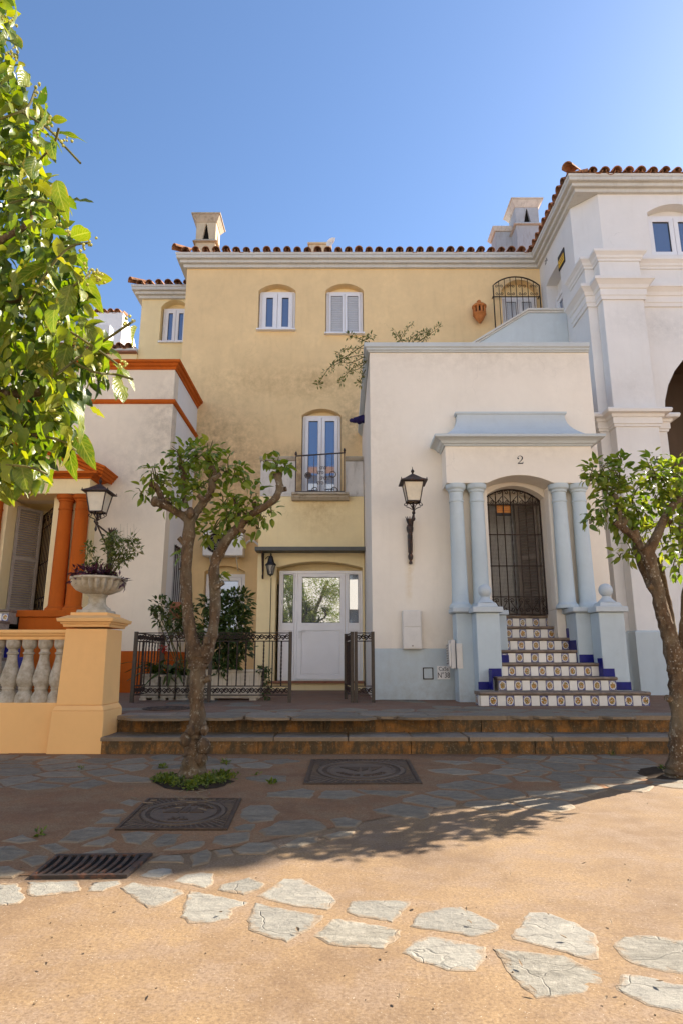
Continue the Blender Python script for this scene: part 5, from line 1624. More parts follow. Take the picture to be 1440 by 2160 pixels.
for j in range(2):
    zz0 = q0.z + (q1.z - q0.z) * (0 if j == 0 else 0.6); zz1 = q0.z + (q1.z - q0.z) * (0.592 if j == 0 else 1)
    MB().box(q0.x, q1.x, DB - 0.024, DB - 0.0145, zz0, zz1).build('tile', M['ceramic'], t, bevel=0.002)
xc = (q0.x + q1.x) / 2
text('CaSa', 0.074, (xc, DB - 0.0255, q0.z + (q1.z - q0.z) * 0.78), (R(90), 0, 0), M['black'], t, 0.001, 0.95)
text('N°38', 0.105, (xc, DB - 0.0255, q0.z + (q1.z - q0.z) * 0.30), (R(90), 0, 0), M['black'], t, 0.001, 0.78)

# ================================================================== TILED STAIRCASES
TW = 0.101
def tile_flat(mat, w, h, name):
    me = MB().box(-w / 2, w / 2, -0.004, 0.004, 0, h).mesh(name); me.materials.append(mat); return me
TILE_W = tile_flat(M['tilewhite'], TW - 0.004, 0.118, 'tile'); TILE_F = tile_flat(M['tileflower'], TW - 0.004, 0.118, 'tile')
def staircase(label, ranges, y0, zbase, rise=0.17, run=0.25, first=0, mirror=False):
    t = thing('tiled_staircase', label, 'stairs', ((ranges[0][0] + ranges[0][1]) / 2, y0, zbase), 'tiled flights up to the porches')
    for i, (a, b) in enumerate(ranges):
        y = y0 + run * i; z0 = zbase + rise * i
        back = y0 + run * len(ranges) + 0.05
        MB().box(a, b, y, y + run + 0.05 if i < len(ranges) - 1 else back, z0 - (0.04 if i == 0 else 0.03), z0 + rise - 0.042).build('riser', M['grout'], t)
        nm = MB().sweep([(-run - 0.04, z0 + rise - 0.04), (0.012, z0 + rise - 0.04), (0.03, z0 + rise - 0.03), (0.034, z0 + rise - 0.018), (0.028, z0 + rise - 0.004), (0.01, z0 + rise), (-run - 0.04, z0 + rise)], [(a - 0.012, y), (b + 0.012, y)])
        nm.build('tread', M['nosing'], t, bevel=0.003)
        n = int(round((b - a) / TW)); x = a; odd = (i + first) % 2
        k = (b - a) / n
        for j in range(n):
            me = TILE_F if (j + odd) % 2 else TILE_W
            inst('tile', me, t, (a + (j + .5) * k, y - 0.0045, z0 + 0.006), (0, 0, 0), (k / TW, 1, 1))
        if i == 0:      # tiled left end of the bottom step
            for j in range(2):
                inst('tile', TILE_F if j else TILE_W, t, (a - 0.0045, y + 0.06 + j * TW, z0 + 0.006), (0, 0, R(90)))
    return t
X = lambda px, py, d: P(px, py, d).x
rng = [(1.685, 3.745), (X(1050, 1445, 8.3), X(1299, 1445, 8.3)), (X(1054, 1412, 8.55), X(1262, 1412, 8.55)), (2.14, 3.165), (2.14, 3.165), (2.14, 3.165), (2.14, 3.12)]
stw = staircase('flight of seven tiled steps up to the arched gate numbered 2', rng, 8.05, TZ)
# blue skirting tiles stepping up both sides
def skirt(parent, x, y, z, w, h):
    MB().box(x, x + w, y, y + 0.008, z, z + h).build('skirting_tile', M['tileblue'], parent, bevel=0.002)
def skirt_side(parent, x, y0, y1, z, h, th=0.008):
    MB().box(x, x + th, y0, y1, z, z + h).build('skirting_tile', M['tileblue'], parent, bevel=0.002)
SZ = lambda i: TZ + 0.17 * i      # top of step i
skirt(stw, 1.76, 8.489, SZ(1) + 0.003, 0.165, 0.10)
skirt(stw, 3.50, 8.411, SZ(1) + 0.003, 0.20, 0.10)
skirt(stw, 3.36, 8.411, SZ(2) - 0.01, 0.145, 0.11)
skirt_side(stw, 1.90, 8.30, 8.488, SZ(2) - 0.16, 0.24)
skirt(stw, 1.905, 8.489, SZ(2) - 0.02, 0.165, 0.12)
skirt(stw, 2.09, 8.70, SZ(3) + 0.003, 0.14, 0.10)
skirt_side(stw, 3.352, 8.405, 8.56, SZ(2) - 0.05, 0.28)
skirt(stw, 3.175, 8.711, SZ(3) + 0.003, 0.19, 0.105)
for i in (3, 4, 5, 6):
    skirt_side(stw, 3.166, 8.05 + 0.25 * i - 0.02, 8.05 + 0.25 * (i + 1), SZ(i) + 0.0, 0.30 if i < 6 else 0.27)

# ================================================================== TOWER HOUSE ON THE RIGHT
TX, TD = 4.62, 10.75
tw = thing('tower_house', 'tall white house on the right with stepped cornices, broad pilaster and round arch', 'house', (7.5, TD, TZ))
ac_ = P(1402, 880, TD); arx = ac_.x; arr = 1.62; arz = ac_.z
def round_arch(x0, x1, z0, zs, n=16):
    r = (x1 - x0) / 2; cx = (x0 + x1) / 2
    return [(x0, z0), (x1, z0)] + [(cx + r * math.cos(math.pi * k / n), zs + r * math.sin(math.pi * k / n)) for k in range(n + 1)]
tw_h = arch_poly(P(1370, 500, TD).x, P(1370, 500, TD).x + 1.12, P(0, 537, TD).z, P(0, 448, TD).z, P(0, 430, TD).z)
front = MB(); CHZ, CHW = 8.29, 0.40
front.wall([(TX, 0.2), (11, 0.2), (11, 9.99), (TX + CHW, 9.99), (TX + CHW, CHZ), (TX, CHZ)], [tw_h, round_arch(arx, arx + 2 * arr, TZ - 0.05, arz)], XZ, TD, TD + 0.4)
front.build('front_wall', M['towerwhite'], tw)
# side wall with an arched opening near the yellow house
sa0, sa1 = 11.95, 12.85
sdz = P(0, 650, 12.4).z - 0.5
side_hole = arch_poly(sa0, sa1, sdz, P(0, 598, 12.8).z - 0.03, P(0, 580, 12.4).z + 0.05)
swm = MB(); swm.wall([(TD + 0.401, 0.2), (13.199, 0.2), (13.199, 9.99), (TD + CHW + 0.01, 9.99), (TD + CHW + 0.01, CHZ), (TD + 0.401, CHZ)], [side_hole], YZ(0), TX, TX + 0.32)
swm.build('side_wall', M['towerwhite'], tw)
ch = MB()
ch.prism([(TX + CHW, TD), (TX + CHW, TD + 0.3), (TX + 0.3, TD + CHW + 0.01), (TX, TD + CHW + 0.01)], XY, CHZ - 0.1, 9.76)
ch.build('corner_chamfer', M['towerwhite'], tw)
MB().prism([(TX - 0.0, TD - 0.0), (TX + CHW + 0.05, TD - 0.0), (TX - 0.0, TD + CHW + 0.05)], XY, 9.765, 9.99).build('corner_soffit', M['trim'], tw)
sd = MB()
sx = TX + 0.2
sd.box(sx + 0.05, sx + 0.06, sa0 - 0.1, sa1 + 0.1, sdz - 0.1, side_hole[0][1] + 2.6)
sd.build('lunette', M['towerwhite'], tw)
fnY = lambda u, v, d: (d, u, v)
dz1 = P(0, 603, 12.4).z - 0.08
dfm = MB()
dfm.wall([(sa0 + .02, sdz), (sa1 - .02, sdz), (sa1 - .02, dz1), (sa0 + .02, dz1)], [[(sa0 + .10, sdz + .08), (sa1 - .10, sdz + .08), (sa1 - .10, dz1 - .08), (sa0 + .10, dz1 - .08)]], fnY, sx - 0.03, sx + 0.049)
sdoor = dfm.build('side_door', M['upvc'], tw, bevel=0.004)
d2 = MB(); d2.wall([(sa0 + .105, sdz + .085), (sa1 - .105, sdz + .085), (sa1 - .105, dz1 - .085), (sa0 + .105, dz1 - .085)], [[(sa0 + .2, sdz + .18), (sa1 - .2, sdz + .18), (sa1 - .2, dz1 - .18), (sa0 + .2, dz1 - .18)]], fnY, sx - 0.012, sx + 0.045)
d2.build('sash', M['upvc'], sdoor, bevel=0.004)
MB().box(sx + 0.01, sx + 0.02, sa0 + .19, sa1 - .19, sdz + .17, dz1 - .17).build('pane', M['glass'], sdoor)
for i in range(4):
    MB().sweep(CORN[i], EAVES, 2, 5).build('cornice', M['trim'], tw, bevel=0.006)
tile_row(tw, (TX, 12.9), (TX, 10.75 - 0.1), 10.055)
tile_row(tw, (TX, 10.75), (11.0, 10.75), 10.055, skip_ends=0.02)
inst('ridge_tile', TILE, tw, (TX - 0.27, TD - 0.29, 10.13), (0.3, 0, R(-45)), (1.2, 1.1, 1.2))
MB().add([(TX - .25, TD - .25, 10.06), (11.2, TD - .25, 10.06), (11.2, 16, 10.06), (TX - .25, 16, 10.06), (TX + 2.6, 13.2, 10.9), (8.6, 13.2, 10.9)], [(0, 1, 5, 4), (1, 2, 5), (2, 3, 4, 5), (3, 0, 4)]).build('roof', M['terracotta'], tw)
MB().box(10.6, 10.999, TD + 0.401, 16, 0.2, 9.985).build('end_wall', M['towerwhite'], tw)
add_window(tw, tw_h[0][0] + 0.015, tw_h[1][0] - 0.015, tw_h[0][1] + 0.02, P(0, 456, TD + .14).z, TD + 0.14, sash=0.085, fw=0.045, sill=False)
MB().box(tw_h[0][0] - .1, tw_h[1][0] + .1, TD + 0.22, TD + 0.23, tw_h[0][1] - .1, tw_h[0][1] + 1.5).build('lunette', M['towerwhite'], tw)
# pilaster and string courses carried round it
PL0, PL1, PD = 4.79, 5.55, 10.5
zcap2, zcap1, zmid = 8.28, 7.50, 5.13
MB().box(PL0, PL1, PD, TD - 0.003, 0.25, 8.29).build('pilaster', M['towerwhite'], tw, bevel=0.012)
pathw = [(TX, 11.5), (TX, TD), (PL0, TD), (PL0, PD), (PL1, PD), (PL1, TD), (10.9, TD)]
def course(z, pr, path, i0=0, i1=None, mat='towerwhite', name='string_course'):
    MB().sweep([(o, z + dz) for o, dz in pr], path, i0, i1).build(name, M[mat], tw, bevel=0.004)
capA = [(0, -0.20), (0.02, -0.20), (0.025, -0.16), (0.05, -0.14), (0.06, -0.10), (0.10, -0.06), (0.115, -0.05), (0.115, 0.0), (0, 0.01)]
course(zcap2 + 0.02, capA, pathw)
capB = [(0, -0.40), (0.03, -0.40), (0.035, -0.33), (0.05, -0.32), (0.05, -0.20), (0.07, -0.19), (0.09, -0.13), (0.15, -0.07), (0.17, -0.06), (0.17, 0.0), (0, 0.01)]
course(zcap1 + 0.20, capB, pathw)
pathm = [(TX, 11.3), (TX, TD), (PL0, TD), (PL0, PD), (PL1, PD), (PL1, TD), (arx - 0.002, TD), (arx - 0.002, TD + 0.38)]
capC = [(0, -0.30), (0.025, -0.30), (0.03, -0.26), (0.05, -0.25), (0.05, -0.14), (0.075, -0.13), (0.09, -0.08), (0.17, -0.075), (0.185, -0.03), (0.175, 0.0), (0, 0.01)]
course(zmid, capC, pathm)
plz = P(0, 1331, PD).z
plp = [(TX, 13.1), (TX, TD), (PL0, TD), (PL0, PD), (PL1, PD), (PL1, TD), (arx - 0.01, TD)]
MB().sweep([(0, 0.2), (0.045, 0.2), (0.045, plz - 0.02), (0.03, plz), (0, plz + 0.01)], plp).build('plinth', M['blue'], tw, bevel=0.004)
# passage behind the round arch
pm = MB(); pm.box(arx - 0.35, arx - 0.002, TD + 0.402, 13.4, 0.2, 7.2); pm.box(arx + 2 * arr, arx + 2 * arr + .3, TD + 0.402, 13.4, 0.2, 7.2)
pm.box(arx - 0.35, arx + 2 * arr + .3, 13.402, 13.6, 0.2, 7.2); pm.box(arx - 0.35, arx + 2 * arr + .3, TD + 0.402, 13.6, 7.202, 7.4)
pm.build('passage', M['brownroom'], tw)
# landing wall of the outside stair
LD = 11.8
sxa = P(1000, 721, LD); sxb = P(1112, 655, LD); 
lz1 = P(0, 652, LD).z; lz0 = P(0, 735, LD).z - 0.6
sxl = P(960, 740, LD).x
slope_dz = (lz1 - P(0, 720, LD).z) / (sxb.x - sxa.x)
lw_ = MB(); lw_.prism([(sxl, lz0), (TX - 0.002, lz0), (TX - 0.002, lz1 - 0.09), (sxb.x, lz1 - 0.09), (sxl, lz1 - 0.09 - slope_dz * (sxb.x - sxl))], XZ, LD, LD + 0.18)
lw_.build('stair_wall', M['blue'], tw, bevel=0.006)
for (o0, o1, zz0, zz1) in ((0.02, 0.20, -0.088, -0.045), (0.05, 0.23, -0.044, 0.0)):
    cm = MB(); 
    pts = [(sxl, -slope_dz * (sxb.x - sxl)), (sxb.x, 0), (TX - 0.003, 0)]
    poly = [(x, lz1 + dz + zz0) for x, dz in pts] + [(x, lz1 + dz + zz1) for x, dz in reversed(pts)]
    cm.prism(poly, XZ, LD - o0, LD + o1); cm.build('stair_coping', M['trim'], tw, bevel=0.004)
# little street number 2A high on the side wall and the yellow alarm board
n2 = P(1156, 548, 12.6)
text('2A', 0.16, (TX - 0.003, 12.72, P(0, 551, 12.72).z), (R(90), 0, R(-90)), M['black'], tw, 0.001)
ya, yb = 11.62, 11.98
ys_ = thing('alarm_sign', 'yellow and black alarm sign high on the side wall of the tall white house', 'sign', (TX - 0.02, 11.8, 8.7))
sz1, sz0 = P(0, 536, 11.85).z, P(0, 565, 11.85).z
MB().box(TX - 0.02, TX - 0.003, ya, yb, sz0, sz1).build('board', M['black'], ys_)
MB().box(TX - 0.024, TX - 0.0205, ya + 0.02, yb - 0.02, sz0 + 0.05, sz1 - 0.11).build('panel', M['signyellow'], ys_)
for k in range(3):
    MB().box(TX - 0.0255, TX - 0.0242, ya + 0.05, yb - 0.05 - 0.03 * k, sz0 + 0.10 + k * 0.06, sz0 + 0.12 + k * 0.06).build('print_line', M['brownclay'], ys_)
MB().tube([(arx - 0.02, TD + .2, P(0, 962, TD).z), (arx + 0.06, TD + .2, P(0, 962, TD).z), (arx + 0.10, TD + .2, P(0, 966, TD).z)], 0.03, 8).build('door_bell', M['black'], tw)

# ================================================================== ORANGE TRIMMED HOUSE ON THE LEFT
DL = 11.25; LX = -3.18
oh = thing('orange_trimmed_house', 'cream house with orange mouldings, orange pediment and twin orange columns', 'house', (-5.0, DL, TZ))
lz_top = P(0, 768, DL).z
lm = MB()
lm.wall([(-9.4, TZ - 0.1), (LX, TZ - 0.1), (LX, lz_top), (-9.4, lz_top)], [[(-6.0, 1.3), (-5.05, 1.3), (-5.05, 3.7), (-6.0, 3.7)]], XZ, DL, DL + 0.3)
lm.build('wall', M['cream'], oh)
lm = MB(); lm.wall([(DL + .301, TZ - .1), (DM - .003, TZ - .1), (DM - .003, lz_top - 0.001), (DL + .301, lz_top - .001)], [[(11.95, 1.92), (12.55, 1.92), (12.55, 3.0), (11.95, 3.0)]], YZ(0), LX - 0.3, LX)
lm.build('side_wall', M['towerwhite'], oh)
MB().box(-9.4, LX - 0.301, DL + .301, DM - 0.003, lz_top - 0.3, lz_top - 0.15).build('roof', M['trim'], oh)
op = [(-9.4, DL), (LX, DL), (LX, DM - 0.004)]
MB().sweep([(0, lz_top - 0.12), (0.02, lz_top - 0.12), (0.025, lz_top - 0.07), (0.06, lz_top - 0.05), (0.075, lz_top - 0.01), (0.11, lz_top + 0.0), (0.115, lz_top + 0.05), (0, lz_top + 0.055), (-0.3, lz_top + 0.055), (-0.3, lz_top + 0.002), (0, lz_top + 0.002)], op).build('cornice', M['orange'], oh, bevel=0.004)
bz = P(0, 847, DL).z
MB().sweep([(0, bz - 0.05), (0.02, bz - 0.05), (0.045, bz - 0.02), (0.05, bz + 0.03), (0, bz + 0.04)], op).build('string_course', M['orange'], oh, bevel=0.004)
MB().sweep([(0, TZ - 0.1), (0.015, TZ - 0.1), (0.015, 1.0), (0, 1.005)], op).build('plinth', M['orange'], oh)
# small side window with grille and clay ledge
swn = own_box('side_window', M['dark'], oh, LX - 0.29, LX - 0.20, 11.9, 12.6, 1.9, 3.02)
for k in range(5):
    MB().tube([(LX + 0.03, 11.97 + k * 0.14, 1.93), (LX + 0.03, 11.97 + k * 0.14, 3.0)], 0.01, 4, square=True).build('bar', M['iron'], swn)
MB().box(LX + 0.02, LX + 0.04, 11.93, 12.57, 2.95, 2.98).build('rail', M['iron'], swn)
lg = P(375, 1240, 12.2)
MB().sweep([(0, 1.60), (0.05, 1.60), (0.06, 1.68), (0.12, 1.74), (0.13, 1.80), (0.20, 1.83), (0.20, 1.90), (0, 1.905)], [(LX, 11.85), (LX, 12.65)][::1][::-1] if False else [(LX + .001, 11.85), (LX + .001, 12.65)]).build('window_ledge', M['brownclay'], oh, bevel=0.005)
# portico
FO = 10.75
CB = 1.66
pz0, pz1 = P(0, 1041, FO).z, P(0, 1010, FO).z
ox1 = P(190, 1025, FO).x; ox0 = -6.62
MB().box(ox0, ox1, FO, DL - 0.003, pz0, pz1).build('entablature', M['yellow2'], oh, bevel=0.008)
pc = [(0, pz1), (0.02, pz1), (0.03, pz1 + 0.03), (0.10, pz1 + 0.05), (0.16, pz1 + 0.06), (0.17, pz1 + 0.10), (0, pz1 + 0.105)]
MB().sweep(pc, [(ox0, DL - .004), (ox0, FO), (ox1, FO), (ox1, DL - .004)]).build('portico_cornice', M['orange'], oh, bevel=0.004)
# pediment: tympanum, raking mouldings, roof
acx = (ox0 + ox1) / 2; zA = P(0, 938, FO).z - 0.06
tb = pz1 + 0.107
MB().prism([(ox0, tb), (ox1, tb), (acx, zA)], XZ, FO + 0.03, DL - 0.004).build('tympanum', M['yellow2'], oh)
for s in (-1, 1):
    e = ox0 if s < 0 else ox1
    d = Vector((e - acx, tb - zA)); L = d.length; d.normalize(); nn = Vector((-d.y, d.x)) * (1 if s > 0 else -1)
    if nn.y < 0: nn = -nn
    layers = [(0.00, 0.045, 0.03), (0.047, 0.10, 0.08), (0.102, 0.15, 0.15), (0.152, 0.19, 0.19)]
    for (h0, h1, o) in layers:
        ext = 0.20 + h1 * 0.3
        a0 = Vector((acx, zA)) + Vector((0, h0 / max(0.2, nn.y))); a1 = Vector((acx, zA)) + Vector((0, h1 / max(0.2, nn.y)))
        b0_ = Vector((acx, zA)) + d * (L + ext) + nn * h0; b1_ = Vector((acx, zA)) + d * (L + ext) + nn * h1
        mp = [tuple(a0 + Vector((s * 0.001, 0))), tuple(b0_), tuple(b1_), tuple(a1 + Vector((s * 0.001, 0)))]
        MB().prism(mp, XZ, FO - o, DL - 0.005).build('raking_moulding', M['orange'], oh, bevel=0.003)
OC = column_mesh('column', M['orange'], pz0 - 0.003 - CB - 0.002, 0.129)
for px in (130, 165):
    c = P(px, 1170, 10.92); inst('column', OC, oh, (c.x, 10.92, CB + 0.002))
# the pair on the far side, beyond the left edge of the view
for x in (-6.1, -6.4): inst('column', OC, oh, (x, 10.92, CB + 0.002))
jx0 = P(103, 1170, 11.0).x
MB().box(jx0, ox1 - 0.04, 11.0, DL + 0.2, CB, pz0 - 0.002).build('jamb', M['yellow2'], oh, bevel=0.01)
MB().box(ox0 + 0.04, -5.93, 11.0, DL + 0.2, CB, pz0 - 0.002).build('jamb', M['yellow2'], oh, bevel=0.01)
for (a, b) in ((P(40, 1310, 10.67).x, ox1 + 0.04), (ox0 - 0.04, -5.93)):
    p = MB().box(a, b, 10.67, DL - 0.005, TZ - 0.1, CB - 0.112).build('pedestal', M['orange'], oh, bevel=0.01)
    MB().box(a - 0.04, b + 0.04, 10.63, DL - 0.006, CB - 0.11, CB).build('slab', M['orange'], p, bevel=0.008)
MB().box(-6.3, jx0 + 0.3, 12.2, 12.25, 1.3, 3.9).build('inner_wall', M['yellow2'], oh)
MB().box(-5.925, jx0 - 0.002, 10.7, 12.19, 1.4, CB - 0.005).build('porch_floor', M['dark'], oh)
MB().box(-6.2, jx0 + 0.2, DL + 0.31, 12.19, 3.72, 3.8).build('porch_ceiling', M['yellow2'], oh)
MB().box(-6.1, -6.0, DL + 0.31, 12.19, 1.3, 3.72).build('inner_wall', M['yellow2'], oh)
MB().box(jx0, jx0 + 0.1, DL + 0.31, 12.19, 1.3, 3.72).build('inner_wall', M['yellow2'], oh)
s0 = P(14, 1280, 11.3); s1 = P(70, 1280, 11.75)
louvre_leaf(oh, (s0.x, 11.3), (s1.x, 11.75), CB + 0.03, 3.6, M['shutter'], 40)
# open iron gate folded back beside the jamb
gg = MB(); g0 = Vector((P(80, 1200, 12.1).x, 12.1)); g1 = Vector((P(102, 1200, 11.3).x, 11.3))
gf = lambda u, z: (g0.x + (g1.x - g0.x) * u, g0.y + (g1.y - g0.y) * u, z)
for u in (0, 1): gg.tube([gf(u, CB), gf(u, 3.6)], 0.016, 4, square=True)
for z in (1.7, 1.95, 2.6, 3.3, 3.58): gg.tube([gf(0, z), gf(1, z)], 0.012, 4, square=True)
ig = gg.build('iron_gate', M['iron'], oh)
for k in range(1, 7): MB().tube([gf(k / 7, 1.7), gf(k / 7, 3.58)], 0.009, 4, square=True).build('bar', M['iron'], ig)
for k in range(3):
    for z in (1.82, 3.44):
        MB().tube(spiral(gf((k + .5) / 3, z), 0.07, 1.3, 0, (gf(1, 0)[0] - gf(0, 0)[0], gf(1, 0)[1] - gf(0, 0)[1], 0), (0, 0, 1), 12), 0.007, 4).build('scroll', M['iron'], ig)
# small blue white number plate on the entablature
np_ = P(48, 1020, FO)
MB().box(np_.x - 0.035, np_.x + 0.035, FO - 0.008, FO - 0.001, np_.z - 0.06, np_.z + 0.06).build('number_plate', M['ceramic'], oh)
MB().box(np_.x + 0.0, np_.x + 0.014, FO - 0.0095, FO - 0.0085, np_.z - 0.045, np_.z + 0.045).build('house_number', M['black'], oh)
xs2 = X(40, 1320, 9.2)
rg2 = [(-6.5, -4.40), (-6.4, -4.67), (-6.3, -4.92), (-6.1, -5.14), (-5.92, -5.38), (-5.92, -5.38), (-5.92, -5.38)]
sl = staircase('flight of tiled steps behind the balustrade to the orange columned porch', rg2, 8.9, TZ, 0.192, first=1)
for i, (a, b) in enumerate(rg2):
    y = 8.9 + 0.25 * i
    if i in (1, 2, 3, 4): skirt(sl, b + 0.002, y + 0.27, TZ + 0.192 * i + 0.003, 0.24, 0.20)

# ================================================================== BALUSTRADE, PILLAR AND URN
bs = thing('balustrade', 'peach balustrade wall with grey stone balusters ending in a square pillar', 'balustrade', (-4.0, 6.45, 0))
BX0, BX1 = -2.75, -2.26
MB().box(-7.5, BX0 + 0.02, 6.36, 6.62, -0.1, P(0, 1482, 6.4).z).build('base_wall', M['peach'], bs, bevel=0.01)
bwz = P(0, 1482, 6.4).z
rz0, rz1 = P(0, 1349, 6.36).z, P(0, 1328, 6.34).z
rail = MB().sweep([(0, rz0), (0.06, rz0), (0.065, rz0 + 0.03), (0.085, rz0 + 0.04), (0.095, rz0 + 0.06), (0.11, rz0 + 0.065), (0.11, rz1), (-0.13, rz1), (-0.13, rz0 + 0.065), (-0.09, rz0)], [(-7.5, 6.47), (BX0 + 0.06, 6.47)])
rail.build('handrail', M['peach'], bs, bevel=0.004)
pil = MB()
cxp, cyp = (BX0 + BX1) / 2, 6.30 + 0.27
bt = P(0, 1500, 6.3).z
pil.frustum(cxp, cyp, -0.1, bt, 0.262, 0.27, 0.25, 0.26)
pil.frustum(cxp, cyp, bt + 0.0005, bt + 0.05, 0.25, 0.26, 0.222, 0.235)
pil.frustum(cxp, cyp, bt + 0.0505, 1.16, 0.222, 0.235, 0.205, 0.22)
pl = pil.build('pillar', M['peach'], bs, bevel=0.008)
cpz = P(0, 1322, 6.3).z
cp = MB()
for (z0, z1, a) in ((cpz, cpz + 0.028, 0.225), (cpz + 0.0285, cpz + 0.05, 0.245), (cpz + 0.0505, cpz + 0.085, 0.272)):
    cp.frustum(cxp, cyp, z0, z1, a, a + .01, a + 0.008, a + .018)
cp.frustum(cxp, cyp, cpz + 0.0855, cpz + 0.115, 0.265, 0.275, 0.2, 0.21)
cp.frustum(cxp, cyp, cpz + 0.1155, cpz + 0.145, 0.185, 0.195, 0.183, 0.193)
cp.build('cap', M['peach'], pl, bevel=0.004)
BH = rz0 - bwz
pr = [(0.088, 0), (0.088, 0.035), (0.082, 0.06), (0.07, 0.09), (0.058, 0.11), (0.06, 0.125), (0.066, 0.135), (0.06, 0.145), (0.075, 0.17), (0.087, 0.20), (0.088, 0.235), (0.078, 0.29), (0.06, 0.36), (0.048, 0.42), (0.044, 0.47), (0.055, 0.478), (0.055, 0.49), (0.043, 0.50), (0.043, 0.525), (0.055, 0.535), (0.066, 0.55), (0.07, 0.57), (0.07, 0.62)]
kz = BH / 0.62
mbb = MB(); mbb.lathe([(r, z * kz) for r, z in pr], (0, 0, 0), 16)
BAL = mbb.mesh('baluster', smooth=True); BAL.materials.append(M['concrete']); shade_auto(BAL, 35)
x0b = P(91, 1420, 6.47).x; pit = P(91, 1420, 6.47).x - P(57, 1420, 6.47).x
for k in range(-1, 9):
    inst('baluster', BAL, bs, (x0b - k * pit, 6.47, bwz), (0, 0, rnd.random() * 6))
ur = thing('urn', 'fluted stone urn planted with purple foliage on top of the peach pillar', 'urn', (cxp, cyp, cpz + 0.146))
uz = cpz + 0.146
um = MB()
um.frustum(cxp, cyp, uz, uz + 0.03, 0.15, 0.15, 0.145, 0.145)
um.build('base', M['urnstone'], ur, bevel=0.006)
um = MB()
um.lathe([(0.14, 0.031), (0.135, 0.05), (0.10, 0.075), (0.085, 0.10), (0.08, 0.14), (0.085, 0.165), (0.10, 0.18), (0.095, 0.19), (0.15, 0.205), (0.22, 0.235), (0.262, 0.28), (0.275, 0.32), (0.27, 0.335), (0.285, 0.345), (0.285, 0.362), (0.265, 0.365), (0.25, 0.33), (0.05, 0.32)], (cxp, cyp, uz), 88, 22, 0.16, (0.2, 0.33))
um.build('bowl', M['urnstone'], ur, smooth=True)
MB().lathe([(0.24, 0.335), (0.1, 0.345), (0.01, 0.35)], (cxp, cyp, uz), 18).build('soil', M['soil'], ur)
UT = uz + 0.35
rp = random.Random(5)
pp = thing('purple_plant', 'dark purple trailing plant filling the stone urn', 'plant', (cxp, cyp, UT))
mb = MB()
for k in range(46):
    a = rp.uniform(0, 6.28); r = rp.uniform(0.03, 0.2)
    c = (cxp + r * math.cos(a) - 0.04, cyp + r * math.sin(a), UT + rp.uniform(0.0, 0.07) * (1.3 - r / .25))
    scatter_leaves(mb, c, 0.06, 9, 0.085, 0.026, rp, 0.35, 2, 0.5)
for k in range(8):
    scatter_leaves(mb, (cxp + 0.2 + k * 0.014, cyp - 0.1, UT + 0.03 - k * 0.012), 0.03, 5, 0.07, 0.018, rp, 0.0, 2, 0.5)
scatter_leaves(mb, (cxp - 0.24, cyp, UT + 0.09), 0.04, 8, 0.06, 0.02, rp, 0.3)
tag(mb.build('foliage', M['purpleleaf'], pp, normals=False), kind='stuff')
gp_ = thing('green_shrub', 'thin stemmed green shrub growing behind the purple urn plant', 'plant', (cxp + 0.05, cyp + 0.05, UT))
mb = MB(); ml = MB()
for (px, py) in [(250, 1145), (283, 1148), (288, 1162), (268, 1172), (245, 1180), (232, 1165), (240, 1135), (262, 1148), (190, 1155), (185, 1165), (205, 1185), (212, 1192), (182, 1198), (225, 1150), (236, 1190), (252, 1160), (278, 1138), (230, 1215), (240, 1222), (258, 1185), (274, 1166), (248, 1128), (228, 1135), (262, 1176), (238, 1150), (246, 1168)]:
    tip = P(px, py, cyp + rp.uniform(-0.06, 0.12))
    mid = Vector((cxp + 0.06, cyp + 0.04, UT)).lerp(tip, 0.5) + Vector((rp.uniform(-.02, .02), 0, 0.02))
    mb.tube([(cxp + 0.06 + rp.uniform(-.02, .02), cyp + 0.04, UT - 0.02), mid, tip], [0.005, 0.0035, 0.002], 4)
    scatter_leaves(ml, tip, (0.05, 0.05, 0.042), 30, 0.052, 0.023, rp, 0.2)
for k in range(7):
    a = P(270 + rp.uniform(-25, 20), 1160, cyp); b = P(255 + k * 7, 1100 + rp.uniform(0, 25), cyp)
    mb.tube([a, b], [0.0018, 0.0008], 3)
tag(mb.build('stem', M['twig'], gp_), kind='stuff'); tag(ml.build('foliage', M['leafmid'], gp_, normals=False), kind='stuff')

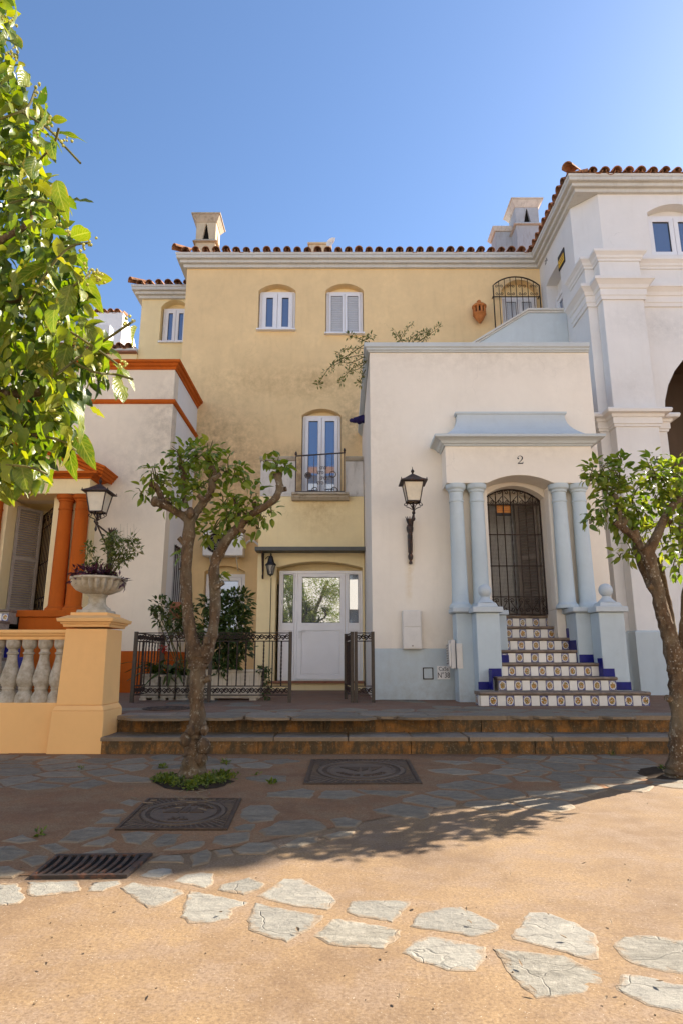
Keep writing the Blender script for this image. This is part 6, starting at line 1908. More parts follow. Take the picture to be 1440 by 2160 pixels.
# ================================================================== LANTERNS
def wall_lantern(label, base, reach, size, wall_y, drop):
    """four-sided street lantern on a bracket arm; base = point under the roof centre"""
    x, y, z = base
    t = thing('wall_lantern', label, 'lantern', (x, wall_y, z), 'old street lanterns on wall brackets')
    s = size
    # glazed body: tapered, wider at top
    a0, a1, h = 0.26 * s, 0.40 * s, 0.80 * s
    fr = MB()
    cb = [(-1, -1), (1, -1), (1, 1), (-1, 1)]
    for (sx, sy) in cb:
        fr.tube([(x + sx * a0, y + sy * a0, z), (x + sx * a1, y + sy * a1, z + h)], 0.028 * s, 4, square=True)
    for (a, zz) in ((a0, z), (a1, z + h)):
        for k in range(4):
            p, q = cb[k], cb[(k + 1) % 4]
            fr.tube([(x + p[0] * a, y + p[1] * a, zz), (x + q[0] * a, y + q[1] * a, zz)], 0.03 * s, 4, square=True)
    fr.build('frame', M['rustiron'], t)
    for k in range(4):
        p, q = cb[k], cb[(k + 1) % 4]; i = 0.97
        MB().add([(x + p[0] * a0 * i, y + p[1] * a0 * i, z), (x + q[0] * a0 * i, y + q[1] * a0 * i, z), (x + q[0] * a1 * i, y + q[1] * a1 * i, z + h), (x + p[0] * a1 * i, y + p[1] * a1 * i, z + h)], [(0, 1, 2, 3)]).build('pane', M['milk'], t)
    rf = MB()
    rf.frustum(x, y, z + h + 0.01 * s, z + h + 0.05 * s, 0.56 * s, 0.56 * s, 0.55 * s, 0.55 * s)
    rf.frustum(x, y, z + h + 0.052 * s, z + h + 0.17 * s, 0.54 * s, 0.54 * s, 0.34 * s, 0.34 * s)
    rf.frustum(x, y, z + h + 0.172 * s, z + h + 0.40 * s, 0.34 * s, 0.34 * s, 0.06 * s, 0.06 * s)
    rf.build('roof', M['rustiron'], t, bevel=0.004)
    fi = MB(); fi.lathe([(0.05 * s, 0), (0.03 * s, 0.05 * s), (0.07 * s, 0.11 * s), (0.075 * s, 0.14 * s), (0.04 * s, 0.2 * s), (0.02 * s, 0.22 * s), (0.008 * s, 0.33 * s)], (x, y, z + h + 0.4 * s), 10)
    for (sx, sy) in cb: MB().lathe([(0.018 * s, 0), (0.025 * s, 0.03 * s), (0.006 * s, 0.09 * s)], (x + sx * .52 * s, y + sy * .52 * s, z + h + 0.05 * s), 6).build('spike', M['iron'], t)
    fi.build('finial', M['iron'], t)
    sc = MB()
    for k in range(4):
        ax = [(1, 0, 0), (-1, 0, 0), (0, 1, 0), (0, -1, 0)][k]
        c = Vector((x, y, z - 0.10 * s)) + Vector(ax) * 0.33 * s
        sc.tube(spiral(c, 0.10 * s, 1.1, math.pi * 0.5, ax, (0, 0, 1), 12), 0.018 * s, 4)
        sc.tube([Vector((x, y, z - 0.34 * s)) + Vector(ax) * 0.03 * s, Vector((x, y, z - 0.26 * s)) + Vector(ax) * 0.14 * s, Vector((x, y, z - 0.2 * s)) + Vector(ax) * 0.30 * s], 0.018 * s, 4)
        sc.tube([Vector((x, y, z - 0.30 * s)) + Vector(ax) * 0.03 * s, Vector((x, y, z - 0.14 * s)) + Vector(ax) * 0.10 * s, Vector((x, y, z)) + Vector(ax) * 0.22 * s], 0.018 * s, 4)
    sc.lathe([(0.05 * s, -0.52 * s), (0.075 * s, -0.46 * s), (0.05 * s, -0.40 * s), (0.03 * s, -0.38 * s), (0.03 * s, 0)], (x, y, z), 8)
    sc.build('scroll', M['iron'], t)
    # arm and wall bracket
    ar = MB(); az = z - 0.50 * s; wy = wall_y - 0.02
    ar.tube([(x, y - 0.22 * s, az + 0.03), (x, y, az), (x, wy - 0.06, az - 0.06)], 0.04 * s, 6, square=True)
    ar.tube(spiral((x, y - 0.25 * s, az + 0.06 * s), 0.07 * s, 1.0, 0, (0, 1, 0), (0, 0, 1), 10), 0.02 * s, 4)
    ar.tube([(x, y + 0.12 * s, az - 0.02), (x, wy - 0.16, az - drop * 0.45), (x, wy - 0.05, az - drop * 0.72)], 0.035 * s, 6, square=True)
    ar.lathe([(0.005, -0.26 * s), (0.05 * s, -0.2 * s), (0.06 * s, -0.15 * s), (0.03 * s, -0.07 * s), (0.012, 0.0)], (x, y - 0.06 * s, az - 0.02), 8)
    ar.tube(spiral((x, wy - 0.10, az - 0.22), 0.09 * s, 1.5, 1, (0, 1, 0), (0, 0, 1), 14), 0.022 * s, 4)
    ar.build('arm', M['rustiron'], t)
    br = MB()
    br.lathe([(0.02 * s, -drop), (0.09 * s, -drop * 0.98), (0.07 * s, -drop * 0.93), (0.045 * s, -drop * .92), (0.10 * s, -drop * 0.86), (0.115 * s, -drop * 0.80), (0.07 * s, -drop * 0.74), (0.085 * s, -drop * .73), (0.10 * s, -drop * 0.70), (0.11 * s, -drop * 0.3), (0.09 * s, -drop * .26), (0.14 * s, -drop * 0.2), (0.16 * s, -drop * 0.12), (0.13 * s, -0.04), (0.09 * s, -0.02), (0.13 * s, 0.05 * s), (0.17 * s, 0.16 * s)], (x, wy - 0.03, az - 0.02), 10)
    for k in range(5):
        a = math.pi * (0.1 + 0.2 * k) + math.pi
        br.tube([(x + .13 * s * math.cos(a), wy - .03 + .13 * s * math.sin(a) * .6, az + .1 * s), (x + .2 * s * math.cos(a), wy - .03 + .2 * s * math.sin(a) * .6, az + .22 * s)], [0.03 * s, 0.01 * s], 4)
    br.build('bracket', M['rustiron'], t, smooth=True)
    return t
lr = P(871, 1068, 8.72)
wall_lantern('rust brown lantern with cream glass on the white wall left of the porch 2', (lr.x, 8.72, P(0, 1059, 8.72).z), 0.58, 0.34, DB, 0.62)
ll = P(207, 1080, 10.46)
wall_lantern('dark lantern with milky glass on the cream wall above the stone urn', (ll.x, 10.46, P(0, 1081, 10.46).z), 0.9, 0.41, DL, 0.72)
# small door lantern
sl_ = P(571, 1200, DP - 0.16)
t = thing('door_lantern', 'small black door lantern under the left end of the canopy', 'lantern', (sl_.x, DP - 0.16, sl_.z))
sz_ = P(0, 1214, DP - 0.16).z
lm_ = MB(); lm_.lathe([(0.008, -0.02), (0.02, 0), (0.055, 0.02), (0.05, 0.03)], (sl_.x, DP - .16, sz_), 6)
lm_.lathe([(0.105, 0.19), (0.10, 0.215), (0.065, 0.25), (0.06, 0.27), (0.045, 0.33), (0.05, 0.335), (0.03, 0.37), (0.012, 0.39), (0.02, 0.41), (0.004, 0.43)], (sl_.x, DP - .16, sz_), 6)
for k in range(6):
    a = 2 * math.pi * k / 6
    lm_.tube([(sl_.x + .05 * math.cos(a), DP - .16 + .05 * math.sin(a), sz_ + .02), (sl_.x + .085 * math.cos(a), DP - .16 + .085 * math.sin(a), sz_ + .195)], 0.007, 4)
    b = a + math.pi / 3
    lm_.tube([(sl_.x + .05 * math.cos(a), DP - .16 + .05 * math.sin(a), sz_ + .03), (sl_.x + .085 * math.cos(b), DP - .16 + .085 * math.sin(b), sz_ + .19)], 0.0035, 3)
lm_.build('frame', M['black'], t)
MB().lathe([(0.044, 0.02), (0.078, 0.19)], (sl_.x, DP - .16, sz_), 6).build('pane', M['clearlamp'], t)
m_ = MB(); m_.tube([(sl_.x, DP - .16, sz_ + .36), (sl_.x - .06, DP - .08, sz_ + .38), (sl_.x - .12, DP - .004, sz_ + .34)], 0.008, 5); m_.tube([(sl_.x, DP - .012, sz_ - 0.02), (sl_.x, DP - .012, TZ + .2)], 0.006, 4)
m_.build('arm', M['black'], t)
# pipe of the air conditioner along the yellow wall
cb_ = MB(); cb_.tube(catmull([tuple(P(512, 1160, DM - .2)), tuple(P(520, 1146, DM - .1)), tuple(P(532, 1140, DM - .05)), tuple(P(546, 1150, DM - .03))], 5), 0.022, 7)
o = cb_.build('pipe', M['acwhite'], None, smooth=True); tag(o, 'white flexible pipe running from the wall air conditioner to the porch corner', 'pipe')
# terracotta wall lamp
tl = P(1011, 683, DM - 0.13)
t = thing('clay_wall_lamp', 'orange terracotta lamp shaped like a domed cage on the yellow wall', 'lamp', (tl.x, DM - 0.1, tl.z))
k = MPP(655, DM - .13)
cm = MB(); c_ = (tl.x, DM - 0.15, tl.z)
cm.lathe([(0.012, 0), (0.03, 0.012), (0.025, 0.03), (0.06, 0.06), (0.115, 0.15), (0.14, 0.205), (0.15, 0.21), (0.15, 0.235), (0.135, 0.24), (0.05, 0.25)], c_, 18)
cm.build('bowl', M['clay'], t, smooth=True)
cm = MB()
for q in range(9):
    a = 2 * math.pi * q / 9
    cm.box(c_[0] + .125 * math.cos(a) - .022, c_[0] + .125 * math.cos(a) + .022, c_[1] + .125 * math.sin(a) - .022, c_[1] + .125 * math.sin(a) + .022, c_[2] + .245, c_[2] + .40)
cm.build('upright', M['clay'], t, bevel=0.008)
cm = MB(); cm.lathe([(0.155, 0.385), (0.165, 0.40), (0.165, 0.425), (0.14, 0.43), (0.12, 0.47), (0.06, 0.51), (0.035, 0.52), (0.04, 0.535), (0.05, 0.55), (0.03, 0.575), (0.008, 0.585)], c_, 18)
cm.build('dome', M['clay'], t, smooth=True)
cm = MB(); cm.lathe([(0.10, 0.24), (0.10, 0.40)], c_, 12); cm.build('core', M['dark'], t)
# satellite dish
dp = P(699, 512, 14.2)
t = thing('satellite_dish', 'small white satellite dish on the tiled roof', 'satellite dish', (dp.x, 14.2, dp.z - 0.1))
dm = MB(); n = 20; vs = []; fs = []
dmx = Matrix.Rotation(R(-35), 3, 'Z') @ Matrix.Rotation(R(80), 3, 'X')
for r, z in ((0, 0), (0.07, 0.005), (0.125, 0.03), (0.135, 0.032), (0.125, 0.04), (0.07, 0.017)):
    for q in range(n):
        v = dmx @ Vector((r * math.cos(2 * math.pi * q / n), r * math.sin(2 * math.pi * q / n), z))
        vs.append(v + Vector((dp.x, 14.2, dp.z)))
for i in range(5):
    for q in range(n): fs.append((i * n + q, i * n + (q + 1) % n, (i + 1) * n + (q + 1) % n, (i + 1) * n + q))
dm.add(vs, fs); dm.build('reflector', M['acwhite'], t, smooth=True)
m_ = MB(); m_.tube([(dp.x - .03, 14.25, dp.z - .5), (dp.x - .03, 14.25, dp.z), (dp.x, 14.2, dp.z)], 0.018, 6); m_.tube([(dp.x, 14.19, dp.z - .1), (dp.x + .1, 14.0, dp.z)], 0.008, 4)
m_.build('mast', M['trim'], t)
# rolled dark blue cloth poking out past the annex corner
t0 = P(738, 888, 12.0); t1 = P(790, 880, 11.6)
cl = MB(); pts = []; rad = []
for k in range(15):
    u = k / 14
    p = t0.lerp(t1, u) + Vector((0, 0, 0.012 * math.sin(k * 2.1)))
    pts.append(p); rad.append((0.03 + 0.055 * min(1, u * 2.2)) * (1 + 0.16 * math.sin(k * 2.7)))
cl.tube(pts, rad, 9, True, 0.12, rnd)
o = cl.build('rolled_cloth', M['purple'], None, smooth=True)
tag(o, 'furled dark blue cloth sticking out past the corner of the white annex', 'cloth')
# white trailing bits at its edge
# ================================================================== IRON RAILINGS AND GATE
FY = 8.72
FT = P(0, 1334, FY).z
FB = TZ + 0.05
post_me = MB().box(-0.022, 0.022, -0.022, 0.022, 0, FT - TZ + 0.01).mesh('post'); post_me.materials.append(M['brownmetal'])
BARH = (FT - 0.115) - (FB + 0.16)
bar_me = MB().tube([(0, 0, 0), (0, 0, BARH)], 0.010, 4, square=True).mesh('bar'); bar_me.materials.append(M['iron'])
tw_me = MB().tube([(0, 0, BARH * k / 30) for k in range(31)], 0.0115, 4, square=True, twist=0.62).mesh('bar'); tw_me.materials.append(M['iron'])
scm = MB()
scm.tube(spiral((-0.030, 0, 0), 0.034, 1.35, math.pi * 1.5, (1, 0, 0), (0, 0, 1), 12), 0.0075, 4)
scm.tube(spiral((0.030, 0, 0), 0.034, -1.35, math.pi * 0.5, (1, 0, 0), (0, 0, 1), 12), 0.0075, 4)
scm.tube([(-0.03, 0, -0.034), (0.0, 0, -0.01), (0.0, 0, 0.01), (0.03, 0, 0.034)], 0.0075, 4)
scroll_me = scm.mesh('scroll'); scroll_me.materials.append(M['iron'])
def railing(parent, a, b, posts=(True, True), pitch=0.118):
    a = Vector((a[0], a[1], 0)); b = Vector((b[0], b[1], 0)); d = b - a; L = d.length; d.normalize()
    ang = math.atan2(d.y, d.x)
    at = lambda s, z: (a.x + d.x * s, a.y + d.y * s, z)
    if posts[0]: inst('post', post_me, parent, at(0, TZ), (0, 0, ang))
    if posts[1]: inst('post', post_me, parent, at(L, TZ), (0, 0, ang))
    for z in (FT - 0.008, FT - 0.115, FB + 0.16, FB + 0.045):
        MB().tube([at(0.02, z), at(L - 0.02, z)], 0.0095, 4, square=True).build('rail', M['iron'], parent)
    n = max(2, int(round(L / pitch)))
    for i in range(1, n):
        inst('bar', bar_me if i % 2 else tw_me, parent, at(L * i / n, FB + 0.16), (0, 0, ang))
    m = max(2, int(round((L - .04) / 0.115)))
    for i in range(m):
        s = 0.02 + (L - 0.04) * (i + .5) / m
        for z in (FT - 0.0615, FB + 0.1025):
            inst('scroll', scroll_me, parent, at(s, z), (0, 0, ang))
fx_ = lambda px: P(px, 1400, FY).x
f1, f2, f3 = fx_(284), fx_(444), fx_(612)
rt = thing('iron_railing', 'brown wrought iron railing with scrolls enclosing the plants left of the white door', 'railing', ((f1 + f3) / 2, FY, TZ))
railing(rt, (f1, FY), (f2, FY)); railing(rt, (f2, FY), (f3, FY), (False, True))
railing(rt, (f1, FY + 0.03), (f1 + 0.03, FY + 1.25), (False, True), 0.14)
g1x, g2x = fx_(750), fx_(786)
r2 = thing('iron_railing', 'short wrought iron railing panel against the corner of the white annex', 'railing', (g1x, FY, TZ))
railing(r2, (g1x, FY), (g2x, FY))
gt_ = thing('garden_gate', 'low brown iron gate standing open beside the short railing panel', 'gate', (g1x - 0.045, FY, TZ))
railing(gt_, (g1x - 0.05, FY + 0.01), (P(729, 1400, FY + 0.75).x, FY + 0.75))

# ================================================================== PLANTERS AND PLANTS BEHIND THE RAILING
def trough(label, x0, x1, y0, y1, h, mat, ribs=0, grp=None):
    t = thing('planter', label, 'planter', ((x0 + x1) / 2, (y0 + y1) / 2, TZ), grp)
    mb = MB()
    cx, cy = (x0 + x1) / 2, (y0 + y1) / 2
    mb.frustum(cx, cy, TZ + 0.03, TZ + h, (x1 - x0) / 2 * 0.96, (y1 - y0) / 2 * 0.94, (x1 - x0) / 2, (y1 - y0) / 2)
    mb.build('body', mat, t, bevel=0.008)
    mb = MB()
    for s in (-1, 1): mb.box(cx + s * (x1 - x0) * .36 - .05, cx + s * (x1 - x0) * .36 + .05, y0 + .02, y1 - .02, TZ, TZ + 0.029)
    mb.build('foot', mat, t)
    rm = MB(); rm.wall([(x0 - .012, y0 - .012), (x1 + .012, y0 - .012), (x1 + .012, y1 + .012), (x0 - .012, y1 + .012)], [[(x0 + .03, y0 + .03), (x1 - .03, y0 + .03), (x1 - .03, y1 - .03), (x0 + .03, y1 - .03)]], XY, TZ + h + .001, TZ + h + 0.035)
    rm.build('rim', mat, t, bevel=0.005)
    MB().box(x0 + .03, x1 - .03, y0 + .03, y1 - .03, TZ + h + 0.0005, TZ + h + 0.018).build('soil', M['soil'], t)
    if ribs:
        w = (x1 - x0 - .06) / ribs
        for i in range(ribs):
            MB().box(x0 + .03 + i * w + .008, x0 + .03 + (i + 1) * w - .008, y0 - 0.004, y0 + 0.016, TZ + 0.06, TZ + h - 0.02).build('panel', mat, t, bevel=0.004)
    return t
py_ = 9.15
pxx = lambda px: P(px, 1430, py_).x
trough('long beige planter with the leafy green shrub, right of the forked trunk', pxx(430), pxx(552), py_, py_ + 0.36, 0.38, M['planter'], 6)
trough('small weathered stone pot with a white rim at the left end of the railing', pxx(296), pxx(334), py_ + .05, py_ + 0.35, 0.32, M['concrete'], 0)
trough('small weathered stone pot between its two twins behind the railing', pxx(338), pxx(368), py_ + .05, py_ + 0.35, 0.31, M['concrete'], 0)
trough('small weathered stone pot nearest the forked trunk behind the railing', pxx(371), pxx(392), py_ + .05, py_ + 0.35, 0.30, M['concrete'], 0)
rs2 = random.Random(17)
def shrub(label, root, blobs, n, L, W, mat='leafdark', stems=True, depth=0.22):
    t = thing('shrub', label, 'shrub', root)
    mb = MB(); ml = MB()
    r0 = Vector(root)
    leafs = [leaf_mesh('leaf', M[mat], L, W, rs2.uniform(.1, .5), rs2.uniform(.15, .4), 3) for _ in range(3)]
    for (px, py, r, d) in blobs:
        c = P(px, py, d); rm = r * MPP(py, d)
        if stems:
            mid = r0.lerp(c, 0.55) + Vector((rs2.uniform(-.05, .05), rs2.uniform(-.05, .05), 0))
            mb.tube(catmull([tuple(r0 + Vector((rs2.uniform(-.06, .06), rs2.uniform(-.04, .04), 0))), tuple(mid), tuple(c)], 4), 0.008, 5)
        scatter_leaves(ml, c, (rm, min(rm, depth), rm), int(2.4 * n * (r / 20) ** 2), L, W, rs2, 0.15, 3, 0.35)
    if stems: tag(mb.build('stem', M['twig'], t), kind='stuff')
    tag(ml.build('foliage', M[mat], t, normals=False), kind='stuff')
    return t
sr = ((pxx(430) + pxx(552)) / 2, py_ + .18, TZ + 0.38)
shrub('dense dark green shrub in the long beige planter', sr,
      [(470, 1290, 32, 9.35), (505, 1270, 26, 9.4), (450, 1330, 30, 9.3), (495, 1320, 32, 9.3), (470, 1365, 32, 9.25), (505, 1360, 28, 9.3), (480, 1400, 28, 9.25), (445, 1385, 22, 9.3), (515, 1300, 14, 9.4), (520, 1345, 12, 9.35), (495, 1258, 14, 9.45), (440, 1275, 20, 9.45), (465, 1262, 16, 9.45)], 46, 0.095, 0.042)
shrub('loose variegated green shrub leaning left behind the railing', (pxx(385), py_ + .2, TZ + 0.25),
      [(335, 1275, 16, 9.35), (355, 1290, 20, 9.35), (375, 1305, 22, 9.35), (340, 1305, 14, 9.3), (395, 1320, 22, 9.35), (400, 1290, 16, 9.4), (365, 1325, 14, 9.3), (410, 1345, 16, 9.3), (326, 1290, 10, 9.3)], 30, 0.09, 0.038, 'leafdark')
def strap_plant(label, root, n, L, W, mat='leafdark', spread=0.8):
    t = thing('strap_leaved_plant', label, 'plant', root)
    for i in range(n):
        a = 2 * math.pi * i / n + rs2.uniform(-.3, .3); k = rs2.uniform(.6, 1.1)
        vs = []; fs = []
        seg = 6; up = rs2.uniform(0.5, 1.0)
        for s in range(seg + 1):
            u = s / seg
            rr_ = L * k * u * spread * (0.4 + 0.6 * u); z = L * k * (up * u - 0.75 * u * u * (1.2 - up * .4))
            w = W * 0.5 * math.sin(math.pi * min(1, 0.12 + u * 0.86)) ** 0.6
            c = Vector(root) + Vector((rr_ * math.cos(a), rr_ * math.sin(a), z)); q = Vector((-math.sin(a), math.cos(a), 0)) * w
            vs += [c - q, c - Vector((0, 0, W * .12)), c + q]
        for s in range(seg): fs += [(3 * s, 3 * s + 3, 3 * s + 4, 3 * s + 1), (3 * s + 1, 3 * s + 4, 3 * s + 5, 3 * s + 2)]
        MB().add(vs, fs).build('leaf', M[mat], t, smooth=True, normals=False)
    return t
strap_plant('dark strap leaved plant in the left small stone pot', (pxx(318), py_ + .2, TZ + .33), 20, 0.60, 0.062)
strap_plant('dark strap leaved plant in the middle small stone pot', (pxx(352), py_ + .2, TZ + .32), 22, 0.68, 0.066)
strap_plant('yellowish strap leaved plant in the pot by the forked trunk', (pxx(382), py_ + .2, TZ + .31), 16, 0.50, 0.06, 'leafmid')
# red bloom above the pots
fl = thing('red_flower', 'single red flower among the dark pot plants behind the railing', 'flower', P(344, 1370, 9.3))
mb = MB(); c_ = P(344, 1370, 9.25)
for i in range(14):
    scatter_leaves(mb, c_ + Vector((rs2.uniform(-.05, .05), rs2.uniform(-.03, .03), rs2.uniform(-.02, .02))), 0.03, 3, 0.045, 0.03, rs2, .3)
tag(mb.build('petals', M['flower'], fl, normals=False), kind='stuff')
MB().tube([(pxx(350), py_ + .2, TZ + .25), tuple(c_)], 0.005, 4).build('stem', M['twig'], fl)
# ivy hanging over the right end of the long planter
iv = thing('ivy', 'dark ivy trailing over the right end of the long beige planter', 'plant', (pxx(550), py_ + .1, TZ + .41))
mb = MB(); ml = MB()
for k in range(4):
    pts = [(pxx(545) + .02 * k, py_ + .05 * k, TZ + .42), (pxx(556) + .02 * k, py_ + .02 * k, TZ + .36), (pxx(560) + .012 * k, py_ + .02 * k, TZ + .12 - .03 * k)]
    mb.tube(catmull(pts, 4), 0.004, 4)
    for p in catmull(pts, 4): scatter_leaves(ml, p, 0.03, 5, 0.05, 0.04, rs2, 0)
tag(mb.build('stem', M['twig'], iv), kind='stuff'); tag(ml.build('foliage', M['leafdark'], iv, normals=False), kind='stuff')

# trailing climber over the corner of the annex roof
vn = thing('climbing_plant', 'arching climber with sparse small leaves spilling over the annex roof corner', 'plant', P(772, 725, 9.6))
mb = MB(); ml = MB()
arcs = [[(775, 722, 9.5), (740, 745, 9.4), (700, 770, 9.4), (675, 805, 9.4), (672, 812, 9.4)], [(775, 722, 9.5), (750, 712, 9.4), (735, 708, 9.4)], [(775, 735, 9.5), (735, 735, 9.4), (715, 745, 9.4)],
        [(775, 760, 9.6), (745, 775, 9.5), (725, 795, 9.5), (720, 806, 9.5)], [(772, 750, 9.6), (740, 765, 9.5), (715, 765, 9.5), (700, 778, 9.5)], [(770, 780, 9.8), (760, 800, 9.8), (757, 808, 9.8)],
        [(775, 745, 9.5), (745, 752, 9.5), (725, 757, 9.5), (712, 752, 9.5)], [(770, 765, 9.7), (755, 778, 9.6), (738, 783, 9.6)],
        [(840, 722, 10.2), (850, 705, 10.2), (866, 684, 10.2)], [(848, 722, 10.2), (838, 708, 10.2), (833, 698, 10.2)], [(880, 722, 10.2), (905, 705, 10.2), (926, 690, 10.2)], [(870, 722, 10.2), (882, 707, 10.2), (900, 699, 10.2)],
        [(860, 722, 10.2), (868, 712, 10.2), (880, 703, 10.2)], [(890, 722, 10.2), (897, 708, 10.2), (902, 698, 10.2)], [(760, 720, 9.8), (775, 713, 9.8), (783, 708, 9.8)]]
base = P(800, 745, 10.0)
for a in arcs:
    pts = catmull([tuple(P(*q)) for q in a], 5)
    if a[0][0] > 800:       # these rise from pots on the flat roof
        pts = [(pts[0][0], pts[0][1] + .1, 5.6)] + pts
    mb.tube(pts, [0.008 * (1 - 0.7 * i / len(pts)) for i in range(len(pts))], 4)
    for i, p in enumerate(pts[2:]):
        scatter_leaves(ml, p, 0.045, 3 if i % 2 else 5, 0.055, 0.024, rs2, 0.3)
    scatter_leaves(ml, pts[-1], 0.05, 7, 0.06, 0.026, rs2, 0.2)
tag(mb.build('stem', M['twig'], vn), kind='stuff'); tag(ml.build('foliage', M['leafmid'], vn, normals=False), kind='stuff')

# ================================================================== TREES
rt_ = random.Random(99)
def limb(mb, pts, d_default, rr, knob=True, n=12, wob=0.085):
    """pts: (px, py, radius_px, depth offset)"""
    q = []
    for (px, py, r, dd) in pts:
        p = P(px, py, d_default + dd); q.append((p.x, p.y, p.z, r * (0.84 if py < 1590 else 0.95) * MPP(py, d_default + dd)))
    c = catmull(q, 6)
    P3 = [(a, b, z) for a, b, z, r in c]; rad = [r * (1 + rr.uniform(-.11, .11)) for a, b, z, r in c]
    if knob: rad[-1] *= 1.15; rad[-2] *= 1.12
    mb.tube(P3, rad, n, True, wob, rr)
    return Vector(P3[-1])
def crown(t, mat, blobs, d_default, L, W, rr, leaf_objs=300, per=1.0, twigs=True, depth_k=0.9):
    """twigs with leaves: single leaves as parts, the remainder one mass of the same leaves"""
    ms_ = [leaf_mesh('leaf', M[mat], L * k, W * k, rr.uniform(.15, .6), rr.uniform(.1, .4), 5, 0.04, rr) for k in (0.8, 1.0, 1.0, 1.2)]
    tw_ = MB(); rest = MB(); plan = []
    for (px, py, r, dd, dens) in blobs:
        d = d_default + dd; c = P(px, py, d); rm = r * MPP(py, d)
        n = int(dens * per)
        for _ in range(n):
            while True:
                q = Vector((rr.uniform(-1, 1), rr.uniform(-1, 1), rr.uniform(-1, 1)))
                if q.length < 1: break
            p = c + Vector((q.x, q.y * depth_k, q.z)) * rm
            dr = (q + Vector((rr.uniform(-.7, .7), rr.uniform(-.7, .7), rr.uniform(-.6, .45))))
            plan.append((p, dr, rr.uniform(-1.1, 1.1)))
        if twigs:
            for _ in range(max(3, n // 9)):
                e = c + Vector((rr.uniform(-1, 1), rr.uniform(-1, 1), rr.uniform(-.6, 1))) * rm * 0.95
                tw_.tube([c + Vector((rr.uniform(-.3, .3), rr.uniform(-.3, .3), -.4)) * rm, c.lerp(e, .5) + Vector((0, 0, .1 * rm)), e], [0.006, 0.0045, 0.002], 4)
    rr.shuffle(plan)
    plan.sort(key=lambda a: (0 if (to_px(a[0]) and -20 < to_px(a[0])[0] < 1460 and -20 < to_px(a[0])[1] < 2180) else 1, a[0].y + rr.uniform(-.2, .2)))
    for i, (p, dr, roll) in enumerate(plan):
        m = rot_to(dr, roll)
        if i < leaf_objs:
            inst('leaf', rr.choice(ms_), t, p, m.to_euler(), (1, 1, 1))
        else:
            k = rr.uniform(.75, 1.2)
            vs, fs = leaf_verts(L * k, W * k, rr.uniform(.15, .6), 0.25, 4)
            rest.add([m @ Vector(v) + p for v in vs], fs)
    if twigs: tag(tw_.build('twig', M['twig'], t), kind='stuff')
    if rest.v: tag(rest.build('foliage', M[mat], t, smooth=True, normals=False), kind='stuff')

# forked tree in front of the steps
DA = 4.98
b_ = GP(407, 1652)
ta = thing('citrus_tree', 'forked citrus tree with lichen spotted trunk before the stone steps, pollarded knuckles', 'tree', (b_.x, b_.y, 0))
mb = MB()
limb(mb, [(402, 1662, 38, 0), (405, 1640, 31, 0), (412, 1600, 25, 0), (405, 1560, 22, 0), (417, 1525, 21, 0), (416, 1470, 19, 0), (418, 1420, 20, 0), (420, 1385, 27, 0.0)], DA, rt_, False, 14, .07)
limb(mb, [(420, 1400, 24, 0), (404, 1345, 16, 0), (396, 1280, 15, 0), (393, 1200, 14, 0), (399, 1130, 15, 0), (402, 1080, 14, 0)], DA, rt_)
limb(mb, [(402, 1100, 11, 0), (375, 1080, 10, 0), (345, 1065, 10, -.05), (328, 1058, 11, -.05)], DA, rt_)
limb(mb, [(402, 1100, 11, 0), (422, 1070, 10, .05), (444, 1040, 9, .05), (450, 1005, 10, .05), (447, 985, 9, 0.05)], DA, rt_)
limb(mb, [(392, 1070, 7, .1), (388, 1030, 7, .15), (388, 990, 9, .15), (378, 982, 8, .15)], DA, rt_)
limb(mb, [(345, 1060, 7, 0), (332, 1030, 8, 0), (320, 1020, 8, 0)], DA, rt_)
limb(mb, [(428, 1395, 20, 0), (448, 1340, 14, 0), (455, 1270, 13, .05), (452, 1200, 13, .05), (462, 1165, 14, .05)], DA, rt_)
limb(mb, [(458, 1180, 13, .05), (478, 1140, 12, 0), (505, 1110, 11, 0), (530, 1085, 9, -.05), (560, 1068, 9, -.08), (582, 1050, 9, -.1), (590, 1025, 9, -.1), (585, 1000, 10, -.1)], DA, rt_)
limb(mb, [(462, 1170, 8, .1), (470, 1140, 7, .15), (480, 1120, 6, .2)], DA, rt_)
limb(mb, [(505, 1110, 7, .05), (502, 1075, 6, .1), (495, 1050, 6, .1)], DA, rt_)
mb.build('trunk', M['bark'], ta, smooth=True)
for (px, py, r) in [(392, 1560, 12), (430, 1575, 14), (425, 1600, 13), (398, 1612, 14), (432, 1540, 9), (436, 1350, 8), (404, 1540, 10), (590, 1030, 9), (327, 1058, 9), (402, 1082, 10)]:
    c = P(px, py, DA - .06); q = r * MPP(py, DA)
    MB().lathe([(q * math.sin(math.pi * k / 7) * rt_.uniform(.85, 1.1) + .0005, -q * math.cos(math.pi * k / 7) * 1.3) for k in range(8)], tuple(c), 9).build('knot', M['bark'], ta, smooth=True)
crown(ta, 'leaf', [(325, 1000, 30, 0, 34), (345, 1015, 28, .05, 26), (300, 1035, 16, 0, 11), (385, 965, 32, .1, 44), (415, 955, 26, .1, 30), (440, 965, 36, .05, 56), (475, 985, 34, .05, 44), (500, 1000, 26, .05, 28), (520, 1010, 18, 0, 12), (365, 1055, 28, 0, 28), (410, 1030, 26, .1, 26), (390, 1000, 26, .15, 26),
                   (430, 1020, 24, .1, 18), (455, 1110, 34, .05, 44), (435, 1125, 22, .1, 26), (490, 1085, 36, .05, 50), (515, 1075, 28, 0, 30), (535, 1045, 26, 0, 20), (475, 1060, 26, .1, 24), (585, 980, 20, -.1, 26), (600, 985, 14, -.1, 12), (560, 975, 10, -.1, 6), (550, 1090, 24, -.05, 14), (570, 1080, 20, -.05, 8), (500, 1130, 20, 0, 10), (388, 1170, 10, .05, 9), (465, 1215, 8, .0, 6), (545, 1110, 14, 0, 6)],
      DA, 0.074, 0.037, rt_, per=1.2)
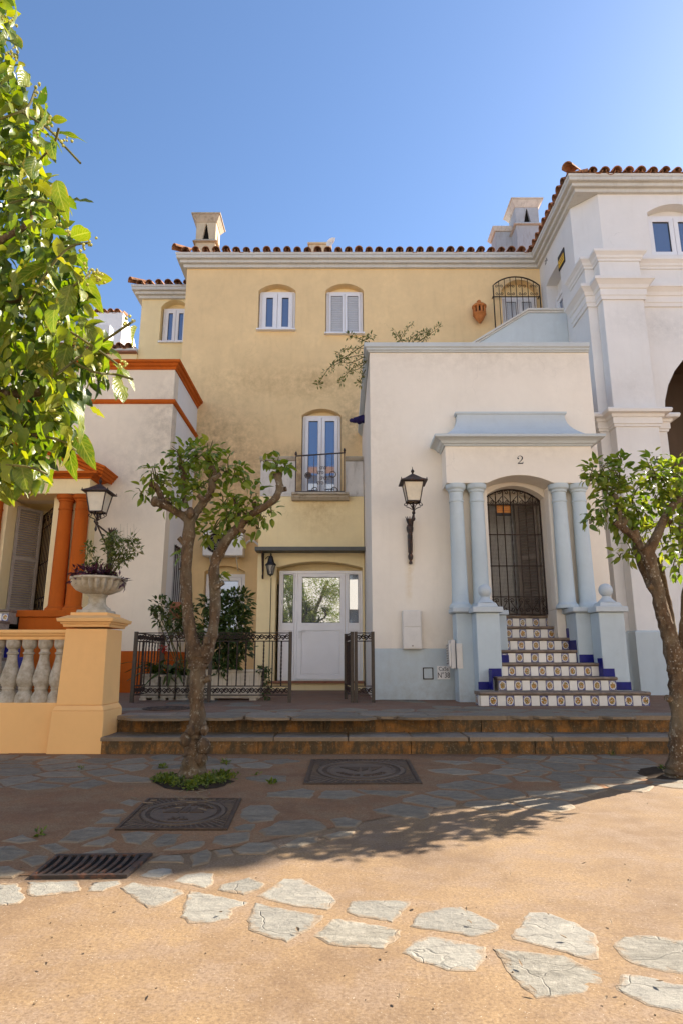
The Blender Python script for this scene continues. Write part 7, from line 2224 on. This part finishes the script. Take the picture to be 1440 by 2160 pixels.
for (px, py, dx, dy, r) in [(398, 1210, -16, -14, 6), (455, 1240, 16, -12, 6), (392, 1150, -14, -16, 5), (540, 1080, -4, -22, 5), (500, 1112, 16, 10, 5), (355, 1068, -2, -18, 6), (430, 1056, -12, -12, 5), (452, 1010, 14, -10, 5), (586, 1035, 18, -4, 5), (420, 1440, 24, -10, 7), (406, 1300, -18, -6, 5)]:
    a = P(px, py, DA); b = P(px + dx, py + dy, DA - .02); q = r * MPP(py, DA)
    MB().tube([tuple(a), tuple(a.lerp(b, .5)), tuple(b)], [q * 1.3, q, q * 1.05], 9, True, .1, rt_).build('pruned_stub', M['bark'], ta, smooth=True)
# right hand tree
DR = 5.12
b_ = GP(1428, 1636)
tr = thing('citrus_tree', 'leafy citrus tree at the right edge with three spreading stems', 'tree', (b_.x, b_.y, 0))
mb = MB()
limb(mb, [(1432, 1645, 34, 0), (1432, 1610, 27, 0), (1434, 1540, 25, 0), (1432, 1460, 24, 0), (1432, 1400, 27, 0)], DR, rt_, False, 14, .07)
limb(mb, [(1430, 1420, 25, 0), (1412, 1350, 19, 0), (1395, 1290, 16, 0), (1382, 1230, 15, 0), (1366, 1170, 17, 0), (1360, 1155, 18, 0)], DR, rt_)
limb(mb, [(1362, 1170, 12, 0), (1338, 1135, 9, 0), (1310, 1112, 9, 0), (1296, 1100, 9, 0)], DR, rt_)
limb(mb, [(1308, 1112, 7, 0), (1305, 1080, 6, 0), (1297, 1050, 7, 0), (1290, 1045, 7, 0)], DR, rt_)
limb(mb, [(1364, 1172, 13, 0), (1384, 1130, 12, -.05), (1405, 1085, 9, -.08), (1430, 1055, 9, -.1), (1460, 1035, 9, -.1)], DR, rt_)
limb(mb, [(1380, 1250, 10, .12), (1350, 1190, 9, .2), (1335, 1130, 8, .25), (1330, 1090, 7, .25)], DR, rt_)
limb(mb, [(1425, 1390, 13, .12), (1412, 1300, 10, .2), (1395, 1215, 9, .25), (1385, 1180, 9, .3)], DR, rt_)
limb(mb, [(1438, 1410, 20, 0), (1448, 1320, 16, 0), (1452, 1250, 15, 0), (1475, 1170, 13, 0), (1510, 1110, 11, 0)], DR, rt_)
mb.build('trunk', M['bark'], tr, smooth=True)
crown(tr, 'leaf', [(1265, 995, 34, .05, 52), (1300, 1000, 36, .1, 52), (1245, 1005, 22, 0, 14), (1285, 1040, 40, .05, 66), (1325, 1050, 36, .1, 46), (1300, 1080, 34, .05, 46), (1270, 1075, 26, 0, 26), (1250, 1095, 22, 0, 12), (1345, 1075, 30, .1, 32),
                   (1375, 1000, 34, -.05, 50), (1405, 1010, 40, -.05, 66), (1440, 1005, 44, -.05, 74), (1385, 1045, 36, 0, 50), (1430, 1055, 40, -.05, 62), (1480, 1030, 48, 0, 70), (1365, 1110, 28, .1, 26), (1420, 1110, 40, 0, 54), (1445, 1150, 36, 0, 46), (1400, 1150, 26, .1, 22), (1480, 1110, 46, 0, 60), (1330, 1160, 24, .1, 18), (1305, 1170, 14, .05, 7), (1425, 1190, 24, .05, 18), (1320, 1120, 24, .15, 16), (1380, 965, 16, 0, 8), (1308, 965, 14, .05, 5), (1530, 1060, 46, .1, 54), (1500, 1160, 40, .1, 40), (1350, 1140, 22, .1, 14)],
      DR, 0.072, 0.037, rt_, per=1.25)
for (px, py, dx, dy, r) in [(1384, 1245, -18, -10, 6), (1345, 1140, -6, -22, 6), (1310, 1112, 10, -20, 6), (1400, 1095, 16, 8, 5), (1428, 1480, -24, -8, 7), (1360, 1160, 14, -22, 6)]:
    a = P(px, py, DR); b = P(px + dx, py + dy, DR - .02); q = r * MPP(py, DR)
    MB().tube([tuple(a), tuple(a.lerp(b, .5)), tuple(b)], [q * 1.3, q, q * 1.05], 9, True, .1, rt_).build('pruned_stub', M['bark'], tr, smooth=True)
# near tree reaching in from the left
DN = 1.95
rn = random.Random(4)
tn = thing('citrus_tree', 'sunlit citrus branches with large yellow green leaves hanging in at the upper left', 'tree', (-2.1, DN, 0))
mb = MB()
mb.tube(catmull([(-2.15, DN, -0.05), (-2.1, DN, 0.6), (-2.06, DN + .05, 1.2), (-1.95, DN, 1.65), (-1.8, DN, 1.95)], 6), [0.10 - 0.002 * i for i in range(25)], 14, True, .06, rn)
limb(mb, [(-320, 900, 30, .15), (-120, 850, 16, .15), (0, 832, 12, .12), (80, 828, 10, .08), (124, 800, 9, .04), (138, 776, 10, 0.02)], DN, rn)
limb(mb, [(-250, 800, 28, .1), (-80, 690, 16, .1), (10, 635, 13, .1), (70, 625, 12, .1), (130, 618, 7, .1)], DN, rn)
limb(mb, [(-280, 780, 26, .05), (-120, 620, 16, 0), (0, 510, 9, 0), (50, 480, 7, 0), (72, 440, 5, 0)], DN, rn)
limb(mb, [(0, 835, 9, .12), (40, 882, 7, .1), (75, 915, 8, .06)], DN, rn)
limb(mb, [(-250, 640, 20, .1), (-100, 400, 10, .1), (-10, 190, 5, .05), (30, 172, 3, 0.05)], DN, rn)
mb.build('trunk', M['bark'], tn, smooth=True)
for a in ([(-40, 170), (40, 232), (100, 270), (140, 312), (170, 344)], [(120, 790), (180, 745), (230, 712), (270, 685), (285, 676)], [(90, 920), (130, 930), (160, 950)], [(-20, 340), (60, 350), (110, 310), (125, 270)], [(-30, 262), (30, 240), (60, 225), (75, 190)],
          [(130, 618), (160, 600), (190, 578)], [(150, 760), (200, 785), (245, 790), (280, 800)], [(60, 640), (110, 560), (150, 520), (190, 512)], [(0, 980), (60, 985), (100, 1000)], [(20, 430), (60, 420), (110, 430)], [(150, 700), (210, 740), (250, 770)]):
    MB().tube(catmull([tuple(P(x, y, DN - .12 + rn.uniform(-.05, .05))) for x, y in a], 4), 0.0042, 5).build('twig', M['twig'], tn)
big_l = [leaf_mesh('leaf', M['leafnear'], L, W * 1.08, c, f_, 10, wv, rn) for L, W, c, f_, wv in ((0.105, 0.052, .35, .3, .05), (0.115, 0.05, .55, .2, .07), (0.09, 0.05, .2, .35, .05), (0.12, 0.055, .15, .15, .08), (0.075, 0.038, .5, .4, .05), (0.06, 0.034, .3, .3, .04))]
edge = [(-60, -40), (34, -30), (44, 40), (30, 110), (70, 150), (72, 190), (108, 215), (116, 275), (134, 300), (110, 345), (120, 385), (178, 420), (172, 440), (150, 470), (188, 505), (180, 545), (212, 590), (215, 640), (195, 660), (215, 690), (285, 680), (290, 720), (250, 800), (200, 830), (190, 890), (175, 940), (120, 960), (112, 1030), (40, 1045), (-60, 1050), (-200, 1000), (-220, 200)]
def near_leaf(px, py, ang, me, dd=0.0, yaw=0.0, s=1.0, roll=None):
    """ang: direction of the tip in the picture plane, degrees anticlockwise from right"""
    p = P(px, py, DN + dd)
    dr = Vector((math.cos(R(ang)), yaw, math.sin(R(ang))))
    m = rot_to(dr, rn.uniform(-1.4, 1.4) if roll is None else roll)
    s *= 1.02
    inst('leaf', me, tn, p, m.to_euler(), (s, s, s))
placed = [(25, -5, -60, 1), (95, 218, -80, 0), (55, 150, -75, 3), (35, 130, -110, 0), (128, 425, 0, 3), (95, 420, -50, 0), (120, 380, -75, 1), (180, 588, -65, 1), (150, 600, -100, 3), (120, 640, -95, 0), (245, 795, -60, 3), (290, 690, -100, 2),
          (240, 740, -170, 0), (190, 735, 10, 0), (215, 745, -80, 2), (150, 845, -50, 1), (140, 905, -75, 0), (165, 915, -60, 1), (105, 990, -75, 2), (65, 985, -100, 0), (25, 980, -95, 1), (45, 980, -70, 2), (10, 900, -110, 0), (130, 860, -70, 3), (160, 540, -40, 0), (120, 545, -30, 3), (150, 500, 0, 2), (60, 310, -170, 1), (75, 330, -100, 0), (40, 560, -90, 3), (120, 700, -100, 3), (60, 720, -80, 2), (100, 560, -160, 0), (30, 300, -60, 3), (10, 60, -90, 1), (20, 85, -40, 2), (110, 300, -80, 4), (60, 230, -60, 4)]
for (x, y, a, k) in placed: near_leaf(x, y, a, big_l[k], rn.uniform(-.2, .05), rn.uniform(-.5, .3))
nleaf = 0
while nleaf < 262:
    x = rn.uniform(-200, 260); y = rn.uniform(-40, 1040)
    if not inside((x, y), edge): continue
    if x < -30 and rn.random() < 0.72: continue
    # thinner toward the outer edge
    if not inside((x + 45, y), edge) and rn.random() < .45: continue
    near_leaf(x, y, rn.gauss(-70, 55), rn.choice(big_l), rn.uniform(-.15, .5), rn.uniform(-.8, .6), rn.uniform(.6, 1.05))
    nleaf += 1
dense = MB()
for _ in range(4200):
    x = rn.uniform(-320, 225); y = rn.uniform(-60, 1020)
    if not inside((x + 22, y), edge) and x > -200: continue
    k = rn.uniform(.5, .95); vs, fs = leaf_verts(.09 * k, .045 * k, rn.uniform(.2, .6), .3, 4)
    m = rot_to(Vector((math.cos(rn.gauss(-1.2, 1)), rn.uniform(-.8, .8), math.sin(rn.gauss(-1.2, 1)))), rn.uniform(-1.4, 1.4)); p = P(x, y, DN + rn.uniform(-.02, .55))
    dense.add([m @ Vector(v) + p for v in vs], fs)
tag(dense.build('foliage', M['leafshade'], tn, smooth=True, normals=False), kind='stuff')
dense = MB()
for _ in range(1050):
    x = rn.uniform(-60, 225); y = rn.uniform(-40, 1020)
    if not inside((x + 26, y), edge): continue
    k = rn.uniform(.45, .8); vs, fs = leaf_verts(.09 * k, .047 * k, rn.uniform(.2, .7), .3, 5, .05, rn)
    a = rn.gauss(-1.2, .9)
    m = rot_to(Vector((math.cos(a), rn.uniform(-.8, .8), math.sin(a))), rn.uniform(-1.4, 1.4)); p = P(x, y, DN + rn.uniform(-.16, .12))
    dense.add([m @ Vector(v) + p for v in vs], fs)
tag(dense.build('foliage', M['leafsprig'], tn, smooth=True, normals=False), kind='stuff')
bd = MB()
for (bx_, by_) in [(20, 45), (28, 105), (75, 195), (105, 255), (80, 290), (130, 300), (170, 505), (185, 515), (155, 490), (205, 575), (190, 570), (195, 590), (120, 470), (215, 770), (260, 770), (270, 680), (160, 720), (130, 700), (110, 680), (60, 650), (90, 760), (150, 930), (115, 860), (100, 600), (70, 590)]:
    for _ in range(9):
        c = P(bx_ + rn.gauss(0, 9), by_ + rn.gauss(0, 9), DN - .1 + rn.uniform(-.05, .05)); q = rn.uniform(.003, .0065)
        bd.lathe([(q * math.sin(math.pi * k / 4) + .0003, -q * math.cos(math.pi * k / 4)) for k in range(5)], tuple(c), 5)
tag(bd.build('buds', M['bud'], tn), kind='stuff')

# mirrored in the door: a tree and the far side of the square, behind the viewpoint
tm = thing('citrus_tree', 'citrus tree behind the viewpoint, mirrored in the glass of the white door', 'tree', (-1.6, -3.4, 0))
mb = MB(); rm_ = random.Random(8)
mb.tube(catmull([(-1.6, -3.4, -.05), (-1.55, -3.4, 1.2), (-1.4, -3.4, 2.2), (-1.0, -3.4, 3.2), (-.6, -3.4, 4.2)], 6), [.11 - .002 * i for i in range(25)], 12, True, .06, rm_)
mb.tube(catmull([(-1.5, -3.4, 1.8), (-2.1, -3.3, 2.6), (-2.4, -3.3, 3.6)], 6), .06, 8)
mb.build('trunk', M['bark'], tm, smooth=True)
ml = MB()
for k in range(64):
    c = (rm_.uniform(-3.0, 0.0), -3.4 + rm_.uniform(-.7, .7), rm_.choice((rm_.uniform(1.5, 3.1), rm_.uniform(3.5, 4.5))))
    scatter_leaves(ml, c, .34, 150, .09, .045, rm_, .1, 2)
tag(ml.build('foliage', M['leaf'], tm, normals=False), kind='stuff')
hb = thing('facing_house', 'pale house across the square behind the viewpoint, seen only in reflections, made tall and white for bounce light', 'house', (0, -9.5, 0))
hm = MB(); holes = [[(x, 5), (x + 1.2, 5), (x + 1.2, 7), (x, 7)] for x in range(-24, 24, 4)] + [[(x, 1), (x + 1.2, 1), (x + 1.2, 3.4), (x, 3.4)] for x in range(-24, 24, 4)]
hm.wall([(-28, 0), (28, 0), (28, 11.4), (-28, 11.4)], holes, XZ, -9.5, -9.2)  # set close, tall and white to throw bounce light on the facades
hm.build('wall', M['plainwhite'], hb)
MB().box(-28, 28, -9.7, -9.6, 0, 11.3).build('window', M['glass'], hb)
MB().add([(-28.3, -8.8, 11.4), (28.3, -8.8, 11.4), (28.3, -14, 13.4), (-28.3, -14, 13.4)], [(0, 1, 2, 3)]).build('roof', M['terracotta'], hb)

# weeds round the foot of the forked tree and sprigs in the joints
gt2 = MB(); rg_ = random.Random(12)
def tuft(px, py, spread, n, h):
    for _ in range(int(n * 0.8)):
        a = rg_.uniform(0, 6.28); r = abs(rg_.gauss(0, .5)) * spread
        g = GP(px + r * math.cos(a), py + r * math.sin(a) * .25)
        scatter_leaves(gt2, (g.x, g.y, rg_.uniform(.004, h)), .014, 3, .03, .014, rg_, .6, 2, .2)
for (x, y, s, n) in ((345, 1648, 26, 150), (365, 1655, 25, 120), (440, 1652, 38, 260), (470, 1642, 30, 160), (400, 1664, 30, 90), (420, 1655, 30, 90)): tuft(x, y, s, n, .035)
o = gt2.build('weeds', M['grass'], None, normals=False)
tag(o, 'low green weeds round the foot of the forked tree', 'weeds', kind='stuff')
gt2 = MB()
for (x, y, s, n) in ((345, 1622, 10, 26), (475, 1613, 12, 20), (574, 1655, 10, 22), (86, 1766, 8, 10), (1290, 1595, 8, 8), (172, 1626, 6, 5), (545, 1640, 8, 6), (1395, 1625, 10, 8)): tuft(x, y, s, n, .02)
o = gt2.build('joint_weeds', M['grass'], None, normals=False)
tag(o, 'little green sprigs growing in the paving joints', 'weeds', kind='stuff')
# earth pit of the two trees
for (px, py, w, h) in ((405, 1650, 85, 18), (1432, 1632, 95, 16)):
    vs = []
    for k in range(22):
        a = 2 * math.pi * k / 22; g = GP(px + w * math.cos(a) * rg_.uniform(.9, 1.1), py + h * math.sin(a) * rg_.uniform(.9, 1.1)); vs.append((g.x, g.y, 0.0062))
    c = GP(px, py); vs.append((c.x, c.y, .014))
    o = MB().add(vs, [(k, (k + 1) % 22, 22) for k in range(22)]).build('tree_pit', M['soil'])
    tag(o, 'dark earth at the tree foot', kind='structure')
# fallen leaves, twigs and pebbles scattered on the paving
lt = MB()
for _ in range(60):
    px, py = rg_.uniform(0, 1440), rg_.uniform(1600, 2150)
    g = GP(px, py); q = rg_.uniform(.0012, .0035)
    lt.lathe([(q * .9, 0.0), (q, q * .5), (q * .5, q * .9)], (g.x, g.y, 0.001), 5)
for _ in range(26):
    px, py = rg_.gauss(390, 60), rg_.gauss(1690, 18); g = GP(px, py); a = rg_.uniform(0, 6.28); L = rg_.uniform(.02, .09)
    lt.tube([(g.x, g.y, .014), (g.x + L * math.cos(a), g.y + L * math.sin(a), .016)], .0035, 4)
for _ in range(34):
    px, py = rg_.uniform(0, 1440), rg_.uniform(1610, 2130); g = GP(px, py)
    vs, fs = leaf_verts(rg_.uniform(.012, .03), rg_.uniform(.006, .014), -.3, .5, 3)
    m = rot_to(Vector((math.cos(px), math.sin(px), .05)), rg_.uniform(-.3, .3)); lt.add([m @ Vector(v) + Vector((g.x, g.y, .012)) for v in vs], fs)
o = lt.build('litter', M['flagdark'], None); tag(o, 'small pebbles and twigs lying on the paving', 'litter', kind='stuff')

for m in list(bpy.data.meshes):
    if m.users == 0: bpy.data.meshes.remove(m)
